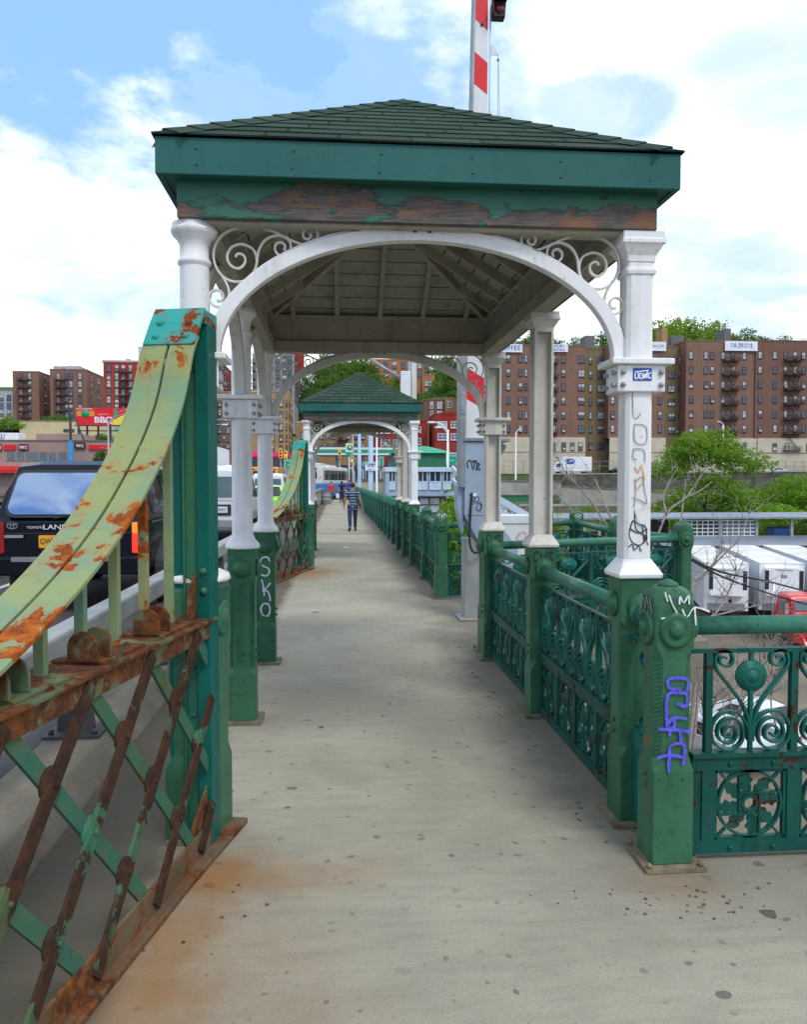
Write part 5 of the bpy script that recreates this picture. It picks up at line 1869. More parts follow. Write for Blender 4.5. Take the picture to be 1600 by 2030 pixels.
def sedan(label, loc, paint, name='sedan', rotz=0.0, group=None, cat='car', s=1.0):
    t = thing(name, label, cat, loc, rotz, group)
    S = [(0.0, .45, .80, .86, .78, .70), (.08, .38, .88, .95, .86, .74), (.75, .34, .92, 1.02, .90, .74), (1.35, .32, .93, 1.40, .90, .62), (1.8, .32, .93, 1.46, .90, .61), (2.6, .32, .92, 1.44, .90, .61), (3.5, .33, .90, 1.00, .90, .74), (4.5, .38, .78, .86, .85, .68), (4.75, .45, .66, .74, .76, .6)]
    body_loft(S).build('body', paint, t, bevel=.03, segs=3)
    panel_on(t, 'rear_window', 'glass_dark', (0, .98, 1.21), 1.18, .66, R(57), .08, .10, .02)
    panel_on(t, 'windscreen', 'glass_dark', (0, 3.12, 1.21), 1.22, .85, R(-63), .08, .10, .02).rotation_euler = (0, 0, 0)
    side_glass(t, S, [(1.15, 2.0, 2.0, 1.42), (2.08, 3.15, 2.62, 2.08)])
    for sx in (-1, 1):
        panel_on(t, 'tail_lamp', 'lens_red', (sx * .66, -.005, .76), .26, .13, R(5), .02, 0, .03)
        for yy in (.95, 3.75):
            wheel(t, sx * .78, yy, .33, .21)
    panel_on(t, 'license_plate', 'plate_white', (0, -.02, .62), .32, .15, 0, .01)
    b = MB()
    b.prism(rounded(1.66, .18, .06), (0, -.08, .46), (1, 0, 0), (0, 0, 1), (0, .14, 0))
    b.build('rear_bumper', paint, t, bevel=.02)
    return t


tx = sedan('lime green taxi sedan with red tail lamps half hidden by a white column', (-2.92, 33, ROADZ), 'paint_lime', 'taxi', cat='taxi')
sedan('white car at the left edge beside the dark navy wagon', (-6.55, 11.5, ROADZ), 'paint_white', 'sedan')
sedan('white sedan in the queue left of the distant van', (-6.9, 52, ROADZ), 'paint_silver', 'sedan')
sedan('dark car far ahead beside the bus with lit red lamps', (.95, 88, .03), 'paint_dark', 'sedan')


def box_truck(label, loc, rotz=0):
    t = thing('box_truck', label, 'truck', loc, rotz)
    b = MB(); b.box(-1.2, 1.2, 0, 5.2, .95, 3.55); bo = b.build('cargo_box', 'trailer_white', t, bevel=.03)
    b = MB()
    b.box(-1.12, 1.12, -.02, 0.0, 1.05, 3.42)
    b.build('rear_door', 'paint_white', bo)
    b = MB(); b.box(-1.1, 1.1, 5.3, 7.0, .6, 2.4); b.build('cab', 'paint_white', t, bevel=.12, segs=3)
    b = MB(); b.box(-1.15, 1.15, -.25, .0, .55, .72); b.build('rear_bumper', 'dark_steel', t)
    for sx in (-1, 1):
        panel_on(t, 'tail_lamp', 'lens_red', (sx * 1.0, -.02, .86), .2, .1)
        for yy in (1.2, 6.0):
            wheel(t, sx * .95, yy, .42, .3)
    return t


box_truck('tall white box truck in the far lane behind the white van', (-7.85, 45, ROADZ))

# --- school bus far off, city bus at the bridge end
sb = thing('school_bus', 'orange yellow school bus above the white van roof', 'bus', (-6.3, 70, ROADZ))
b = MB(); b.box(-1.2, 1.2, 0, 9, .6, 2.85); b.build('body', 'paint_orange', sb, bevel=.12, segs=3)
for sx in (-1, 1):
    panel_on(sb, 'rear_window', 'glass_dark', (sx * .55, -.01, 2.2), .8, .6)
    panel_on(sb, 'warning_lamp', 'lens_red', (sx * .9, -.01, 2.65), .2, .12)
    for yy in (1.5, 7.0): wheel(sb, sx * 1.0, yy, .48, .3)
bs = thing('city_bus', 'white and blue city bus turning at the far end of the walkway', 'bus', (-2.72, 79.5, 0.03), R(-13))
b = MB(); b.box(-1.27, 1.27, 0, 12, 1.35, 3.1); b.build('body', 'paint_white', bs, bevel=.10, segs=3)
b = MB(); b.box(-1.275, 1.275, -.01, 12.01, .4, 1.36); b.build('lower_body', 'paint_blue', bs, bevel=.06)
b = MB(); b.box(-1.05, 1.05, .1, 2.6, 3.1, 3.42); b.box(-1.0, 1.0, 4, 7.5, 3.1, 3.32); b.build('roof_unit', 'paint_white', bs, bevel=.08)
panel_on(bs, 'rear_window', 'glass_dark', (-.2, -.01, 2.25), 1.9, .75, 0, .1)
panel_on(bs, 'destination_sign', 'plastic_dark', (-.1, -.01, 2.86), 1.7, .22, 0, .02)
for i in range(7):
    b = MB(); b.box(1.272, 1.285, .9 + i * 1.55, 2.35 + i * 1.55, 1.75, 2.75); b.build('side_window', 'glass_dark', bs)
for sx in (-1, 1):
    panel_on(bs, 'tail_lamp', 'lamp_red', (sx * 1.12, -.015, 2.05), .12, .2)
    for yy in (2.6, 9.0): wheel(bs, sx * 1.12, yy, .48, .3)

# --- refrigerated trailers in the yard below
YARD = -7.5


def trailer(label, loc, rotz):
    """front of the trailer faces -Y here; the refrigeration unit hangs on it"""
    t = thing('refrigerated_trailer', label, 'trailer', loc, rotz, 'parked trailers')
    b = MB(); b.box(-1.3, 1.3, 0, 14.2, 1.15, 4.08); box_ = b.build('body', 'trailer_side', t, bevel=.03)
    b = MB(); b.box(-1.31, 1.31, -.03, 14.23, 4.081, 4.12); b.build('roof', 'trailer_roof', box_, bevel=.01)
    b = MB(); b.box(-1.29, 1.29, -.035, .0, 1.2, 4.06); b.build('front_wall', 'trailer_white', box_)
    b = MB(); b.prism(rounded(2.05, 1.75, .12), (0, -.62, 3.02), (1, 0, 0), (0, 0, 1), (0, .58, 0)); u = b.build('cooling_unit', 'trailer_white', t, bevel=.03)
    for sx in (-1, 1):
        b = MB()
        b.box(sx * .98 - .12, sx * .98 + .12, -.635, -.615, 2.55, 3.72)
        for i in range(10):
            b.box(sx * .98 - .12, sx * .98 + .12, -.65, -.634, 2.6 + i * .115, 2.65 + i * .115)
        b.build('grille', 'plastic_dark', u)
    text('lettering', 'THERMO KING', .13, (0.0, -.625, 3.74), (1, 0, 0), (0, 0, 1), 'letter_black', u, .004, sx=1.15)
    b = MB(); b.box(-.18, .18, -.628, -.62, 3.25, 3.45); b.build('display', 'bumper_grey', u)
    b = MB(); b.lathe([(.001, 0), (.12, 0), (.12, -.03), (.001, -.03)], 14, (.25, -.04, 1.78), 'Y'); b.build('hatch', 'plastic_dark', t)
    b = MB(); b.box(-1.1, 1.1, -.06, -.04, 1.22, 1.62); b.build('lower_plate', 'bumper_grey', t)
    for sx in (-1, 1):
        b = MB(); b.box(sx * .55 - .07, sx * .55 + .07, 2.2, 2.4, 0.0, 1.15); b.build('landing_leg', 'dark_steel', t)
        for yy in (11.3, 12.6): wheel(t, sx * 1.05, yy, .5, .4)
    b = MB(); b.box(-.5, .5, .3, 14, .95, 1.15); b.build('chassis', 'dark_steel', t)
    return t


def ctr(px, py, z):
    """where a sight line meets the level z"""
    d = ray(px, py)
    return Vector((0, 0, EYE)) + d * ((z - EYE) / d.z)


TRZ = YARD + 4.1
p1 = ctr(1441, 1117, TRZ)
p2 = ctr(1551, 1117, TRZ)
trot = -R(17)
trailer('white refrigerated trailer nearest the railing post, red edged cooling unit', (p1.x, p1.y, YARD), trot)
trailer('white refrigerated trailer behind the red truck cab', (p2.x, p2.y, YARD), trot)
p3 = p2 + (p2 - p1) * 1.0
trailer('white refrigerated trailer at the right edge of the frame beyond the red cab', (p3.x, p3.y, YARD), trot)

# --- red tractor unit
pr_ = ctr(1592, 1172, YARD + 2.85)
rt = thing('tractor_truck', 'bright red truck tractor with chrome grille in front of the trailers', 'truck', (pr_.x - 1.25, pr_.y - 4.4, YARD), R(-6))
b = MB()
ST = [(0.0, .9, 1.3, 1.75, .95, .70), (.1, .75, 1.4, 1.82, 1.0, .78), (1.7, .7, 1.6, 2.0, 1.05, .84), (1.75, .7, 1.62, 2.05, 1.12, .95), (2.15, .7, 1.65, 2.85, 1.15, 1.0), (2.4, .7, 1.65, 2.95, 1.15, 1.02), (3.6, .7, 1.65, 2.98, 1.15, 1.02), (3.7, .7, 1.6, 2.95, 1.15, 1.02)]
body_loft(ST).build('cab', 'paint_red', rt, bevel=.04, segs=3)
for sx in (-1, 1):
    panel_on(rt, 'windscreen', 'glass_pale', (sx * .49, 1.83, 2.42), .88, .56, R(21), .05, .02, .02)
    panel_on(rt, 'headlamp', 'chrome', (sx * .82, -.02, 1.15), .24, .2, 0, .04)
    b = MB(); b.prism([(0, .55), (.35, 1.02), (.9, 1.12), (1.35, .9), (1.5, .55)], (sx * .80, -.05, 0), (0, 1, 0), (0, 0, 1), (sx * .38, 0, 0)); b.build('mudguard', 'paint_red', rt, bevel=.05, segs=3)
    b = MB(); b.tube([(sx * 1.2, 3.75, .9), (sx * 1.2, 3.75, 3.5)], .075, 10); b.build('exhaust_stack', 'chrome', rt)
    b = MB(); b.box(sx * 1.28 - .09, sx * 1.28 + .09, 1.9, 1.95, 1.95, 2.55); b.bar((sx * 1.12, 2.1, 2.5), (sx * 1.3, 1.95, 2.5), .03, .03); b.build('mirror', 'chrome', rt)
    for yy in (.7, 5.2, 6.4): wheel(rt, sx * .98, yy, .5, .35)
side_glass(rt, ST, [(2.3, 3.2, 3.2, 2.45)], 'glass_pale', .25, .8)
b = MB()
b.prism(rounded(.85, .62, .05), (0, -.03, 1.35), (1, 0, 0), (0, 0, 1), (0, .05, 0))
gr = b.build('grille_surround', 'chrome', rt, bevel=.01)
b = MB()
for i in range(7): b.box(-.38, .38, -.045, -.03, 1.09 + i * .08, 1.12 + i * .08)
b.build('grille', 'plastic_dark', gr)
b = MB(); b.box(-1.15, 1.15, -.35, -.05, .42, .75); b.build('front_bumper', 'chrome', rt, bevel=.03)
b = MB(); b.box(-.45, .45, .3, 7.2, .62, .8); b.build('chassis', 'dark_steel', rt)
text('lettering', '77', .3, (-1.168, 2.75, 1.35), (0, -1, 0), (0, 0, 1), 'letter_white', rt, .004)

# --- cars in the yard seen through the panel
q1 = gnd(1505, 1470, YARD)
sedan('white hatchback parked in the yard seen through the railing scrollwork', (q1.x + .8, q1.y - 1.8, YARD), 'paint_white', 'parked_car', R(24), 'cars parked in the yard')
q2 = gnd(1405, 1490, YARD)
sedan('silver white car parked lower left of the hatchback in the yard', (q2.x + .6, q2.y - 2.2, YARD), 'paint_silver', 'parked_car', R(24), 'cars parked in the yard')

# --- the highway above the wall
HZ = 3.055
m0 = at(1098, 938, 158)
ml = thing('mail_truck', 'white mail truck with blue emblem passing below the brown apartments', 'truck', (m0.x, 158, HZ), 0)
b = MB(); b.box(1.9, 7.9, 0, 2.4, .55, 3.5); bx = b.build('cargo_box', 'trailer_white', ml, bevel=.05)
b = MB(); b.prism([(0, .5), (0, 1.35), (.45, 2.35), (1.75, 2.45), (1.75, .5)], (0, .05, 0), (1, 0, 0), (0, 0, 1), (0, 2.3, 0)); cbm = b.build('cab', 'paint_white', ml, bevel=.06)
b = MB(); b.prism([(.55, 1.4), (.72, 2.15), (1.45, 2.2), (1.45, 1.4)], (0, .04, 0), (1, 0, 0), (0, 0, 1), (0, .012, 0)); b.build('side_window', 'glass_dark', cbm)
b = MB(); b.prism([(2.7, 2.0), (2.55, 3.1), (4.0, 3.1), (4.3, 2.55), (4.0, 2.0)], (0, -.01, 0), (1, 0, 0), (0, 0, 1), (0, .012, 0)); b.build('emblem', 'sticker_blue', bx)
b = MB(); b.prism([(2.85, 2.35), (3.5, 2.75), (4.0, 2.75), (4.1, 2.6), (3.4, 2.55)], (0, -.016, 0), (1, 0, 0), (0, 0, 1), (0, .008, 0)); b.box(2.0, 7.8, -.012, .0, 1.35, 1.45); b.build('stripe', 'letter_white', bx)
for xx in (1.0, 6.3):
    b = MB(); b.lathe([(.2, -.15), (.45, -.15), (.45, .15), (.2, .15)], 18, (xx, .3, .45), 'Y'); b.build('wheel', 'rubber', ml)
hw1 = at(1560, 930, 157)
sedan('silver hatchback on the highway at far right above the dark wall', (hw1.x, 157, HZ), 'paint_silver', 'highway_car', R(90), 'cars on the highway')
hw2 = at(1352, 934, 159)
sedan('dark car with red tail on the highway behind the leafy tree', (hw2.x, 159, HZ), 'paint_dark', 'highway_car', R(90), 'cars on the highway')
hw3 = at(1255, 936, 159)
sedan('dark blue car on the highway right behind the white column', (hw3.x, 161, HZ), 'paint_navy', 'highway_car', R(90), 'cars on the highway')
# ------------------------------------------------------------------ buildings beyond the river
bricky('brick_brown', (0.315, 0.172, 0.122), (0.255, 0.135, 0.098), (0.16, 0.12, 0.10))
bricky('brick_olive', (0.275, 0.200, 0.105), (0.235, 0.170, 0.092), (0.17, 0.14, 0.09))
bricky('brick_dark', (0.265, 0.140, 0.100), (0.210, 0.110, 0.082), (0.12, 0.09, 0.08))
bricky('brick_red', (0.46, 0.062, 0.035), (0.40, 0.050, 0.030), (0.36, 0.10, 0.07), streak=.2)
bricky('brick_rowhouse', (0.36, 0.040, 0.030), (0.32, 0.036, 0.028), (0.30, 0.08, 0.07), streak=.15)
bricky('brick_tan', (0.46, 0.29, 0.13), (0.42, 0.26, 0.12), (0.40, 0.28, 0.16), streak=.2)
bricky('brick_orange', (0.50, 0.20, 0.085), (0.45, 0.18, 0.08), (0.42, 0.22, 0.12), streak=.15)
bricky('brick_grey', (0.36, 0.33, 0.30), (0.33, 0.30, 0.27), (0.34, 0.32, 0.30), streak=.2)
bricky('brick_taupe', (0.44, 0.30, 0.19), (0.40, 0.27, 0.17), (0.30, 0.22, 0.17), streak=.2)
bricky('brick_pale', (0.52, 0.53, 0.56), (0.48, 0.50, 0.54), (0.5, 0.5, 0.5), streak=.15)
basic('stucco_cream', (0.56, 0.50, 0.37), .9, var=.1, scale=.3, dirt=.3, dirtcol=(.36, .31, .23))
basic('stucco_yellow', (0.60, 0.50, 0.28), .9, var=.1, scale=.3, dirt=.25, dirtcol=(.4, .33, .2))
basic('stucco_mauve', (0.36, 0.25, 0.21), .9, var=.08, scale=.3, dirt=.2, dirtcol=(.25, .18, .15))
basic('roof_tar', (0.05, 0.05, 0.055), .95)
basic('grey_slab', (0.16, 0.15, 0.155), .9, var=.15)
basic('window_frame_dark', (0.030, 0.028, 0.028), .6)
basic('window_frame_white', (0.70, 0.70, 0.70), .5)
basic('escape_iron', (0.028, 0.022, 0.022), .7)
basic('escape_red', (0.10, 0.018, 0.018), .7)
basic('awning_pink', (0.70, 0.02, 0.13), .6)
basic('awning_red', (0.60, 0.015, 0.02), .6)
basic('sign_red', (0.72, 0.010, 0.018), .45)
basic('sign_green', (0.0, 0.33, 0.20), .45)
basic('sign_yellow', (0.85, 0.70, 0.04), .45)
basic('sign_orange', (0.80, 0.26, 0.03), .45)
basic('pylon_blue', (0.03, 0.33, 0.70), .5)
basic('canopy_green', (0.02, 0.32, 0.16), .5)
basic('roof_green', (0.028, 0.17, 0.085), .7, var=.1)
glassy('pane', (0.055, 0.072, 0.095), .12, light=(0.42, 0.45, 0.47), share=.30)
glassy('pane_dark', (0.02, 0.024, 0.03), .12, light=(0.12, 0.14, 0.16), share=.2)

WIN = {}
RW = random.Random(8)
basic('blind', (.50, .51, .50), .7, var=.2, scale=.8)


def window_mesh(w, h, style='dark', paneled=False, var=0):
    key = (round(w, 2), round(h, 2), style, paneled, var)
    if key in WIN:
        return WIN[key]
    b = MB()
    t = .09 if style == 'dark' else .11
    b.mat = 0
    b.box(-w / 2, -w / 2 + t, -.05, .06, 0, h)
    b.box(w / 2 - t, w / 2, -.05, .06, 0, h)
    b.box(-w / 2 + t, w / 2 - t, -.05, .06, h - t, h)
    b.box(-w / 2 + t, w / 2 - t, -.05, .06, 0, t)
    b.box(-w / 2 - .06, w / 2 + .06, -.12, -.051, -.07, 0.02)
    b.box(-w / 2 + t, w / 2 - t, -.03, .04, h * .5 - .03, h * .5 + .03)
    if paneled:
        b.box(-.045, .045, -.04, .05, t, h - t)
    b.mat = 1
    b.quad((-w / 2 + t, .0, t), (w / 2 - t, .0, t), (w / 2 - t, .0, h - t), (-w / 2 + t, .0, h - t))
    b.mat = 2
    if var == 1:                                   # blind drawn half way
        b.quad((-w / 2 + t, -.006, h * .48), (w / 2 - t, -.006, h * .48), (w / 2 - t, -.006, h - t), (-w / 2 + t, -.006, h - t))
    elif var == 2:                                 # air conditioner in the lower sash
        b.box(-min(.3, w * .3), min(.3, w * .3), -.35, -.01, t, t + .42)
    elif var == 3:
        b.quad((-w / 2 + t, -.006, t), (w / 2 - t, -.006, t), (w / 2 - t, -.006, h * .46), (-w / 2 + t, -.006, h * .46))
    WIN[key] = b.mesh('window', ['window_frame_dark' if style == 'dark' else 'window_frame_white', 'pane', 'blind'])
    return WIN[key]


def add_window(root, x, y, z, w=.95, h=1.7, style='dark', paneled=False, rotz=0.0):
    o = bpy.data.objects.new('window', window_mesh(w, h, style, paneled, RW.choice((0, 0, 0, 1, 1, 2, 3))))
    COL.objects.link(o)
    o.parent = root
    o.location = (x, y, z)
    o.rotation_euler = (0, 0, rotz)
    return o


def fire_escape(root, x0, x1, zs, y=0.0, mat='escape_iron', left_first=True):
    b = MB()
    for i, z in enumerate(zs):
        b.box(x0, x1, y - 1.05, y - .02, z - .06, z)
        for zz in (z + .45, z + .9):
            b.box(x0, x1, y - 1.06, y - 1.0, zz - .03, zz + .03)
            b.box(x0, x0 + .05, y - 1.05, y - .05, zz - .03, zz + .03)
            b.box(x1 - .05, x1, y - 1.05, y - .05, zz - .03, zz + .03)
        n = int((x1 - x0) / .22)
        for k in range(n + 1):
            xx = x0 + (x1 - x0) * k / n
            b.box(xx - .018, xx + .018, y - 1.05, y - 1.01, z, z + .9)
        if i < len(zs) - 1:
            zu = zs[i + 1]
            for yy in (y - .95, y - .45):
                b.bar((x1 - .5, yy, z), (x0 + .6, yy, zu), .09, .06)
            for k in range(9):
                t = (k + .5) / 9
                b.box(x1 - .5 + (x0 + .6 - x1 + .5) * t - .1, x1 - .5 + (x0 + .6 - x1 + .5) * t + .1, y - .95, y - .45, z + (zu - z) * t - .02, z + (zu - z) * t + .02)
    return b.build('fire_escape', mat, root)


def block(name, label, pxl, pxr, pyt, pyb, Y, depth, wall, cols, rows, group=None, w=.95, h=1.65, style='dark', side=None, zbase=None, cat='building', cornice=None, frames=None, rooftop=True):
    """a building whose front stands on the plane Y between two photo columns; cols: photo x of the window centres (or (x, w, paneled));
    rows: photo y of the window centres"""
    a, c = at(pxl, pyt, Y), at(pxr, pyt, Y)
    zt = a.z
    zb = at(pxl, pyb, Y).z if zbase is None else zbase
    root = thing(name, label, cat, (a.x, Y, 0), 0, group)
    W = c.x - a.x
    b = MB()
    b.box(0, W, 0, depth, zb, zt)
    b.build('wall', wall, root)
    b = MB()
    b.box(.3, W - .3, .3, depth - .3, zt - .02, zt + .05)
    rf = b.build('roof', 'roof_tar', root)
    b = MB()
    b.box(-.08, W + .08, -.08, .25, zt, zt + .28)
    b.box(-.08, .25, .25, depth, zt, zt + .28)
    b.box(W - .25, W + .08, .25, depth, zt, zt + .28)
    b.build('parapet', cornice or wall, root)
    for py in rows:
        z = at((pxl + pxr) / 2, py, Y).z
        for cx in cols:
            ww, pan = w, False
            if isinstance(cx, tuple):
                cx, ww, pan = (list(cx) + [False])[:3]
            x = at(cx, py, Y).x - a.x
            add_window(root, x, -.06, z - h / 2, ww, h, style, pan)
    if side:                       # windows on the right flank
        n, rws = side
        for py in rws:
            z = at((pxl + pxr) / 2, py, Y).z
            for i in range(n):
                add_window(root, W + .06, depth * (i + .6) / n, z - h / 2, w, h, style, False, PI / 2)
    root['W'] = W
    return root, a, zt


def X_(root, px, Y):
    return at(px, 900, Y).x - root.location.x


def Z_(py, px, Y):
    return at(px, py, Y).z


# ---- the long brown apartment row on the right
YB = 178
rows = [711, 739, 766.5, 794, 822.5, 850]
GRP = 'brown brick apartment houses'
A, a0, zt = block('apartment_building', 'brown brick apartment house with a blue lettered LUXURY RENTALS roof sign', 950, 1160, 684, 869, YB, 22, 'brick_brown', [965, 985, 1008, 1032, (1043, .6), 1070, 1098, 1117.5, (1153, 1.5, True)], rows, GRP)
for py0, py1, txt, x0, x1, sz in ((683, 699, 'COFFEE', 981, 1034, 1.55), (682, 697, 'LUXURY\nRENTALS', 1083, 1124, .80)):
    s = MB()
    xa, xb = X_(A, x0, YB), X_(A, x1, YB)
    z0, z1 = Z_(py1, 1030, YB), Z_(py0, 1030, YB)
    s.box(xa, xb, -.45, -.25, z0, z1)
    for k in range(3):
        s.box(xa + (xb - xa) * (k + .5) / 3 - .05, xa + (xb - xa) * (k + .5) / 3 + .05, -.25, .0, z0 + .1, z0 + .25)
    so = s.build('roof_sign', 'sticker_white', A)
    text('lettering', txt, sz, ((xa + xb) / 2, -.452, (z0 + z1) / 2), (1, 0, 0), (0, 0, 1), 'letter_blue', so, .01, sx=1.0, bold=.015)
fire_escape(A, X_(A, 1058, YB), X_(A, 1105, YB), [Z_(r + 10, 1090, YB) for r in rows[::-1]], 0)
B_, b0, _ = block('apartment_building', 'olive brick set back apartment wing with a dark bulkhead between brown houses', 1158, 1210, 691, 869, YB + 3.5, 16, 'brick_olive', [(1171, .75), (1192, 1.7, True)], [715, 743, 770, 797, 824, 851, 884], GRP, h=1.6, zbase=3)
C_, c0, _ = block('apartment_building', 'brown brick apartment house behind the white corner column, web address on its roof sign', 1208, 1319, 684, 869, YB, 22, 'brick_brown', [1215, 1240, 1265, 1288, 1309], rows, GRP)
s = MB(); xa, xb = X_(C_, 1262, YB), X_(C_, 1317, YB); s.box(xa, xb, -.45, -.25, Z_(696, 1290, YB), Z_(678, 1290, YB)); so = s.build('roof_sign', 'sticker_white', C_)
text('lettering', 'BRONX.COM', 1.0, (X_(C_, 1297, YB), -.452, Z_(687, 1290, YB)), (1, 0, 0), (0, 0, 1), 'letter_blue', so, .01, sx=.62)
D_, d0, _ = block('apartment_building', 'olive brick set back wing with paired windows right of the white corner column', 1317, 1364, 688, 869, YB + 3.5, 16, 'brick_olive', [(1332, 1.7, True), (1349, .85)], [715, 743, 771, 798, 826, 853], GRP, h=1.6, zbase=3)
E_, e0, _ = block('apartment_building', 'brown brick apartment house with fire escape and phone number roof sign', 1362, 1501, 676, 869, YB, 22, 'brick_brown', [1370.5, 1400, 1412.5, 1434, 1454, 1476], [705, 734, 763, 792, 821, 850], GRP)
s = MB(); xa, xb = X_(E_, 1433, YB), X_(E_, 1497, YB); s.box(xa, xb, -.5, -.3, Z_(696, 1460, YB), Z_(677, 1460, YB)); so = s.build('roof_sign', 'sticker_white', E_)
text('lettering', '718-299-0718', 1.5, ((xa + xb) / 2, -.502, Z_(686.5, 1460, YB)), (1, 0, 0), (0, 0, 1), 'letter_blue', so, .01, sx=.62, bold=.01)
fire_escape(E_, X_(E_, 1429, YB), X_(E_, 1462, YB), [Z_(y, 1450, YB) for y in (861, 832, 803, 774, 745, 716)], 0)
F_, f0, _ = block('apartment_building', 'dark brown brick apartment house at the right edge with tall fire escape', 1500, 1665, 676, 869, YB - .4, 22, 'brick_dark', [1507.5, 1537, 1558, 1577, 1594, 1620, 1645], [705, 734, 763, 792, 821, 850], GRP)
fire_escape(F_, X_(F_, 1549, YB), X_(F_, 1584, YB), [Z_(y, 1560, YB) for y in (893, 861, 832, 803, 774, 745, 716)], 0)
# cream ground floors
for rt_, px0, px1, wl in ((A, 950, 1160, [1062, 1097, 1117, 1134, 1150]), (C_, 1208, 1319, [1240, 1280]), (E_, 1362, 1501, [1380, 1412, 1475]), (F_, 1500, 1665, [1533, 1557, 1600])):
    s = MB()
    s.box(X_(rt_, px0, YB), X_(rt_, px1, YB), -.35 if rt_ is not F_ else -.3, -.002, 2.9, Z_(868, 1300, YB))
    gf = s.build('ground_floor', 'stucco_cream', rt_)
    s = MB()
    s.box(X_(rt_, px0, YB), X_(rt_, px1, YB), -.42, -.352, Z_(898, 1300, YB), Z_(896, 1300, YB))
    s.build('band', 'stucco_mauve', gf)
    for px in wl:
        add_window(rt_, X_(rt_, px, YB), -.42, Z_(890, 1300, YB) - .4, 1.0, 1.8)
# rooftop bulkheads and chimney
for rt_, px0, px1, py, mat, nm in ((B_, 1168, 1187, 662, 'grey_slab', 'bulkhead'), (C_, 1311, 1321, 650, 'brick_tan', 'chimney'), (D_, 1341, 1366, 659, 'grey_slab', 'bulkhead'), (E_, 1433, 1446, 649, 'grey_slab', 'bulkhead')):
    s = MB(); s.box(X_(rt_, px0, YB + 4), X_(rt_, px1, YB + 4), 4, 8, 20, Z_(py, 1300, YB + 4)); s.build(nm, mat, rt_)

# ---- left: brown, red, pale blocks on the rise
rl = [746, 761.5, 777, 792, 808, 822]
L1, _, _ = block('apartment_block', 'pale blue white apartment block at the far left edge', -60, 24, 776, 850, 268, 25, 'brick_pale', [2, 17], [788, 804, 819], h=1.9, w=1.3)
L2, _, _ = block('apartment_block', 'leftmost of two brown apartment blocks with dark red fire escape', 24, 76, 737, 850, 262, 26, 'brick_brown', [41, 58], rl, 'brown apartment blocks on the left', h=2.0, w=1.1, side=(3, rl))
fire_escape(L2, X_(L2, 36, 262), X_(L2, 61, 262), [Z_(y + 8, 45, 262) for y in rl[::-1]], 0, 'escape_red')
L3, _, _ = block('apartment_block', 'brown apartment block beside the red brick block', 98, 171, 733, 850, 258, 30, 'brick_brown', [115, 131, 140, 158], rl, 'brown apartment blocks on the left', h=2.0, w=1.1, side=(4, rl))
fire_escape(L3, X_(L3, 110, 258), X_(L3, 134, 258), [Z_(y + 8, 120, 258) for y in rl[::-1]], 0, 'escape_red')
for x0, x1, y0 in ((108, 127, 726), (131, 160, 725)):
    s = MB(); s.box(X_(L3, x0, 266), X_(L3, x1, 266), 8, 14, 35, Z_(y0, 120, 266)); s.build('bulkhead', 'brick_pale', L3)
L4, _, _ = block('apartment_block', 'bright red brick apartment block with fire escape behind the curved arm', 204, 442, 719, 850, 236, 24, 'brick_red', [215, 231, 244, 258, 274, 290, 310, 330, 352, 375, 400, 425], [731, 747, 762, 778, 793, 808], h=2.0, w=1.15, side=(4, [731, 747, 762, 778]))
fire_escape(L4, X_(L4, 238, 236), X_(L4, 263, 236), [Z_(y + 8, 250, 236) for y in (808, 793, 778, 762, 747, 731)], 0, 'escape_red')
tk = thing('rooftop_tank', 'white rust spotted square tank standing on the red brick block', 'tank', (at(293, 720, 240).x, 240, 0))
painted('tank_white', (.62, .6, .55), (.7, .68, .62), rust=.66, rust_scale=.6, rustcol=(.5, .16, .02), rustcol2=(.6, .3, .03), vscale=.3)
s = MB(); s.box(-2.8, 2.8, 0, 5, Z_(721, 293, 240), Z_(688, 293, 240)); s.build('shell', 'tank_white', tk, bevel=.1)
s = MB(); s.box(-2.9, 2.9, -.05, 5.05, Z_(690, 293, 240), Z_(687, 293, 240)); s.build('lid', 'tank_white', tk)
s = MB(); s.box(X_(L4, 204, 236), X_(L4, 275, 236), .2, .4, Z_(719, 250, 236), Z_(714, 250, 236)); s.box(X_(L4, 249, 236), X_(L4, 256, 236), 1, 3, Z_(719, 250, 236), Z_(710, 250, 236)); s.build('bulkhead', 'brick_pale', L4)
yw = thing('retaining_wall', 'long cream yellow retaining wall behind the restaurant roof', 'wall', (at(38, 850, 176).x, 176, 0))
s = MB(); s.prism([(0, -1), (0, Z_(834, 40, 176)), (26, Z_(836, 260, 176)), (26, -1)], (0, 0, 0), (1, 0, 0), (0, 0, 1), (0, 1.5, 0)); s.build('wall', 'stucco_yellow', yw)
s = MB(); s.box(-.2, 26.2, -.1, 1.6, Z_(834.5, 40, 176), Z_(832.5, 40, 176)); s.build('coping', 'kerb_concrete', yw)

# ---- the restaurant with its signs
YR = 112
R_ = thing('restaurant', 'low mauve restaurant with red and black BBQ signs and a red canopy edge', 'building', (at(-40, 900, YR).x, YR, 0))
Wr = at(335, 900, YR).x - R_.location.x
zx = lambda py: Z_(py, 100, YR)
s = MB(); s.box(0, Wr, 0, 16, -.1, zx(874)); s.build('wall', 'stucco_mauve', R_)
s = MB(); s.box(-.1, Wr + .1, -.1, 16.1, zx(874.5), zx(872)); s.build('coping', 'grey_slab', R_)
s = MB(); s.box(X_(R_, 58, YR), X_(R_, 150, YR), 2.5, 9, zx(872), zx(858)); s.build('upper_storey', 'stucco_mauve', R_)
s = MB(); s.box(X_(R_, 12, YR), X_(R_, 131, YR), -.06, .0, zx(914), zx(896.5)); wb = s.build('window_band', 'pane_dark', R_)
s = MB()
for px in (12, 31, 50, 76, 95, 113, 131):
    s.box(X_(R_, px, YR) - .09, X_(R_, px, YR) + .09, -.10, .0, zx(914), zx(896.5))
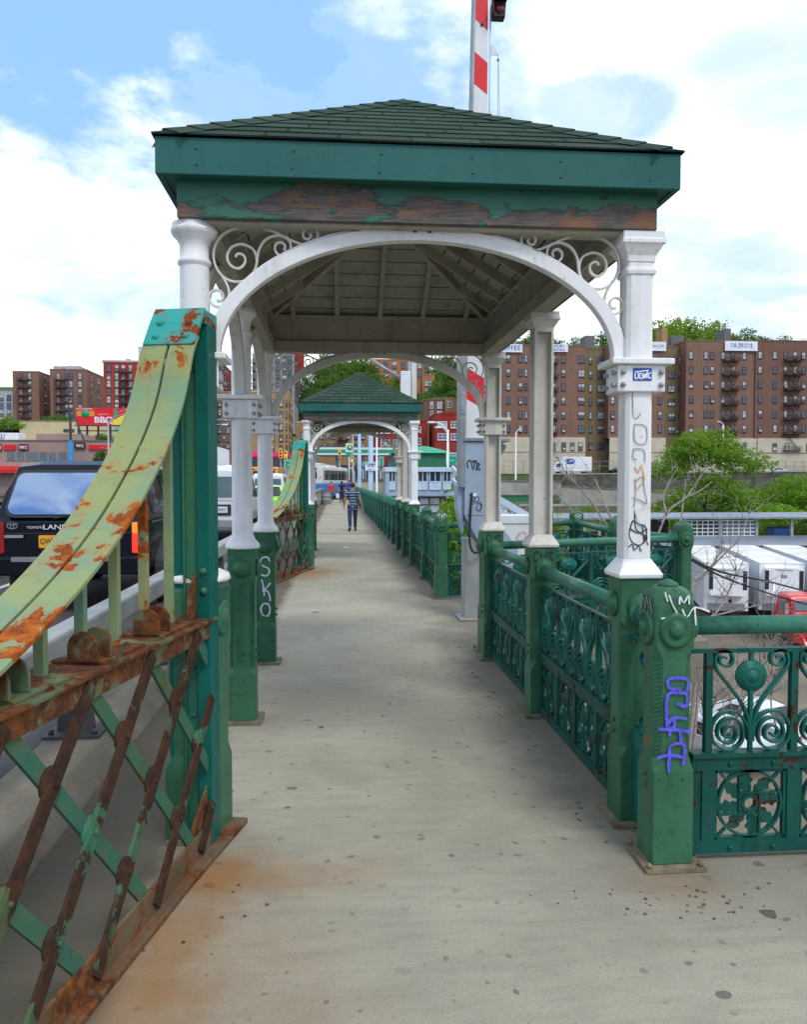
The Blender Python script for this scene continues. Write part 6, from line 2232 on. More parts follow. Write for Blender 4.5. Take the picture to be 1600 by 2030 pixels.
s.build('frame', 'stucco_mauve', wb)
s = MB(); s.prism([(0, 0), (-1.6, -.5), (-1.6, -.95), (0, -.45)], (0, 0, zx(924)), (0, 1, 0), (0, 0, 1), (X_(R_, 60, YR), 0, 0)); s.build('canopy', 'awning_red', R_)
for (x0, x1, y0, y1, mat, tx_, tm) in ((38, 56, 881, 893, 'plastic_dark', 'BBQ', 'letter_white'), (8, 32, 882, 892, 'sign_red', '', ''), (-12, 4, 881, 893, 'plastic_dark', 'BBQ', 'letter_white'), (148, 170, 877, 890, 'plastic_dark', 'BBQ', 'letter_white'), (176, 240, 882, 891, 'sign_red', '-  . .', 'letter_white')):
    s = MB(); xa, xb = X_(R_, x0, YR), X_(R_, x1, YR)
    s.prism(rounded(xb - xa, zx(y0) - zx(y1), .15), ((xa + xb) / 2, -.25, (zx(y0) + zx(y1)) / 2), (1, 0, 0), (0, 0, 1), (0, .245, 0))
    so = s.build('sign', mat, R_)
    if mat == 'plastic_dark':
        s = MB(); s.strip([((xa + xb) / 2 + p[0] * 1.04, -.20, (zx(y0) + zx(y1)) / 2 + p[1] * 1.06) for p in rounded(xb - xa, zx(y0) - zx(y1), .15)] , .1, .06, (0, 1, 0)); s.build('rim', 'sign_red', so)
    if tx_:
        text('lettering', tx_, .52, ((xa + xb) / 2, -.252, (zx(y0) + zx(y1)) / 2), (1, 0, 0), (0, 0, 1), tm, so, .01, sx=.95, bold=.012)
py_ = thing('sign_pylon', 'bright blue square pylon with a dark lattice mast in front of the restaurant', 'pylon', (at(139, 917, 109).x, 109, 0))
s = MB(); s.box(-.25, .25, 0, .4, -.1, Z_(873, 139, 109)); s.build('shaft', 'pylon_blue', py_)
s = MB(); s.box(-.14, .14, .1, .3, Z_(873, 139, 109), Z_(808, 139, 109)); s.bar((.2, .2, Z_(812, 140, 109)), (1.6, .6, Z_(873, 140, 109)), .2, .2); s.cbox((-.2, .2, Z_(854, 139, 109)), (1.3, .5, .45)); s.build('mast', 'dark_steel', py_)
# the billboard above the roof
YL = 124
bb = thing('billboard', 'red and yellow billboard with white BBQ lettering above the restaurant roof', 'billboard', (at(151, 810, YL).x, YL, 0))
Wb = at(264, 810, YL).x - bb.location.x
zl = lambda py: Z_(py, 200, YL)
s = MB(); s.box(0, Wb, 0, .4, zl(843), zl(808.5)); bd = s.build('board', 'sign_red', bb)
s = MB(); s.box(0, X_(bb, 188, YL), -.02, -.002, zl(825), zl(815)); s.build('picture', 'sign_orange', bd)
s = MB(); s.lathe([(.001, -.01), (.62, -.01), (.62, 0), (.001, 0)], 20, (X_(bb, 170, YL), -.022, zl(820)), 'Y'); s.build('picture', 'canopy_green', bd)
s = MB(); s.prism([(X_(bb, 222, YL), zl(842)), (Wb, zl(842)), (Wb, zl(816)), (X_(bb, 250, YL), zl(820)), (X_(bb, 226, YL), zl(832))], (0, -.02, 0), (1, 0, 0), (0, 0, 1), (0, .018, 0)); s.build('picture', 'sign_yellow', bd)
s = MB(); s.box(X_(bb, 226, YL), X_(bb, 233, YL), -.035, -.003, zl(830), zl(810)); s.build('picture', 'canopy_green', bd)
text('lettering', 'BBQ', 1.25, (X_(bb, 206, YL), -.03, zl(833)), (1, 0, 0), (0, 0, 1), 'letter_white', bd, .02, sx=1.15, bold=.04)
text('lettering', 'D A L L A S', .30, (X_(bb, 205, YL), -.03, zl(821.5)), (1, 0, 0), (0, 0, 1), 'letter_white', bd, .02)
text('lettering', 'MOUTH DRINKS', .33, (X_(bb, 168, YL), -.03, zl(811)), (1, 0, 0), (0, 0, 1), 'letter_white', bd, .02)
s = MB(); s.box(-.1, Wb + .1, -.9, .0, zl(845), zl(843.5))
for px in (155, 172, 194, 218, 242):
    s.box(X_(bb, px, YL) - .12, X_(bb, px, YL) + .12, .1, .35, 4.0, zl(845))
s.box(0, Wb, .15, .3, zl(855), zl(853)); s.build('support_frame', 'dark_steel', bb)
sg = thing('roof_sign_board', 'green and white storage sign under the billboard edge', 'sign', (at(226, 850, 121).x, 121, 0))
s = MB(); s.box(0, 1.9, 0, .2, Z_(853, 230, 121), Z_(846, 230, 121)); so = s.build('panel', 'sign_green', sg)
text('lettering', 'STORAGE', .42, (.95, -.005, Z_(849.5, 230, 121)), (1, 0, 0), (0, 0, 1), 'letter_white', so, .01, sx=.95)
s = MB(); s.box(.4, .55, .05, .15, Z_(873, 230, 121), Z_(853, 230, 121)); s.box(1.4, 1.55, .05, .15, Z_(873, 230, 121), Z_(853, 230, 121)); s.build('leg', 'dark_steel', sg)
wt = thing('delivery_truck', 'white delivery truck seen over the restaurant roof at the left edge below the yellow wall', 'truck', (at(-40, 870, 132).x, 132, 0))
s = MB(); s.box(0, at(36, 870, 132).x - wt.location.x, 0, 3, Z_(886, 10, 132), Z_(858, 10, 132)); so = s.build('cargo_box', 'trailer_white', wt, bevel=.08)
text('lettering', 'SI/', 1.3, (X_(wt, 2, 132), -.01, Z_(866, 10, 132)), (1, 0, 0), (0, 0, 1), 'letter_blue', so, .01)
s = MB(); s.box(.4, 3, .3, 2.7, 0, Z_(886, 10, 132)); s.build('chassis', 'dark_steel', wt)

# ---- centre left
G1, _, _ = block('apartment_block', 'tall grey white apartment block seen through the far left arch', 500, 583, 703, 860, 232, 40, 'brick_grey', [513, 524, 536, 551, 564, 574], [712, 728, 744, 759, 774, 790], h=1.9, w=1.2, side=(8, [712, 728, 744, 759, 774, 790]))
fire_escape(G1, X_(G1, 492, 232), X_(G1, 508, 232), [Z_(y + 8, 500, 232) for y in (774, 759, 744, 728, 712)], 0)
s = MB(); s.box(X_(G1, 548, 232), X_(G1, 600, 232), 6, 14, 34, Z_(690, 560, 238)); s.build('bulkhead', 'brick_rowhouse', G1)
G2, _, _ = block('apartment_block', 'taupe apartment block with fire escapes behind the left columns', 405, 489, 778, 935, 170, 18, 'brick_taupe', [428, 436, 444, 452, 462, 472, 482], [800, 818, 836, 853, 870, 888], h=1.35, w=.62)
for x in (427, 474):
    fire_escape(G2, X_(G2, x - 4, 170), X_(G2, x + 6, 170), [Z_(y + 8, x, 170) for y in (870, 853, 836, 818, 800)], 0)
G3, _, _ = block('apartment_block', 'sunlit orange tan brick apartment block with paired windows', 489, 571, 777, 935, 160, 14, 'brick_tan', [(516, .62), (540, .72), (557, .72), (568, .3)], [799, 822, 846, 868, 889], h=1.35, w=.7, side=(3, [799, 822, 846, 868, 889]), cornice='stucco_cream')
s = MB(); s.prism([(0, 0), (-1.8, -.75), (-1.8, -1.1), (0, -1.0)], (X_(G3, 500, 160), 0, Z_(896, 530, 160)), (0, 1, 0), (0, 0, 1), (X_(G3, 573, 160) - X_(G3, 500, 160), 0, 0)); s.build('awning', 'awning_pink', G3)
s = MB(); s.box(X_(G3, 490, 160), X_(G3, 571, 160), -.12, -.01, 0, Z_(908, 530, 160)); s.build('shopfront', 'pane_dark', G3)
G4, _, _ = block('apartment_block', 'low tan brick apartment house behind the petrol canopy', 588, 745, 838, 935, 178, 16, 'brick_tan', [600, 612, 625, 637, 650, 661, 674, 690, 705, 720, 735], [864, 886], h=1.5, w=.85, cornice='stucco_cream')
fire_escape(G4, X_(G4, 668, 178), X_(G4, 690, 178), [Z_(873, 680, 178), Z_(848, 680, 178)], 0)
# right of centre
G5, _, _ = block('apartment_block', 'orange brick apartment block on the wooded hill', 735, 852, 713, 790, 318, 16, 'brick_orange', [748, 765, 782, 799, 815, 832, 846], [724, 741], h=2.6, w=1.9)
G6, _, _ = block('hill_house', 'pinkish house among the trees on the hill', 838, 862, 744, 810, 290, 10, 'brick_orange', [846, 854], [760, 776], h=2.2, w=1.5)
G7, _, _ = block('row_house', 'dark brown row house left of the orange house', 842, 884, 793, 935, 200, 12, 'brick_dark', [(856, .8), (872, 1.3)], [803, 821], 'row houses under the wooded hill', h=1.7, style='white')
G8, _, _ = block('row_house', 'small orange yellow row house beside the barrier arm', 884, 930, 790, 935, 198, 12, 'brick_tan', [892, 911], [802, 822], 'row houses under the wooded hill', h=1.6, w=1.0, style='white')
G9, _, _ = block('row_house', 'bright red row house with broad white windows beside the barrier arm', 863, 922, 822, 940, 150, 10, 'brick_rowhouse', [(877, 1.8, True), (901, 1.4, True)], [842, 866], 'row houses under the wooded hill', h=1.25, style='white')
s = MB(); s.prism([(0, 0), (5.6, 0), (5.6, .25), (4.2, .45), (2.8, .75), (1.4, .45), (0, .25)], (0, -.02, Z_(822.5, 890, 150)), (1, 0, 0), (0, 0, 1), (0, .4, 0)); s.build('gable', 'brick_rowhouse', G9)
G10, _, _ = block('row_house', 'narrow brown row house with white windows seen beside the far arch', 822, 847, 836, 935, 155, 26, 'brick_rowhouse', [(830, 1.0)], [852, 875], 'row houses under the wooded hill', h=1.25, style='white', side=(6, [852, 875]))
G11, _, _ = block('row_house', 'red row house with white windows framed by the second shelter arch', 742, 792, 832, 935, 160, 12, 'brick_rowhouse', [(764, 1.9, True), (786, 1.4, True)], [853, 878], 'row houses under the wooded hill', h=1.3, style='white')

# ---- petrol station canopy and totem
pc = thing('petrol_canopy', 'long white petrol station canopy with green band', 'canopy', (at(590, 893, 118).x, 118, 0))
Wp = at(800, 893, 118).x - pc.location.x
s = MB(); s.box(0, Wp, 0, 9, Z_(902, 700, 118), Z_(887, 700, 118)); cn = s.build('canopy_deck', 'board_white', pc)
s = MB(); s.box(-.02, Wp + .02, -.03, 9.02, Z_(898, 700, 118), Z_(891, 700, 118)); s.build('band', 'canopy_green', cn)
for px in (625, 668, 720, 775):
    s = MB(); s.box(X_(pc, px, 118) - .25, X_(pc, px, 118) + .25, 3, 3.6, -.1, Z_(902, 700, 118)); s.build('pillar', 'blue_grey', pc)
s = MB(); s.box(1, Wp - 1, 8.2, 8.4, 0, Z_(920, 700, 118)); s.build('shopfront', 'pane_dark', pc)
tt = thing('price_totem', 'white price totem with a green and yellow ring emblem', 'sign', (at(692, 900, 100).x, 100, 0))
s = MB(); s.box(-.42, .42, 0, .3, Z_(896, 692, 100), Z_(879, 692, 100)); so = s.build('panel', 'board_white', tt)
s = MB(); s.lathe([(.15, -.02), (.35, -.02), (.35, 0), (.15, 0)], 20, (.08, -.02, Z_(887, 692, 100)), 'Y', shape=lambda a: 1 + .08 * math.cos(a * 9)); s.build('emblem', 'canopy_green', so)
s = MB(); s.lathe([(.001, -.03), (.16, -.03), (.16, 0), (.001, 0)], 16, (.08, -.02, Z_(887, 692, 100)), 'Y'); s.build('emblem_centre', 'sign_yellow', so)
s = MB(); s.box(-.42, .42, 0, .3, Z_(904, 692, 100), Z_(896.5, 692, 100)); s.build('price_panel', 'sign_green', tt)
s = MB(); s.box(-.08, .08, .1, .25, -.1, Z_(904, 692, 100)); s.build('pole', 'board_white', tt)

# ---- the bridge operator's house, green roofed hut behind
YO = 55
oh = thing('operator_house', 'pale blue glazed bridge operator cabin on a steel gallery', 'cabin', (at(768, 950, YO).x, YO, 0))
zo = lambda py: Z_(py, 840, YO)
Wo = at(899, 950, YO).x - oh.location.x
s = MB(); s.box(0, Wo, .05, 4.2, zo(985), zo(928)); s.build('wall', 'blue_grey', oh)
s = MB(); s.box(-.15, Wo + .15, -.2, 4.4, zo(935), zo(926)); s.build('eaves', 'pale_blue', oh)
s = MB(); s.box(-.1, Wo + .1, -.12, 4.3, zo(983), zo(976)); s.build('gallery', 'blue_grey', oh)
for px0, px1 in ((771, 784), (788, 799), (805, 817), (829, 847), (852, 874), (879, 894)):
    x0, x1 = X_(oh, px0, YO), X_(oh, px1, YO)
    s = MB(); s.box(x0, x1, -.02, .05, zo(955), zo(935.5)); w0 = s.build('window', 'glass_dark', oh)
    s = MB()
    for xx in (x0, (x0 + x1) / 2, x1): s.box(xx - .028, xx + .028, -.06, .0, zo(970), zo(935))
    for py in (970, 955): s.box(x0, x1, -.055, .0, zo(py) - .04, zo(py) + .04)
    s.build('frame', 'pale_blue', w0)
    s = MB(); s.box(x0, x1, -.03, .05, zo(970), zo(956)); s.build('panel', 'pale_blue', oh)
for px in (768, 899):
    s = MB(); s.box(X_(oh, px, YO) - .12, X_(oh, px, YO) + .12, -.1, .2, zo(985), zo(928)); s.build('corner_post', 'blue_grey', oh)
s = MB(); s.box(X_(oh, 828, YO), X_(oh, 888, YO), .6, 3.6, -7.5, zo(985)); s.build('lower_wall', 'grey_slab', oh)
for px0, px1, y0, y1 in ((834, 851, 988, 1000), (855, 873, 988, 1000), (834, 851, 1003, 1016), (855, 873, 1003, 1016)):
    s = MB(); s.box(X_(oh, px0, YO), X_(oh, px1, YO), .52, .61, zo(y1), zo(y0)); s.build('lower_window', 'trailer_side', oh)
s = MB(); s.box(.2, Wo - .2, 1, 3, -7.5, zo(990)); s.build('pier', 'wall_concrete', oh)
st_ = thing('steel_stair', 'pale blue steel stair railing descending from the operator cabin', 'stair', (0, 0, 0))
for (pa, pb, Ya, Yb) in (((897, 928), (925, 962), 54, 50), ((897, 952), (925, 985), 54, 50), ((984, 987), (1058, 1030), 26, 26), ((984, 1012), (1050, 1046), 26, 26)):
    a, c = at(*pa, Ya), at(*pb, Yb)
    s = MB(); s.bar(a, c, .12, .22 if Ya < 40 else .35); s.build('stringer', 'pale_blue', st_)
for px, y0, y1 in ((992, 990, 1020), (1003, 996, 1024), (1016, 1004, 1030), (1030, 1012, 1038), (1043, 1020, 1044)):
    a, c = at(px, y0, 26), at(px, y1, 26)
    s = MB(); s.bar(a, c, .07, .05, up=(0, 1, 0)); s.build('baluster', 'pale_blue', st_)
s = MB(); pA = at(992, 1005, 26.3); s.box(pA.x - .2, pA.x + .2, 26.3, 27, -7.5, pA.z); s.build('support', 'blue_grey', st_)
gh = thing('green_roof_hut', 'dark green clad hut with hipped green roof behind the operator cabin', 'building', (at(782, 910, 66).x, 66, 0))
Wg = at(896, 910, 66).x - gh.location.x
zg = lambda py: Z_(py, 840, 66)
s = MB(); s.box(.1, Wg - .1, .1, 5, -1, zg(897)); s.build('wall', 'roof_green', gh)
s = MB(); r0, r1 = X_(gh, 800, 66), X_(gh, 868, 66)
s.add([(-.2, -.2, zg(898)), (Wg + .2, -.2, zg(898)), (Wg + .2, 5.2, zg(898)), (-.2, 5.2, zg(898)), (X_(gh, 838, 66), 2.0, zg(882)), (X_(gh, 858, 66), 3, zg(882))], [(0, 1, 5, 4), (1, 2, 5), (2, 3, 4, 5), (3, 0, 4), (3, 2, 1, 0)]); s.build('roof', 'canopy_green', gh)

# ---- corrugated roofed shed below, right
YS = 66
sh = thing('platform_shed', 'long low shed with corrugated grey blue roofs and gridded windows behind the trailers', 'shed', (at(1080, 1030, YS).x, YS, 0))
Ws = at(1700, 1030, YS).x - sh.location.x
zs = lambda py: Z_(py, 1450, YS)
basic('shed_roof', (0.27, 0.31, 0.36), .5, .2, var=.12, scale=.4)


def corrugated(b, x0, x1, y0, z0, y1, z1, pitch=.22, amp=.05):
    n = int((x1 - x0) / pitch)
    v, f = [], []
    for i in range(n * 2 + 1):
        x = x0 + (x1 - x0) * i / (2 * n)
        d = amp if i % 2 else 0
        v += [(x, y0, z0 + d), (x, y1, z1 + d), (x, y0, z0 + d - .05), (x, y1, z1 + d - .05)]
    for i in range(n * 2):
        a, c = i * 4, i * 4 + 4
        f += [(a, c, c + 1, a + 1), (a + 2, a + 3, c + 3, c + 2), (a, a + 2, c + 2, c)]
    b.add(v, f)


s = MB(); corrugated(s, X_(sh, 1290, YS), Ws, -3.2, zs(1074) - .1, .2, zs(1063)); s.build('lower_roof', 'shed_roof', sh)
s = MB(); corrugated(s, 0, Ws, -.6, zs(1025), 6, zs(1025) + .12); s.build('upper_roof', 'shed_roof', sh)
s = MB(); s.box(0, Ws, -.62, -.45, zs(1028), zs(1025.5)); s.build('gutter', 'steel_grey', sh)
for px in (1090, 1130, 1190, 1240, 1283, 1361, 1430, 1503, 1573, 1640):
    s = MB(); s.box(X_(sh, px, YS) - .12, X_(sh, px, YS) + .12, -.1, .15, -7.5, zs(1028)); s.build('post', 'galvanised', sh)
for p0, p1 in ((1363, 1428), (1433, 1502)):
    x0, x1 = X_(sh, p0, YS), X_(sh, p1, YS)
    s = MB(); s.box(x0, x1, 0, .06, zs(1062), zs(1032)); w0 = s.build('window', 'pane_dark', sh)
    s = MB()
    for k in range(7): s.box(x0 + (x1 - x0) * k / 6 - .035, x0 + (x1 - x0) * k / 6 + .035, -.04, .0, zs(1062), zs(1032))
    for k in range(5): s.box(x0, x1, -.039, .0, zs(1062) + (zs(1032) - zs(1062)) * k / 4 - .035, zs(1062) + (zs(1032) - zs(1062)) * k / 4 + .035)
    s.build('frame', 'board_white', w0)
s = MB(); s.box(X_(sh, 1283, YS), X_(sh, 1361, YS), 3.5, 3.6, -7.5, zs(1031)); s.box(X_(sh, 1083, YS), X_(sh, 1240, YS), 5, 5.1, -7.5, zs(1060)); s.build('back_wall', 'grey_slab', sh)
s = MB(); s.box(0, Ws, .3, .5, -7.5, zs(1064)); s.build('wall', 'grey_slab', sh)
du = thing('dumpster', 'bright blue dumpster standing under the shed roof', 'dumpster', (at(1552, 1060, 68).x, 68, 0))
s = MB(); s.box(-.85, .85, 0, 1.2, at(1552, 1067, 68).z, at(1552, 1047, 68).z); s.build('body', 'paint_blue', du, bevel=.05)
s = MB(); s.box(-.88, .88, -.05, 1.25, at(1552, 1047.5, 68).z, at(1552, 1045.5, 68).z); s.build('lid', 'letter_blue', du)
s = MB(); s.box(-.8, .8, .1, 1.1, -7.5, at(1552, 1067, 68).z); s.build('stand', 'grey_slab', du)

# ---- walls between yard and highway
def wall_run(name, label, pts, thick, zb, mat, cap=None, cat='wall'):
    t = thing(name, label, cat, (0, 0, 0))
    b = MB(); c = MB()
    for (p, q) in zip(pts, pts[1:]):
        p, q = Vector(p), Vector(q)
        d = Vector((q.x - p.x, q.y - p.y, 0)).normalized()
        n = Vector((-d.y, d.x, 0)) * thick
        for m, z0a, z0b, h0, off in ((b, zb, zb, 0, 0), (c, p.z + .002, q.z + .002, .25, .12)):
            base = [Vector((p.x, p.y, z0a)) - n * (off > 0) * .1, Vector((q.x, q.y, z0b)) - n * (off > 0) * .1, Vector((q.x, q.y, z0b)) + n * (1 + (off > 0) * .1), Vector((p.x, p.y, z0a)) + n * (1 + (off > 0) * .1)]
            top = [Vector((v.x, v.y, (p.z if i in (0, 3) else q.z) + h0)) for i, v in enumerate(base)]
            m.add(base + top, [(0, 3, 2, 1), (4, 5, 6, 7), (0, 1, 5, 4), (1, 2, 6, 5), (2, 3, 7, 6), (3, 0, 4, 7)])
    b.build('wall', mat, t)
    if cap: c.build('coping', cap, t)
    return t


wall_run('stone_wall', 'dark rough stone retaining wall under the highway', [at(1095, 941, 150), at(1300, 940, 150), at(1700, 934, 150)], 1.2, -2, 'stone_wall', 'wall_concrete')
wall_run('ramp_wall', 'stained concrete ramp wall sloping down to the right', [at(1113, 966, 120), at(1235, 972, 120), at(1420, 984, 118), at(1700, 1000, 116)], .8, -5, 'wall_concrete', 'kerb_concrete')
vd = wall_run('viaduct_parapet', 'grey concrete viaduct parapet above a green girder', [at(900, 953, 112), at(1113, 957, 112)], .8, at(1000, 981, 112).z, 'wall_concrete', 'kerb_concrete', 'parapet')
s = MB(); p, q = at(960, 982, 113), at(1060, 994, 113); s.box(p.x, q.x, 112.2, 113, q.z, p.z); s.build('girder', 'roof_green', vd)
s = MB(); p = at(1075, 981, 113); s.box(p.x - .8, p.x + .8, 112.2, 113.4, -8, p.z); p = at(915, 981, 113); s.box(p.x - .8, p.x + .8, 112.2, 113.4, -8, p.z); s.build('pier', 'wall_concrete', vd)
wall_run('lower_wall', 'pale concrete wall low behind the shed roof', [at(1030, 1004, 104), at(1280, 1004, 104), at(1330, 1010, 104)], .8, -8, 'kerb_concrete', 'wall_concrete')
fe = thing('highway_fence', 'thin steel fence along the highway before the cream ground floors', 'fence', (at(960, 930, 176).x, 176, 0))
s = MB()
wf = at(1700, 930, 176).x - fe.location.x
for i in range(int(wf / 2.2)): s.box(i * 2.2 - .05, i * 2.2 + .05, 0, .1, 2.8, Z_(914, 1300, 176))
for py in (914.5, 924): s.box(0, wf, .02, .08, Z_(py, 1300, 176) - .04, Z_(py, 1300, 176) + .04)
s.build('rails', 'steel_grey', fe)
# guard wall and mesh fence in the middle distance
wall_run('approach_wall', 'pale concrete wall beside the far walkway below the blue pole', [at(703, 955, 74), at(772, 955, 72)], .5, -8, 'stucco_cream', 'kerb_concrete')
mf = thing('mesh_fence', 'dark mesh fence with curved white posts above the pale wall', 'fence', (at(632, 948, 92).x, 92, 0))
wf = at(790, 948, 92).x - mf.location.x
s = MB()
for i in range(10): s.tube(smooth_line([(wf * i / 9, 0, Z_(960, 700, 92)), (wf * i / 9, 0, Z_(938, 700, 92)), (wf * i / 9 - .25, 0, Z_(930, 700, 92)), (wf * i / 9 - .7, 0, Z_(926, 700, 92))], 3), .05, 6)
s.build('post', 'board_white', mf)
s = MB()
for i in range(90): s.box(wf * i / 90 - .012, wf * i / 90 + .012, .05, .07, Z_(958, 700, 92), Z_(934, 700, 92))
for i in range(12): s.box(0, wf, .055, .065, Z_(958, 700, 92) + i * .13 - .008, Z_(958, 700, 92) + i * .13 + .008)
s.build('mesh_panel', 'dark_steel', mf)
ow = wall_run('underpass_wall', 'shaded grey concrete wall beneath the petrol canopy', [at(560, 925, 140), at(820, 925, 140)], .6, -1, 'wall_concrete', 'kerb_concrete')
# ------------------------------------------------------------------ trees and bushes
leafy('leaf_spring', (0.100, 0.230, 0.012), (0.180, 0.350, 0.022), (0.28, 0.46, 0.035))
leafy('leaf_bright', (0.110, 0.270, 0.010), (0.190, 0.400, 0.020), (0.30, 0.52, 0.04))
leafy('leaf_mid', (0.045, 0.130, 0.014), (0.095, 0.215, 0.022), (0.12, 0.24, 0.03))
leafy('leaf_dark', (0.018, 0.060, 0.012), (0.040, 0.105, 0.018), (0.07, 0.15, 0.025))
basic('bark', (0.085, 0.068, 0.052), .9, var=.3, scale=4)
basic('bark_pale', (0.27, 0.235, 0.21), .85, var=.3, scale=6, dirt=.4, dirtcol=(.12, .09, .08))


def leaf(b, p, s, rng):
    a = Vector((rng.gauss(0, 1), rng.gauss(0, 1), rng.gauss(0, .6)))
    if a.length < .01: a = Vector((1, 0, 0))
    a.normalize()
    c = a.cross(Vector((rng.gauss(0, 1), rng.gauss(0, 1), rng.gauss(0, 1) + .4)))
    if c.length < .01: c = a.orthogonal()
    c.normalize()
    a, c = a * s, c * s * .55
    b.add([p - a, p + c, p + a, p - c], [(0, 1, 2, 3)])


def crown_mesh(name, mat, blobs, n, size, seed, hollow=.55):
    """leaf clumps: sprays of leaves round twigs that fill a few uneven lobes"""
    rng = random.Random(seed)
    b = MB()
    vol = [rx * ry * rz for (_, (rx, ry, rz)) in blobs]
    tot = sum(vol)
    for (c, r), v in zip(blobs, vol):
        k = max(3, int(n * v / tot / 14))
        for _ in range(k):
            d = Vector((rng.gauss(0, 1), rng.gauss(0, 1), rng.gauss(0, 1)))
            d.normalize()
            q = hollow + (1 - hollow) * rng.random() ** .6
            q *= 1 + .22 * mnoise.noise(d * 2.3 + Vector((seed, 0, 0)))
            p = Vector(c) + Vector((d.x * r[0], d.y * r[1], d.z * r[2])) * q
            sp = size * rng.uniform(1.2, 2.6)
            for _ in range(14):
                o = Vector((rng.gauss(0, 1) * sp, rng.gauss(0, 1) * sp, rng.gauss(0, .55) * sp))
                leaf(b, p + o, size * rng.uniform(.6, 1.2), rng)
    return b.mesh(name, mat)


def limb_mesh(name, mat, h, r, spread, seed, levels=3, start=.3):
    rng = random.Random(seed)
    b = MB()

    def grow(p, d, L, rad, lv):
        pts, rs = [p], [rad]
        q, dd = p.copy(), d.copy()
        for i in range(4):
            dd = (dd + Vector((rng.gauss(0, .14), rng.gauss(0, .14), rng.gauss(.03, .08)))).normalized()
            q = q + dd * (L / 4)
            pts.append(q.copy())
            rs.append(rad * (1 - .17 * (i + 1)))
        b.tube(pts, rs, 6 if lv < 2 else 4)
        if lv < levels:
            for k in range(rng.randint(3, 4)):
                t = rng.randint(1 if lv else 2, 4)
                a = rng.uniform(0, 2 * PI)
                side = Vector((math.cos(a), math.sin(a), rng.uniform(.1, .7))).normalized()
                grow(pts[t], (dd * .55 + side * spread).normalized(), L * rng.uniform(.5, .72), rs[t] * .6, lv + 1)
    grow(Vector((0, 0, -.3)), Vector((0, 0, 1)), h * .55, r, 0)
    return b.mesh(name, mat)


def tree(name, label, loc, crown, limbs, group=None, scale=1.0, rotz=0.0, cat='tree'):
    t = thing(name, label, cat, loc, rotz, group)
    t.scale = scale if hasattr(scale, '__len__') else (scale,) * 3
    put('crown', crown, t)
    if limbs: put('trunk', limbs, t)
    return t


rg = random.Random(5)
# unit trees about 10 m high
locust = crown_mesh('crown', 'leaf_spring', [((0, 0, 7.2), (3.6, 3.4, 1.3)), ((-3.2, .5, 5.6), (2.4, 2.2, 1.0)), ((3.6, -.4, 6.2), (3.0, 2.2, 1.1)), ((2.6, .4, 7.6), (1.8, 1.6, .7)), ((-2.6, .4, 7.0), (1.6, 1.4, .7)), ((1.2, 1, 8.6), (2.0, 2.0, .8)), ((-1.6, -1, 8.2), (1.9, 1.8, .9)), ((.3, -1.2, 4.2), (2.4, 2.0, 1.4)), ((-2.6, -1.6, 3.4), (1.8, 1.5, .9)), ((2.4, -1.4, 3.2), (1.8, 1.5, .9))], 13000, .15, 3, .25)
locust_l = limb_mesh('trunk', 'bark', 9, .15, .95, 4)
round_c = [crown_mesh('crown', 'leaf_mid', [((0, 0, 6.3), (3.4, 3.2, 3.0)), ((-1.8, .5, 4.6), (2.2, 2.2, 1.8)), ((2.0, -.5, 5.0), (2.3, 2.2, 2.0)), ((.5, .3, 8.6), (1.9, 1.8, 1.5))], 3600, .26, s, .5) for s in (11, 12)]
dark_c = crown_mesh('crown', 'leaf_dark', [((0, 0, 6.0), (3.5, 3.3, 3.2)), ((-1.9, .3, 4.4), (2.3, 2.1, 1.8)), ((1.9, .2, 7.4), (2.1, 2.0, 1.9))], 3400, .27, 21, .5)
airy_c = crown_mesh('crown', 'leaf_spring', [((0, 0, 7.0), (3.2, 3.0, 2.0)), ((-2.6, .2, 6.2), (2.0, 1.8, 1.3)), ((2.8, .2, 6.6), (2.2, 1.8, 1.4)), ((.4, 0, 9.0), (1.8, 1.6, 1.0))], 2600, .26, 31, .3)
bush_c = [crown_mesh('foliage', m, [((0, 0, 1.0), (1.5, 1.4, 1.0)), ((-.9, .2, .7), (1.0, .9, .7)), ((1.0, -.2, .8), (1.0, 1.0, .8))], 1500, .13, s, .4) for m, s in (('leaf_spring', 41), ('leaf_mid', 42), ('leaf_bright', 43))]
limbs = limb_mesh('trunk', 'bark', 8, .25, .8, 6, 2)

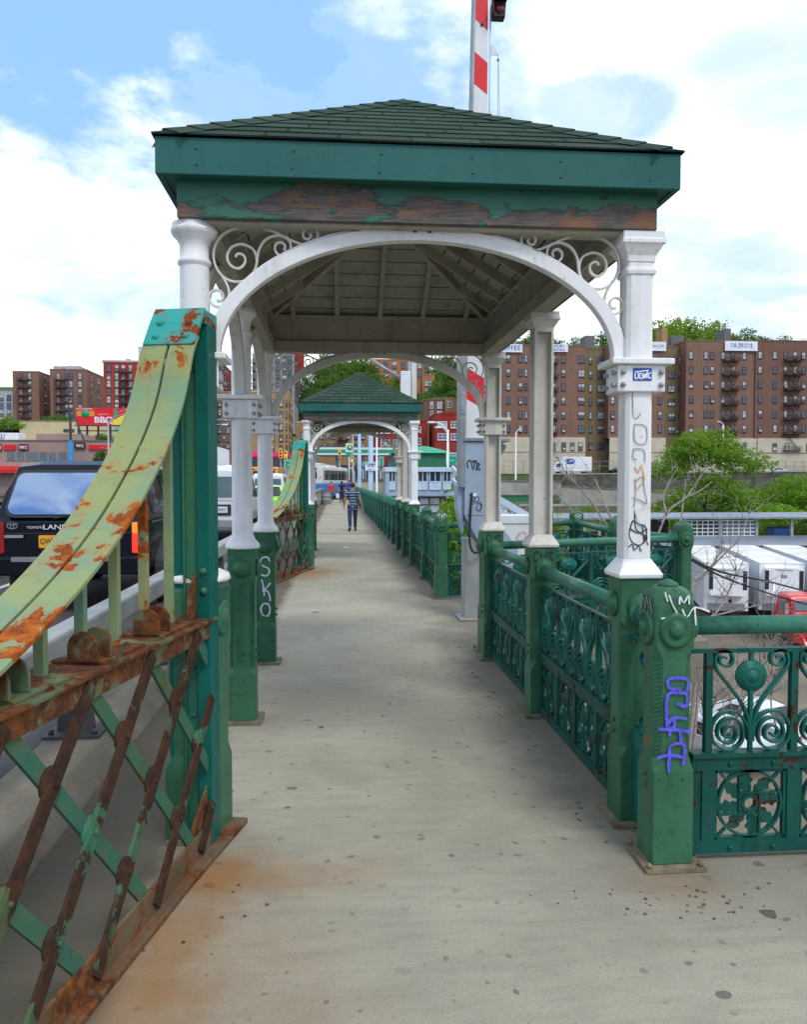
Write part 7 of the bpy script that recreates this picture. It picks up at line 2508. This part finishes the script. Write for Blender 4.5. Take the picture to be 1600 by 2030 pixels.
# the two leafy trees beyond the yard
p = at(1395, 1040, 88)
tree('leafy_tree', 'large light green spreading tree in front of the phone number sign house', (p.x + .2, 88, p.z - .8), locust, locust_l, scale=(1.22, 1.1, 1.26))
p = at(1572, 1030, 84)
tree('leafy_tree', 'bright green rounded tree at the right edge below the silver highway car', (p.x, 84, p.z - 1.2), crown_mesh('crown', 'leaf_bright', [((0, 0, 4.2), (2.6, 2.4, 1.9)), ((-2.0, .3, 3.0), (1.8, 1.6, 1.2)), ((2.0, .2, 3.4), (1.9, 1.7, 1.4)), ((.2, -.4, 1.8), (2.2, 1.8, 1.1))], 5200, .15, 51, .35), locust_l, scale=(1.1, 1.1, 1.05))
k = 0
for (px, py, Y, s, v) in ((1345, 1012, 92, 2.2, 1), (1310, 1022, 88, 1.5, 0), (1450, 1018, 86, 2.3, 1), (1500, 1022, 90, 2.0, 0), (1540, 1020, 80, 1.8, 2), (1600, 1020, 82, 2.1, 1), (1250, 1018, 100, 1.1, 0), (1160, 1013, 102, 1.0, 0), (1400, 1000, 100, 2.3, 1), (1470, 985, 105, 2.2, 0), (1560, 975, 108, 2.2, 1), (1230, 1022, 96, 1.2, 1), (1010, 1040, 60, 1.4, 2), (1530, 1052, 72, 1.2, 2), (1580, 1056, 72, 1.3, 1)):
    p = at(px, py, Y)
    t = thing('slope_bush', 'leafy bush on the slope between the shed and the highway wall', 'bush', (p.x, Y, p.z - 1.0 * s), rg.uniform(0, 6), 'bushes on the slope')
    t.scale = (s, s, s * .9)
    put('foliage', bush_c[v], t)
# vivid sapling behind the far railing
kk = 0
for (px, py, Y, s) in ((905, 1000, 16.5, .62), (920, 1050, 14.5, .66), (900, 1090, 15.5, .72), (925, 1140, 14.0, .70), (890, 1150, 15, .62)):
    p = at(px, py, Y)
    kk += 1
b = MB()
rr = random.Random(77)
for (px, py, Y, s) in ((910, 1003, 16.5, .30), (905, 1040, 15.0, .38), (925, 1065, 14.5, .36), (893, 1085, 15.5, .36), (915, 1110, 14.3, .42), (930, 1150, 14.0, .40), (893, 1150, 15, .40), (905, 1180, 14.5, .42), (1085, 1060, 15.0, .30), (1095, 1110, 14.5, .34)):
    c = at(px, py, Y)
    for _ in range(230):
        o = Vector((rr.gauss(0, .5), rr.gauss(0, .5), rr.gauss(0, .5))) * s
        leaf(b, c + o, rr.uniform(.06, .12), rr)
sp_ = thing('sapling', 'vivid green sapling leaves pushing up behind the far railing', 'sapling', (0, 0, 0))
b.build('foliage', 'leaf_bright', sp_)
b = MB()
for (px, Y) in ((905, 15.5), (925, 14.4), (893, 15.2), (1090, 14.8)):
    c, d = at(px, 1190, Y), at(px + 6, 1010, Y)
    b.tube([(c.x, c.y, -7.4), (c.x + .2, c.y, -3), tuple(c), tuple(c.lerp(d, .5) + Vector((.05, 0, 0))), tuple(d)], [.06, .05, .04, .025, .01], 6)
b.build('stem', 'bark', sp_)

# trees along the hill top behind the apartment row
i = 0
for (px, py, s, v) in ((1000, 668, 1.5, 0), (1035, 662, 1.6, 1), (1062, 664, 1.5, 0), (1105, 664, 1.55, 1), (1140, 672, 1.2, 0), (1200, 658, 1.5, 0), (1235, 664, 1.5, 1), (1300, 640, 1.9, 2), (1335, 634, 2.0, 2), (1375, 636, 2.0, 2), (1412, 640, 1.9, 2), (1440, 656, 1.5, 1), (1480, 655, 1.5, 0), (1515, 660, 1.4, 1), (1560, 668, 1.3, 0), (1600, 664, 1.4, 1), (1640, 660, 1.5, 0)):
    Y = 226 + (i % 3) * 7
    p = at(px, py, Y)
    tree('hilltop_tree', 'green tree crown showing above the brown apartment roofs', (p.x, Y, p.z - 10 * s * (1 if v < 2 else .98)), (round_c[0], dark_c, airy_c)[v] if v else round_c[i % 2], limbs, 'trees on the hill top', s, rg.uniform(0, 6))
    i += 1
# wooded hill in the middle
hill = [(640, 708, 290), (662, 702, 300), (690, 699, 305), (716, 704, 300), (650, 728, 280), (680, 722, 285), (706, 724, 288), (728, 718, 292), (640, 752, 270), (665, 748, 272), (700, 742, 275), (735, 742, 282), (752, 748, 280), (620, 770, 262), (790, 746, 300), (870, 716, 300), (895, 704, 305), (920, 702, 300), (880, 740, 285), (905, 732, 282), (925, 736, 280), (868, 764, 270), (890, 756, 268), (915, 760, 266), (935, 752, 270), (820, 780, 272), (850, 782, 262), (600, 742, 285), (885, 776, 258), (912, 778, 256)]
for j, (px, py, Y) in enumerate(hill):
    s = rg.uniform(1.25, 1.6)
    p = at(px, py, Y)
    tree('hill_tree', 'green tree on the steep wooded hill in the middle distance', (p.x, Y, p.z - 9.5 * s), (round_c[0], dark_c, round_c[1])[j % 3], limbs, 'trees on the wooded hill', s, rg.uniform(0, 6))
# left background greenery
p = at(14, 826, 150)
tree('street_tree', 'bright green tree at the left edge before the yellow wall', (p.x, 150, p.z - 5.2), airy_c, limbs, None, (.62, .6, .55))
p = at(197, 893, 104)
tree('street_tree', 'small dark conical tree before the restaurant wall', (p.x, 104, p.z - 2.6), dark_c, limbs, None, (.21, .21, .28))
for j, (px, py, Y, s) in enumerate(((100, 824, 200, 1.5), (118, 823, 202, 1.6), (128, 826, 200, 1.2), (196, 862, 130, .9), (205, 860, 131, 1.0))):
    p = at(px, py, Y)
    t = thing('roof_bush', 'dark green bush above the yellow wall and restaurant roof', 'bush', (p.x, Y, p.z - 1.9 * s), rg.uniform(0, 6), 'bushes on the left')
    t.scale = (s, s, s)
    put('foliage', bush_c[1], t)

# bare grey branches rising between the railing and the trailers
br = thing('bare_tree', 'leafless pale grey branches reaching up before the trailers', 'tree', (0, 0, 0))
b = MB()
rb = random.Random(9)


def branch(pix, Y0, Y1, r0, r1, twigs=6, tl=.55):
    P = [at(x, y, Y0 + (Y1 - Y0) * i / max(1, len(pix) - 1)) for i, (x, y) in enumerate(pix)]
    S = smooth_line(P, 4)
    b.tube(S, [r0 + (r1 - r0) * i / (len(S) - 1) for i in range(len(S))], 6)

    def twig(p, d, L, r, lv):
        pts = [p]
        q = p.copy()
        for i in range(4):
            d = (d + Vector((rb.gauss(0, .25), rb.gauss(0, .25), rb.gauss(.06, .2)))).normalized()
            q = q + d * L / 4
            pts.append(q.copy())
        b.tube(pts, [r, r * .8, r * .6, r * .45, r * .3], 4)
        if lv < 2:
            for k in range(2):
                twig(pts[rb.randint(1, 3)], (d + Vector((rb.gauss(0, .7), rb.gauss(0, .4), rb.gauss(0, .7)))).normalized(), L * .6, r * .6, lv + 1)
    for k in range(twigs):
        i = rb.randint(len(S) // 5, len(S) - 2)
        d = (S[i + 1] - S[i]).normalized()
        twig(S[i], (d + Vector((rb.gauss(0, .7), rb.gauss(0, .4), rb.gauss(.1, .7)))).normalized(), tl * rb.uniform(.5, 1.2), r1 * .9 + .003, 0)


branch([(1288, 1110), (1300, 1075), (1325, 1015), (1362, 985), (1385, 950), (1398, 935)], 13, 13.6, .024, .007, 5)
branch([(1322, 1020), (1316, 985), (1328, 955), (1345, 925)], 13.2, 13.6, .02, .006, 4)
branch([(1362, 985), (1390, 972), (1412, 955)], 13.4, 13.8, .016, .006, 3)
branch([(1300, 1140), (1345, 1048), (1356, 990), (1360, 950)], 13, 13.8, .025, .008, 4)
branch([(1330, 1220), (1370, 1170), (1430, 1105), (1465, 1070), (1482, 1030), (1490, 1012)], 12, 12.6, .022, .006, 10)
branch([(1390, 1240), (1420, 1215), (1440, 1185), (1455, 1150), (1462, 1120)], 11, 11.4, .022, .006, 12, .7)
branch([(1400, 1225), (1460, 1210), (1520, 1195), (1545, 1180)], 11, 11.5, .016, .004, 8, .5)
branch([(1375, 1150), (1405, 1128), (1425, 1098), (1440, 1060)], 12, 12.4, .016, .005, 7)
branch([(1240, 1110), (1215, 1060), (1165, 985), (1125, 940), (1105, 905)], 13, 14, .022, .008, 8)
branch([(1235, 1070), (1205, 1010), (1180, 950), (1160, 930)], 13, 14, .016, .006, 6)
branch([(1160, 1040), (1120, 995), (1095, 970)], 13.5, 14, .014, .006, 4)
branch([(1420, 1560), (1440, 1460), (1470, 1400), (1500, 1330), (1530, 1290)], 6.5, 7.0, .012, .004, 16, .55)
branch([(1400, 1430), (1440, 1350), (1480, 1300)], 6.5, 7.0, .008, .003, 12, .5)
branch([(1560, 1500), (1530, 1400), (1540, 1330), (1570, 1280)], 6.8, 7.2, .010, .003, 14, .5)
branch([(1390, 1500), (1400, 1450), (1392, 1380), (1400, 1300)], 6.0, 6.3, .010, .003, 10, .4)
b.build('branches', 'bark_pale', br)
b = MB()
for (px, py, Y, r) in ((1288, 1110, 13, .04), (1300, 1140, 13, .03), (1330, 1220, 12, .035), (1390, 1240, 11, .03), (1400, 1225, 11, .02), (1240, 1110, 13, .03), (1235, 1070, 13, .02), (1160, 1040, 13.5, .02), (1420, 1560, 6.5, .015), (1375, 1150, 12, .02)):
    c = at(px, py, Y)
    b.tube([c + Vector((-.3, .3, -7.6 - c.z)), c + Vector((-.15, .2, (-7.6 - c.z) * .4)), c], [r * 1.8, r * 1.4, r], 6)
b.build('trunk', 'bark_pale', br)
# grass and weeds on the yard's edge
gb = MB()
for _ in range(5200):
    x, y = rg.uniform(2.2, 9), rg.uniform(6, 24)
    gb.M = Matrix()
    leaf(gb, Vector((x, y, -7.4 + rg.random() * .25)), rg.uniform(.08, .2), rg)
gr_ = gb.build('ground_cover', 'leaf_bright')
tag(gr_, 'yellow green weeds on the ground below the railing', 'weeds', kind='stuff')
# ------------------------------------------------------------------ people on the walkway
basic('skin', (0.42, 0.22, 0.14), .55, var=.08, scale=20)
basic('hair_dark', (0.022, 0.015, 0.012), .6)
basic('denim', (0.035, 0.055, 0.13), .8, var=.25, scale=14)
basic('denim_blue', (0.05, 0.11, 0.25), .8, var=.25, scale=14)
basic('cloth_black', (0.014, 0.014, 0.016), .8)
basic('cloth_red', (0.68, 0.020, 0.020), .7, var=.1, scale=10)
basic('cloth_blue', (0.02, 0.05, 0.48), .7, var=.15, scale=10)
basic('shoe_brown', (0.07, 0.04, 0.03), .6)


def stripe_cloth():
    m, k, b = new_mat('cloth_striped')
    tc = k.n('ShaderNodeTexCoord')
    sp = k.n('ShaderNodeSeparateXYZ', ins={0: tc.outputs['Object']})
    f = k.math('FRACT', k.math('MULTIPLY', sp.outputs[2], 10.5))
    c = k.mix(k.math('GREATER_THAN', f, .52), (0.010, 0.018, 0.055), (0.20, 0.29, 0.42))
    c = k.mix(k.math('MULTIPLY', k.math('GREATER_THAN', f, .88), .8), c, (0.40, 0.46, 0.52))
    k.link(c, b.inputs['Base Color'])
    b.inputs['Roughness'].default_value = .85


stripe_cloth()


def skinned(name, joints, edges, mat, parent, root='pelvis', sub=2):
    names = list(joints)
    me = bpy.data.meshes.new(name)
    me.from_pydata([joints[n][0] for n in names], [(names.index(a), names.index(c)) for a, c in edges], [])
    me.materials.append(MATS[mat])
    o = bpy.data.objects.new(name, me)
    COL.objects.link(o)
    o.parent = parent
    o.modifiers.new('skin', 'SKIN')
    if not me.skin_vertices:
        bm = bmesh.new(); bm.from_mesh(me); bm.verts.layers.skin.verify(); bm.to_mesh(me); bm.free()
    sv = me.skin_vertices[0].data
    for i, n in enumerate(names):
        r = joints[n][1]
        sv[i].radius = (r, r) if not isinstance(r, tuple) else r
        sv[i].use_root = n == root
    s = o.modifiers.new('smooth', 'SUBSURF')
    s.levels = s.render_levels = sub
    o.modifiers['skin'].use_smooth_shade = True
    return o


def person(label, loc, rotz, top, legs, stride=.22, H=1.72, hair='hair_dark', arm_l=(-.25, .0, .80), arm_r=(.25, .05, .82), cap=None, sleeves=.5, longhair=False, shoes='shoe_brown', group='people walking on the bridge', wide=1.0):
    """facing +Y; one foot forward, the other pushing off"""
    k = H / 1.72
    t = thing('person', label, 'person', loc, rotz, group)
    V = lambda x, y, z: (x * k * wide if abs(x) < .3 else x * k, y * k, z * k)
    s = stride
    J = {}
    J['pelvis'] = (V(0, 0, .93), .105)
    J['waist'] = (V(0, .01, 1.08), .105)
    J['chest'] = (V(0, .0, 1.28), (.125, .10))
    J['collar'] = (V(0, -.01, 1.41), .075)
    J['neck'] = (V(0, .0, 1.48), .052)
    J['head0'] = (V(0, .02, 1.55), .070)
    J['head1'] = (V(0, .02, 1.63), .082)
    J['head2'] = (V(0, .01, 1.695), .055)
    E = [('pelvis', 'waist'), ('waist', 'chest'), ('chest', 'collar'), ('collar', 'neck'), ('neck', 'head0'), ('head0', 'head1'), ('head1', 'head2')]
    for sd, sx, hand in (('l', -1, arm_l), ('r', 1, arm_r)):
        J['sh' + sd] = (V(sx * .185, -.01, 1.385), .058)
        hx, hy, hz = hand
        J['el' + sd] = (V(sx * .255, -.05 + hy * .3, 1.11), .042)
        J['wr' + sd] = (V(hx, hy, hz + .08), .028)
        J['pa' + sd] = (V(hx, hy + .01, hz), .030)
        E += [('collar', 'sh' + sd), ('sh' + sd, 'el' + sd), ('el' + sd, 'wr' + sd), ('wr' + sd, 'pa' + sd)]
        for f in range(4):
            n = 'f%d%s' % (f, sd)
            ln = (.075, .085, .08, .062)[f]
            J[n] = (V(hx, hy - .03 + .02 * f, hz - .045), .009)
            J[n + 't'] = (V(hx - sx * .02, hy - .03 + .02 * f + .005, hz - .045 - ln * .75), .007)
            E += [('pa' + sd, n), (n, n + 't')]
        J['th' + sd] = (V(hx - sx * .015, hy + .045, hz - .01), .010)
        J['tt' + sd] = (V(hx - sx * .025, hy + .055, hz - .05), .008)
        E += [('pa' + sd, 'th' + sd), ('th' + sd, 'tt' + sd)]
        fy = s if sx > 0 else -s
        J['hp' + sd] = (V(sx * .085, .0, .86), .088)
        J['kn' + sd] = (V(sx * .095, fy * .62 + .03, .49), .058)
        J['an' + sd] = (V(sx * .095, fy * 1.0 - (.03 if sx < 0 else 0), .10 + (.05 if sx < 0 else 0)), .038)
        J['to' + sd] = (V(sx * .11, fy * 1.0 + .13, .035), .034)
        E += [('pelvis', 'hp' + sd), ('hp' + sd, 'kn' + sd), ('kn' + sd, 'an' + sd), ('an' + sd, 'to' + sd)]
    body = skinned('body', J, E, 'skin', t)
    # face and ears
    f = MB()
    f.ball(V(0, .108, 1.60), .014 * k, 6, 5, (1, 1.3, 1.4))
    for sx in (-1, 1):
        f.ball(V(sx * .085, .01, 1.60), .018 * k, 6, 5, (.5, 1, 1.5))
    f.build('nose_and_ears', 'skin', t)
    f = MB()
    for sx in (-1, 1): f.ball(V(sx * .032, .092, 1.628), .009 * k, 6, 4)
    f.box(-.022 * k, .022 * k, .092 * k, .10 * k, 1.556 * k, 1.562 * k)
    f.build('eyes_and_mouth', 'hair_dark', t)
    # clothes a little larger than the body
    g = {n: J[n] for n in ('pelvis', 'waist', 'chest', 'collar', 'shl', 'shr')}
    up = lambda r, d: tuple(x + d for x in r) if isinstance(r, tuple) else r + d
    C = {n: (p, up(r, .022)) for n, (p, r) in g.items()}
    C['hem'] = (V(0, 0, .86), .135)
    CE = [('pelvis', 'waist'), ('waist', 'chest'), ('chest', 'collar'), ('collar', 'shl'), ('collar', 'shr'), ('pelvis', 'hem')]
    for sd in 'lr':
        a, e = Vector(J['sh' + sd][0]), Vector(J['el' + sd][0])
        if sleeves < 1:
            C['sl' + sd] = (tuple(a.lerp(e, sleeves * 1.2)), .064)
            CE.append(('sh' + sd, 'sl' + sd))
        else:
            w = Vector(J['wr' + sd][0])
            C['el' + sd] = (tuple(e), .058)
            C['wr' + sd] = (tuple(e.lerp(w, .95)), .042)
            CE += [('sh' + sd, 'el' + sd), ('el' + sd, 'wr' + sd)]
    C['collar'] = (J['collar'][0], .088)
    skinned('top', C, CE, top, t)
    T = {'pelvis': (J['pelvis'][0], .122)}
    TE = []
    for sd in 'lr':
        T['hp' + sd] = (J['hp' + sd][0], .100)
        T['kn' + sd] = (J['kn' + sd][0], .074)
        T['an' + sd] = (J['an' + sd][0], .060)
        TE += [('pelvis', 'hp' + sd), ('hp' + sd, 'kn' + sd), ('kn' + sd, 'an' + sd)]
    skinned('trousers', T, TE, legs, t)
    for sd in 'lr':
        a, c = Vector(J['an' + sd][0]), Vector(J['to' + sd][0])
        q = MB()
        q.tube([a + Vector((0, -.07, -.045)), a + Vector((0, -.02, -.03)), a.lerp(c, .6), c, c + Vector((0, .045, -.005))], [.03, .046, .045, .042, .02], 10)
        q.build('shoe', shoes, t)
    h = MB()
    h.ball(V(0, -.005, 1.655), .098 * k, 14, 10, (.93, 1.0, .88))
    if longhair:
        h.ball(V(0, -.05, 1.55), .085 * k, 12, 8, (.95, .7, 1.5))
    h.build('hair', hair, t)
    if cap:
        c = MB()
        c.ball(V(0, .0, 1.675), .104 * k, 14, 10, (.95, 1.0, .78))
        c.prism(rounded(.16, .10, .04), V(0, .12, 1.66), (1, 0, 0), (0, 1, 0), (0, 0, .012))
        c.build('cap', cap, t)
    return t


pm = gnd(699, 1053, 0)
person('man seen from behind in a blue striped t-shirt and dark jeans walking away', (pm.x, pm.y, 0.0), R(2), 'cloth_striped', 'denim', .17, 1.62, arm_l=(-.31, .06, .86), arm_r=(.36, -.06, .74), wide=1.08)
pw = gnd(657, 993, 0)
person('person in a red jacket and blue jeans coming along the far walkway', (pw.x, pw.y - 3, 0.0), R(180), 'cloth_red', 'denim_blue', .12, 1.62, sleeves=1, longhair=True)
pb = gnd(677, 995, 0)
pk = person('person in black top and dark trousers carrying a white bag far off', (pb.x + .0, pb.y - 3.5, 0.0), 0, 'cloth_black', 'denim', .15, 1.66, sleeves=.5, longhair=True, arm_l=(-.30, .0, .80))
bg = thing('carrier_bag', 'white carrier bag hanging from the hand of the person in black', 'bag', (pb.x - .31, pb.y - 3.5, .38))
q = MB(); q.stack([(0, .13, .05, .02), (.34, .12, .035, .02), (.36, .10, .02, .01)]); q.build('bag_body', 'letter_white', bg)
q = MB(); q.strip([(-.06, 0, .35), (-.03, 0, .43), (.03, 0, .43), (.06, 0, .35)], .02, .006, (0, 1, 0)); q.build('handle', 'letter_white', bg)
pc_ = gnd(690, 992, 0)
person('person in a blue jacket and red cap ahead of the person in black', (pc_.x + .15, pc_.y - 1.5, 0.0), 0, 'cloth_blue', 'cloth_black', .15, 1.80, sleeves=1, cap='cloth_red', wide=1.1)

# ------------------------------------------------------------------ street furniture
tc_ = gnd(646, 997, 0)
tcn = thing('trash_can', 'dented grey drum trash can standing against the concrete parapet', 'trash can', (tc_.x + .06, tc_.y - 3, 0))
q = MB(); q.lathe([(.36, 0), (.37, .05), (.365, .28), (.38, .30), (.365, .32), (.365, .58), (.38, .60), (.365, .62), (.37, .88), (.385, .90), (.36, .90), (.35, .3), (.01, .28)], 22); q.build('drum', 'galvanised', tcn)
q = MB(); q.lathe([(.34, .85), (.30, .93), (.15, .97), (.01, .96)], 12); q.build('liner', 'rubber', tcn)


def pole(name, label, px, Y, pyt, r0, r1, mat='galvanised', zb=0.0, group=None, cat='pole'):
    p = at(px, 900, Y)
    t = thing(name, label, cat, (p.x, Y, 0), 0, group)
    zt = at(px, pyt, Y).z
    q = MB(); q.lathe([(r0 * 1.6, zb), (r0 * 1.6, zb + .25), (r0, zb + .3), (r1, zt), (.01, zt + .02)], 12); q.build('shaft', mat, t)
    return t, zt


def lamp_arm(t, zt, dx, dz, mat='galvanised', r=.045):
    q = MB(); q.tube(smooth_line([(0, 0, zt - .1), (dx * .3, 0, zt + dz * .6), (dx * .7, 0, zt + dz * .95), (dx, 0, zt + dz)], 4), r, 6); a = q.build('lamp_arm', mat, t)
    q = MB(); q.ball((dx, 0, zt + dz - .03), .22, 8, 6, (1.6, .8, .4)); q.build('lamp_head', 'board_white', a)


basic('pole_blue', (0.36, 0.50, 0.64), .4, .2, var=.08)
t, z = pole('light_pole', 'thick pale blue pole rising behind the second shelter, holding the CASH sign', 735, 58, 850, .20, .17, 'pole_blue', -1)
q = MB(); zc = at(735, 925, 58).z; q.box(-.42, .38, -.25, -.22, at(735, 933, 58).z, at(735, 918, 58).z); so = q.build('notice_board', 'sticker_white', t)
text('lettering', 'CASH', .20, (-.02, -.252, at(735, 921, 58).z), (1, 0, 0), (0, 0, 1), 'letter_blue', so, .004, sx=1.35, bold=.012)
text('lettering', 'ANY CAR', .11, (-.02, -.252, at(735, 925, 58).z), (1, 0, 0), (0, 0, 1), 'letter_black', so, .004, sx=1.1, bold=.005)
text('lettering', '718-682-9678', .085, (-.02, -.252, at(735, 930.5, 58).z), (1, 0, 0), (0, 0, 1), 'letter_blue', so, .004, sx=1.0, bold=.003)
pole('light_pole', 'slim pale blue pole left of the CASH sign pole', 712.5, 60, 852, .15, .12, 'pole_blue', -1)
pole('light_pole', 'thin cream pole right of the CASH sign pole', 747, 66, 858, .09, .07, 'board_white', -1)
t, z = pole('street_lamp', 'slender grey street lamp seen through the second shelter arch', 700, 92, 862, .11, .07, 'galvanised', 0)
lamp_arm(t, z, -2.2, .7)
t, z = pole('street_lamp', 'white street lamp with forked arms before the red row house', 888, 60, 852, .11, .08, 'board_white', -7)
lamp_arm(t, z, -1.25, .58, 'board_white'); lamp_arm(t, z - .25, -.7, .45, 'board_white')
t, z = pole('street_lamp', 'tall grey double armed street lamp in front of the billboard', 214.5, 88, 836, .12, .08, 'galvanised', 0)
lamp_arm(t, z, 3.6, 1.6); lamp_arm(t, z - .2, 2.9, 1.2); lamp_arm(t, z - .3, -.5, .25)
t, z = pole('street_lamp', 'grey street lamp with twin arms behind the round left column', 402, 75, 838, .11, .08, 'galvanised', 0)
lamp_arm(t, z, 2.3, .3); lamp_arm(t, z - .45, 2.0, .3)
t, z = pole('street_lamp', 'white street lamp before the phone number sign house', 1434, 150, 842, .16, .12, 'board_white', 3)
lamp_arm(t, z, -1.0, .6, 'board_white', .1)
t, z = pole('street_lamp', 'white street lamp before the COFFEE sign house', 1023, 150, 858, .16, .12, 'board_white', 1)
lamp_arm(t, z, .9, .7, 'board_white', .1)


def hsign(label, px0, px1, py0, py1, Y, lines, legs=True):
    a = at((px0 + px1) / 2, 900, Y)
    t = thing('highway_sign', label, 'road sign', (a.x, Y, 0), 0, 'green highway signs')
    w = at(px1, 900, Y).x - at(px0, 900, Y).x
    z0, z1 = at(px0, py1, Y).z, at(px0, py0, Y).z
    q = MB(); q.prism(rounded(w, z1 - z0, .12), (0, -.03, (z0 + z1) / 2), (1, 0, 0), (0, 0, 1), (0, .04, 0)); so = q.build('panel', 'sign_green', t)
    q = MB(); q.strip([(p[0], -.034, (z0 + z1) / 2 + p[1]) for p in rounded(w - .12, z1 - z0 - .12, .10)] , .004, .05, (0, 1, 0)); q.build('border', 'letter_white', so)
    for s, sz, dz in lines:
        text('lettering', s, sz, (0, -.034, z0 + (z1 - z0) * dz), (1, 0, 0), (0, 0, 1), 'letter_white', so, .003, sx=.9)
    if legs:
        q = MB()
        for sx in (-.3, .3): q.box(w * sx - .06, w * sx + .06, .02, .12, -.2, z1)
        q.build('leg', 'galvanised', t)
    return t


hsign('green highway sign beside the far truss arm above the white van', 563, 592, 911, 928, 78, [('South', .22, .75), ('Bronx - N', .20, .35)])
hsign('green highway sign right of the CASH sign', 751, 761, 905, 924, 88, [('-', .3, .5)])
hsign('wide green highway sign partly behind the CASH sign', 718, 752, 915, 924, 90, [('- - -', .2, .5)])
hsign('green highway sign right of the green roofed hut', 884, 907, 897, 922, 64, [('NEW YORK', .17, .72), ('< I-87', .20, .35)])


def signal(label, px, py, Y, lit, pole_px=None):
    a = at(px, py, Y)
    t = thing('traffic_signal', label, 'traffic light', (a.x, Y, 0), 0, 'traffic lights at the junction')
    q = MB(); q.stack([(a.z - .5, .17, .13, .03), (a.z + .5, .17, .13, .03)]); h = q.build('housing', 'sign_yellow', t)
    for i, m in enumerate(('lens_red', 'plastic_dark', 'plastic_dark')):
        mm = m
        if lit == 'red' and i == 0: mm = 'lamp_red'
        if lit == 'green' and i == 2: mm = 'lamp_green'
        if lit == 'amber' and i == 1: mm = 'lamp_amber'
        q = MB(); q.lathe([(.001, -.05), (.11, -.03), (.13, 0)], 12, (0, -.131, a.z + .32 - .32 * i), 'Y'); q.build('lens', mm, h)
    q = MB(); q.lathe([(.07, -.1), (.06, a.z + .6)], 8, (.0, .2, 0)); q.build('pole', 'galvanised', t)
    return t


signal('traffic light with lit red lens under the petrol canopy', 673, 899, 96, 'red')
signal('traffic light with lit green lens right of the price totem', 698, 908, 96, 'green')
signal('amber housed traffic light before the pink awning', 566, 904, 82, 'amber')
signal('yellow housed traffic light beside the far truss arm', 556, 899, 84, 'none')

# drooping cables past the trailers, litter on the path
wr = thing('overhead_cable', 'pair of black drooping cables crossing in front of the white trailers', 'cable', (0, 0, 0))
for pts in (((1368, 1108), (1430, 1142), (1500, 1168), (1570, 1190), (1640, 1208)), ((1368, 1106), (1430, 1134), (1520, 1152), (1600, 1172), (1680, 1188))):
    q = MB(); q.tube(smooth_line([at(x, y, 9.6 + i * 1.2) for i, (x, y) in enumerate(pts)], 5), .014, 6); q.build('wire', 'rubber', wr)
rl_ = random.Random(3)
for (px, py, lab, sc) in ((626, 1213, 'small scrap of white paper on the path below the striped man', .05), (686, 1086, 'white paper scrap on the path in front of the striped man', .09), (722, 1032, 'white scrap by the far railing foot', .08), (632, 1030, 'white scrap by the concrete parapet foot', .08), (626, 1052, 'white scrap beside the far truss post', .08)):
    p = gnd(px, py)
    q = MB(); n_ = 7
    q.add([(0, 0, .012)] + [(sc * rl_.uniform(.6, 1.1) * math.cos(2 * PI * i / n_) * 1.3, sc * rl_.uniform(.6, 1.1) * math.sin(2 * PI * i / n_), .004 + rl_.random() * .012) for i in range(n_)], [(0, i + 1, (i + 1) % n_ + 1) for i in range(n_)])
    tag(q.build('paper_scrap', 'letter_white', None, p), lab, 'litter', 'paper scraps')
basic('pebble', (.16, .09, .06), .9, var=.5, scale=60)
q = MB()
for _ in range(90):
    u = rl_.random()
    if u < .5: x, y = NPX + rl_.gauss(-.05, .28), NPY - .24 - abs(rl_.gauss(0, .16))
    elif u < .92: x, y = 1.22 + rl_.gauss(0, .07), rl_.uniform(3.4, 7.6)
    else: x, y = -.5 + rl_.gauss(0, .1) , rl_.uniform(2.6, 3.9)
    r = rl_.uniform(.002, .008)
    q.ball((x, y, .001 + r * .4), r, 5, 4, (1.2, 1, .6))
tag(q.build('grit', 'pebble'), 'loose grit and crumbs of rust at the foot of the railing', 'grit', kind='stuff')
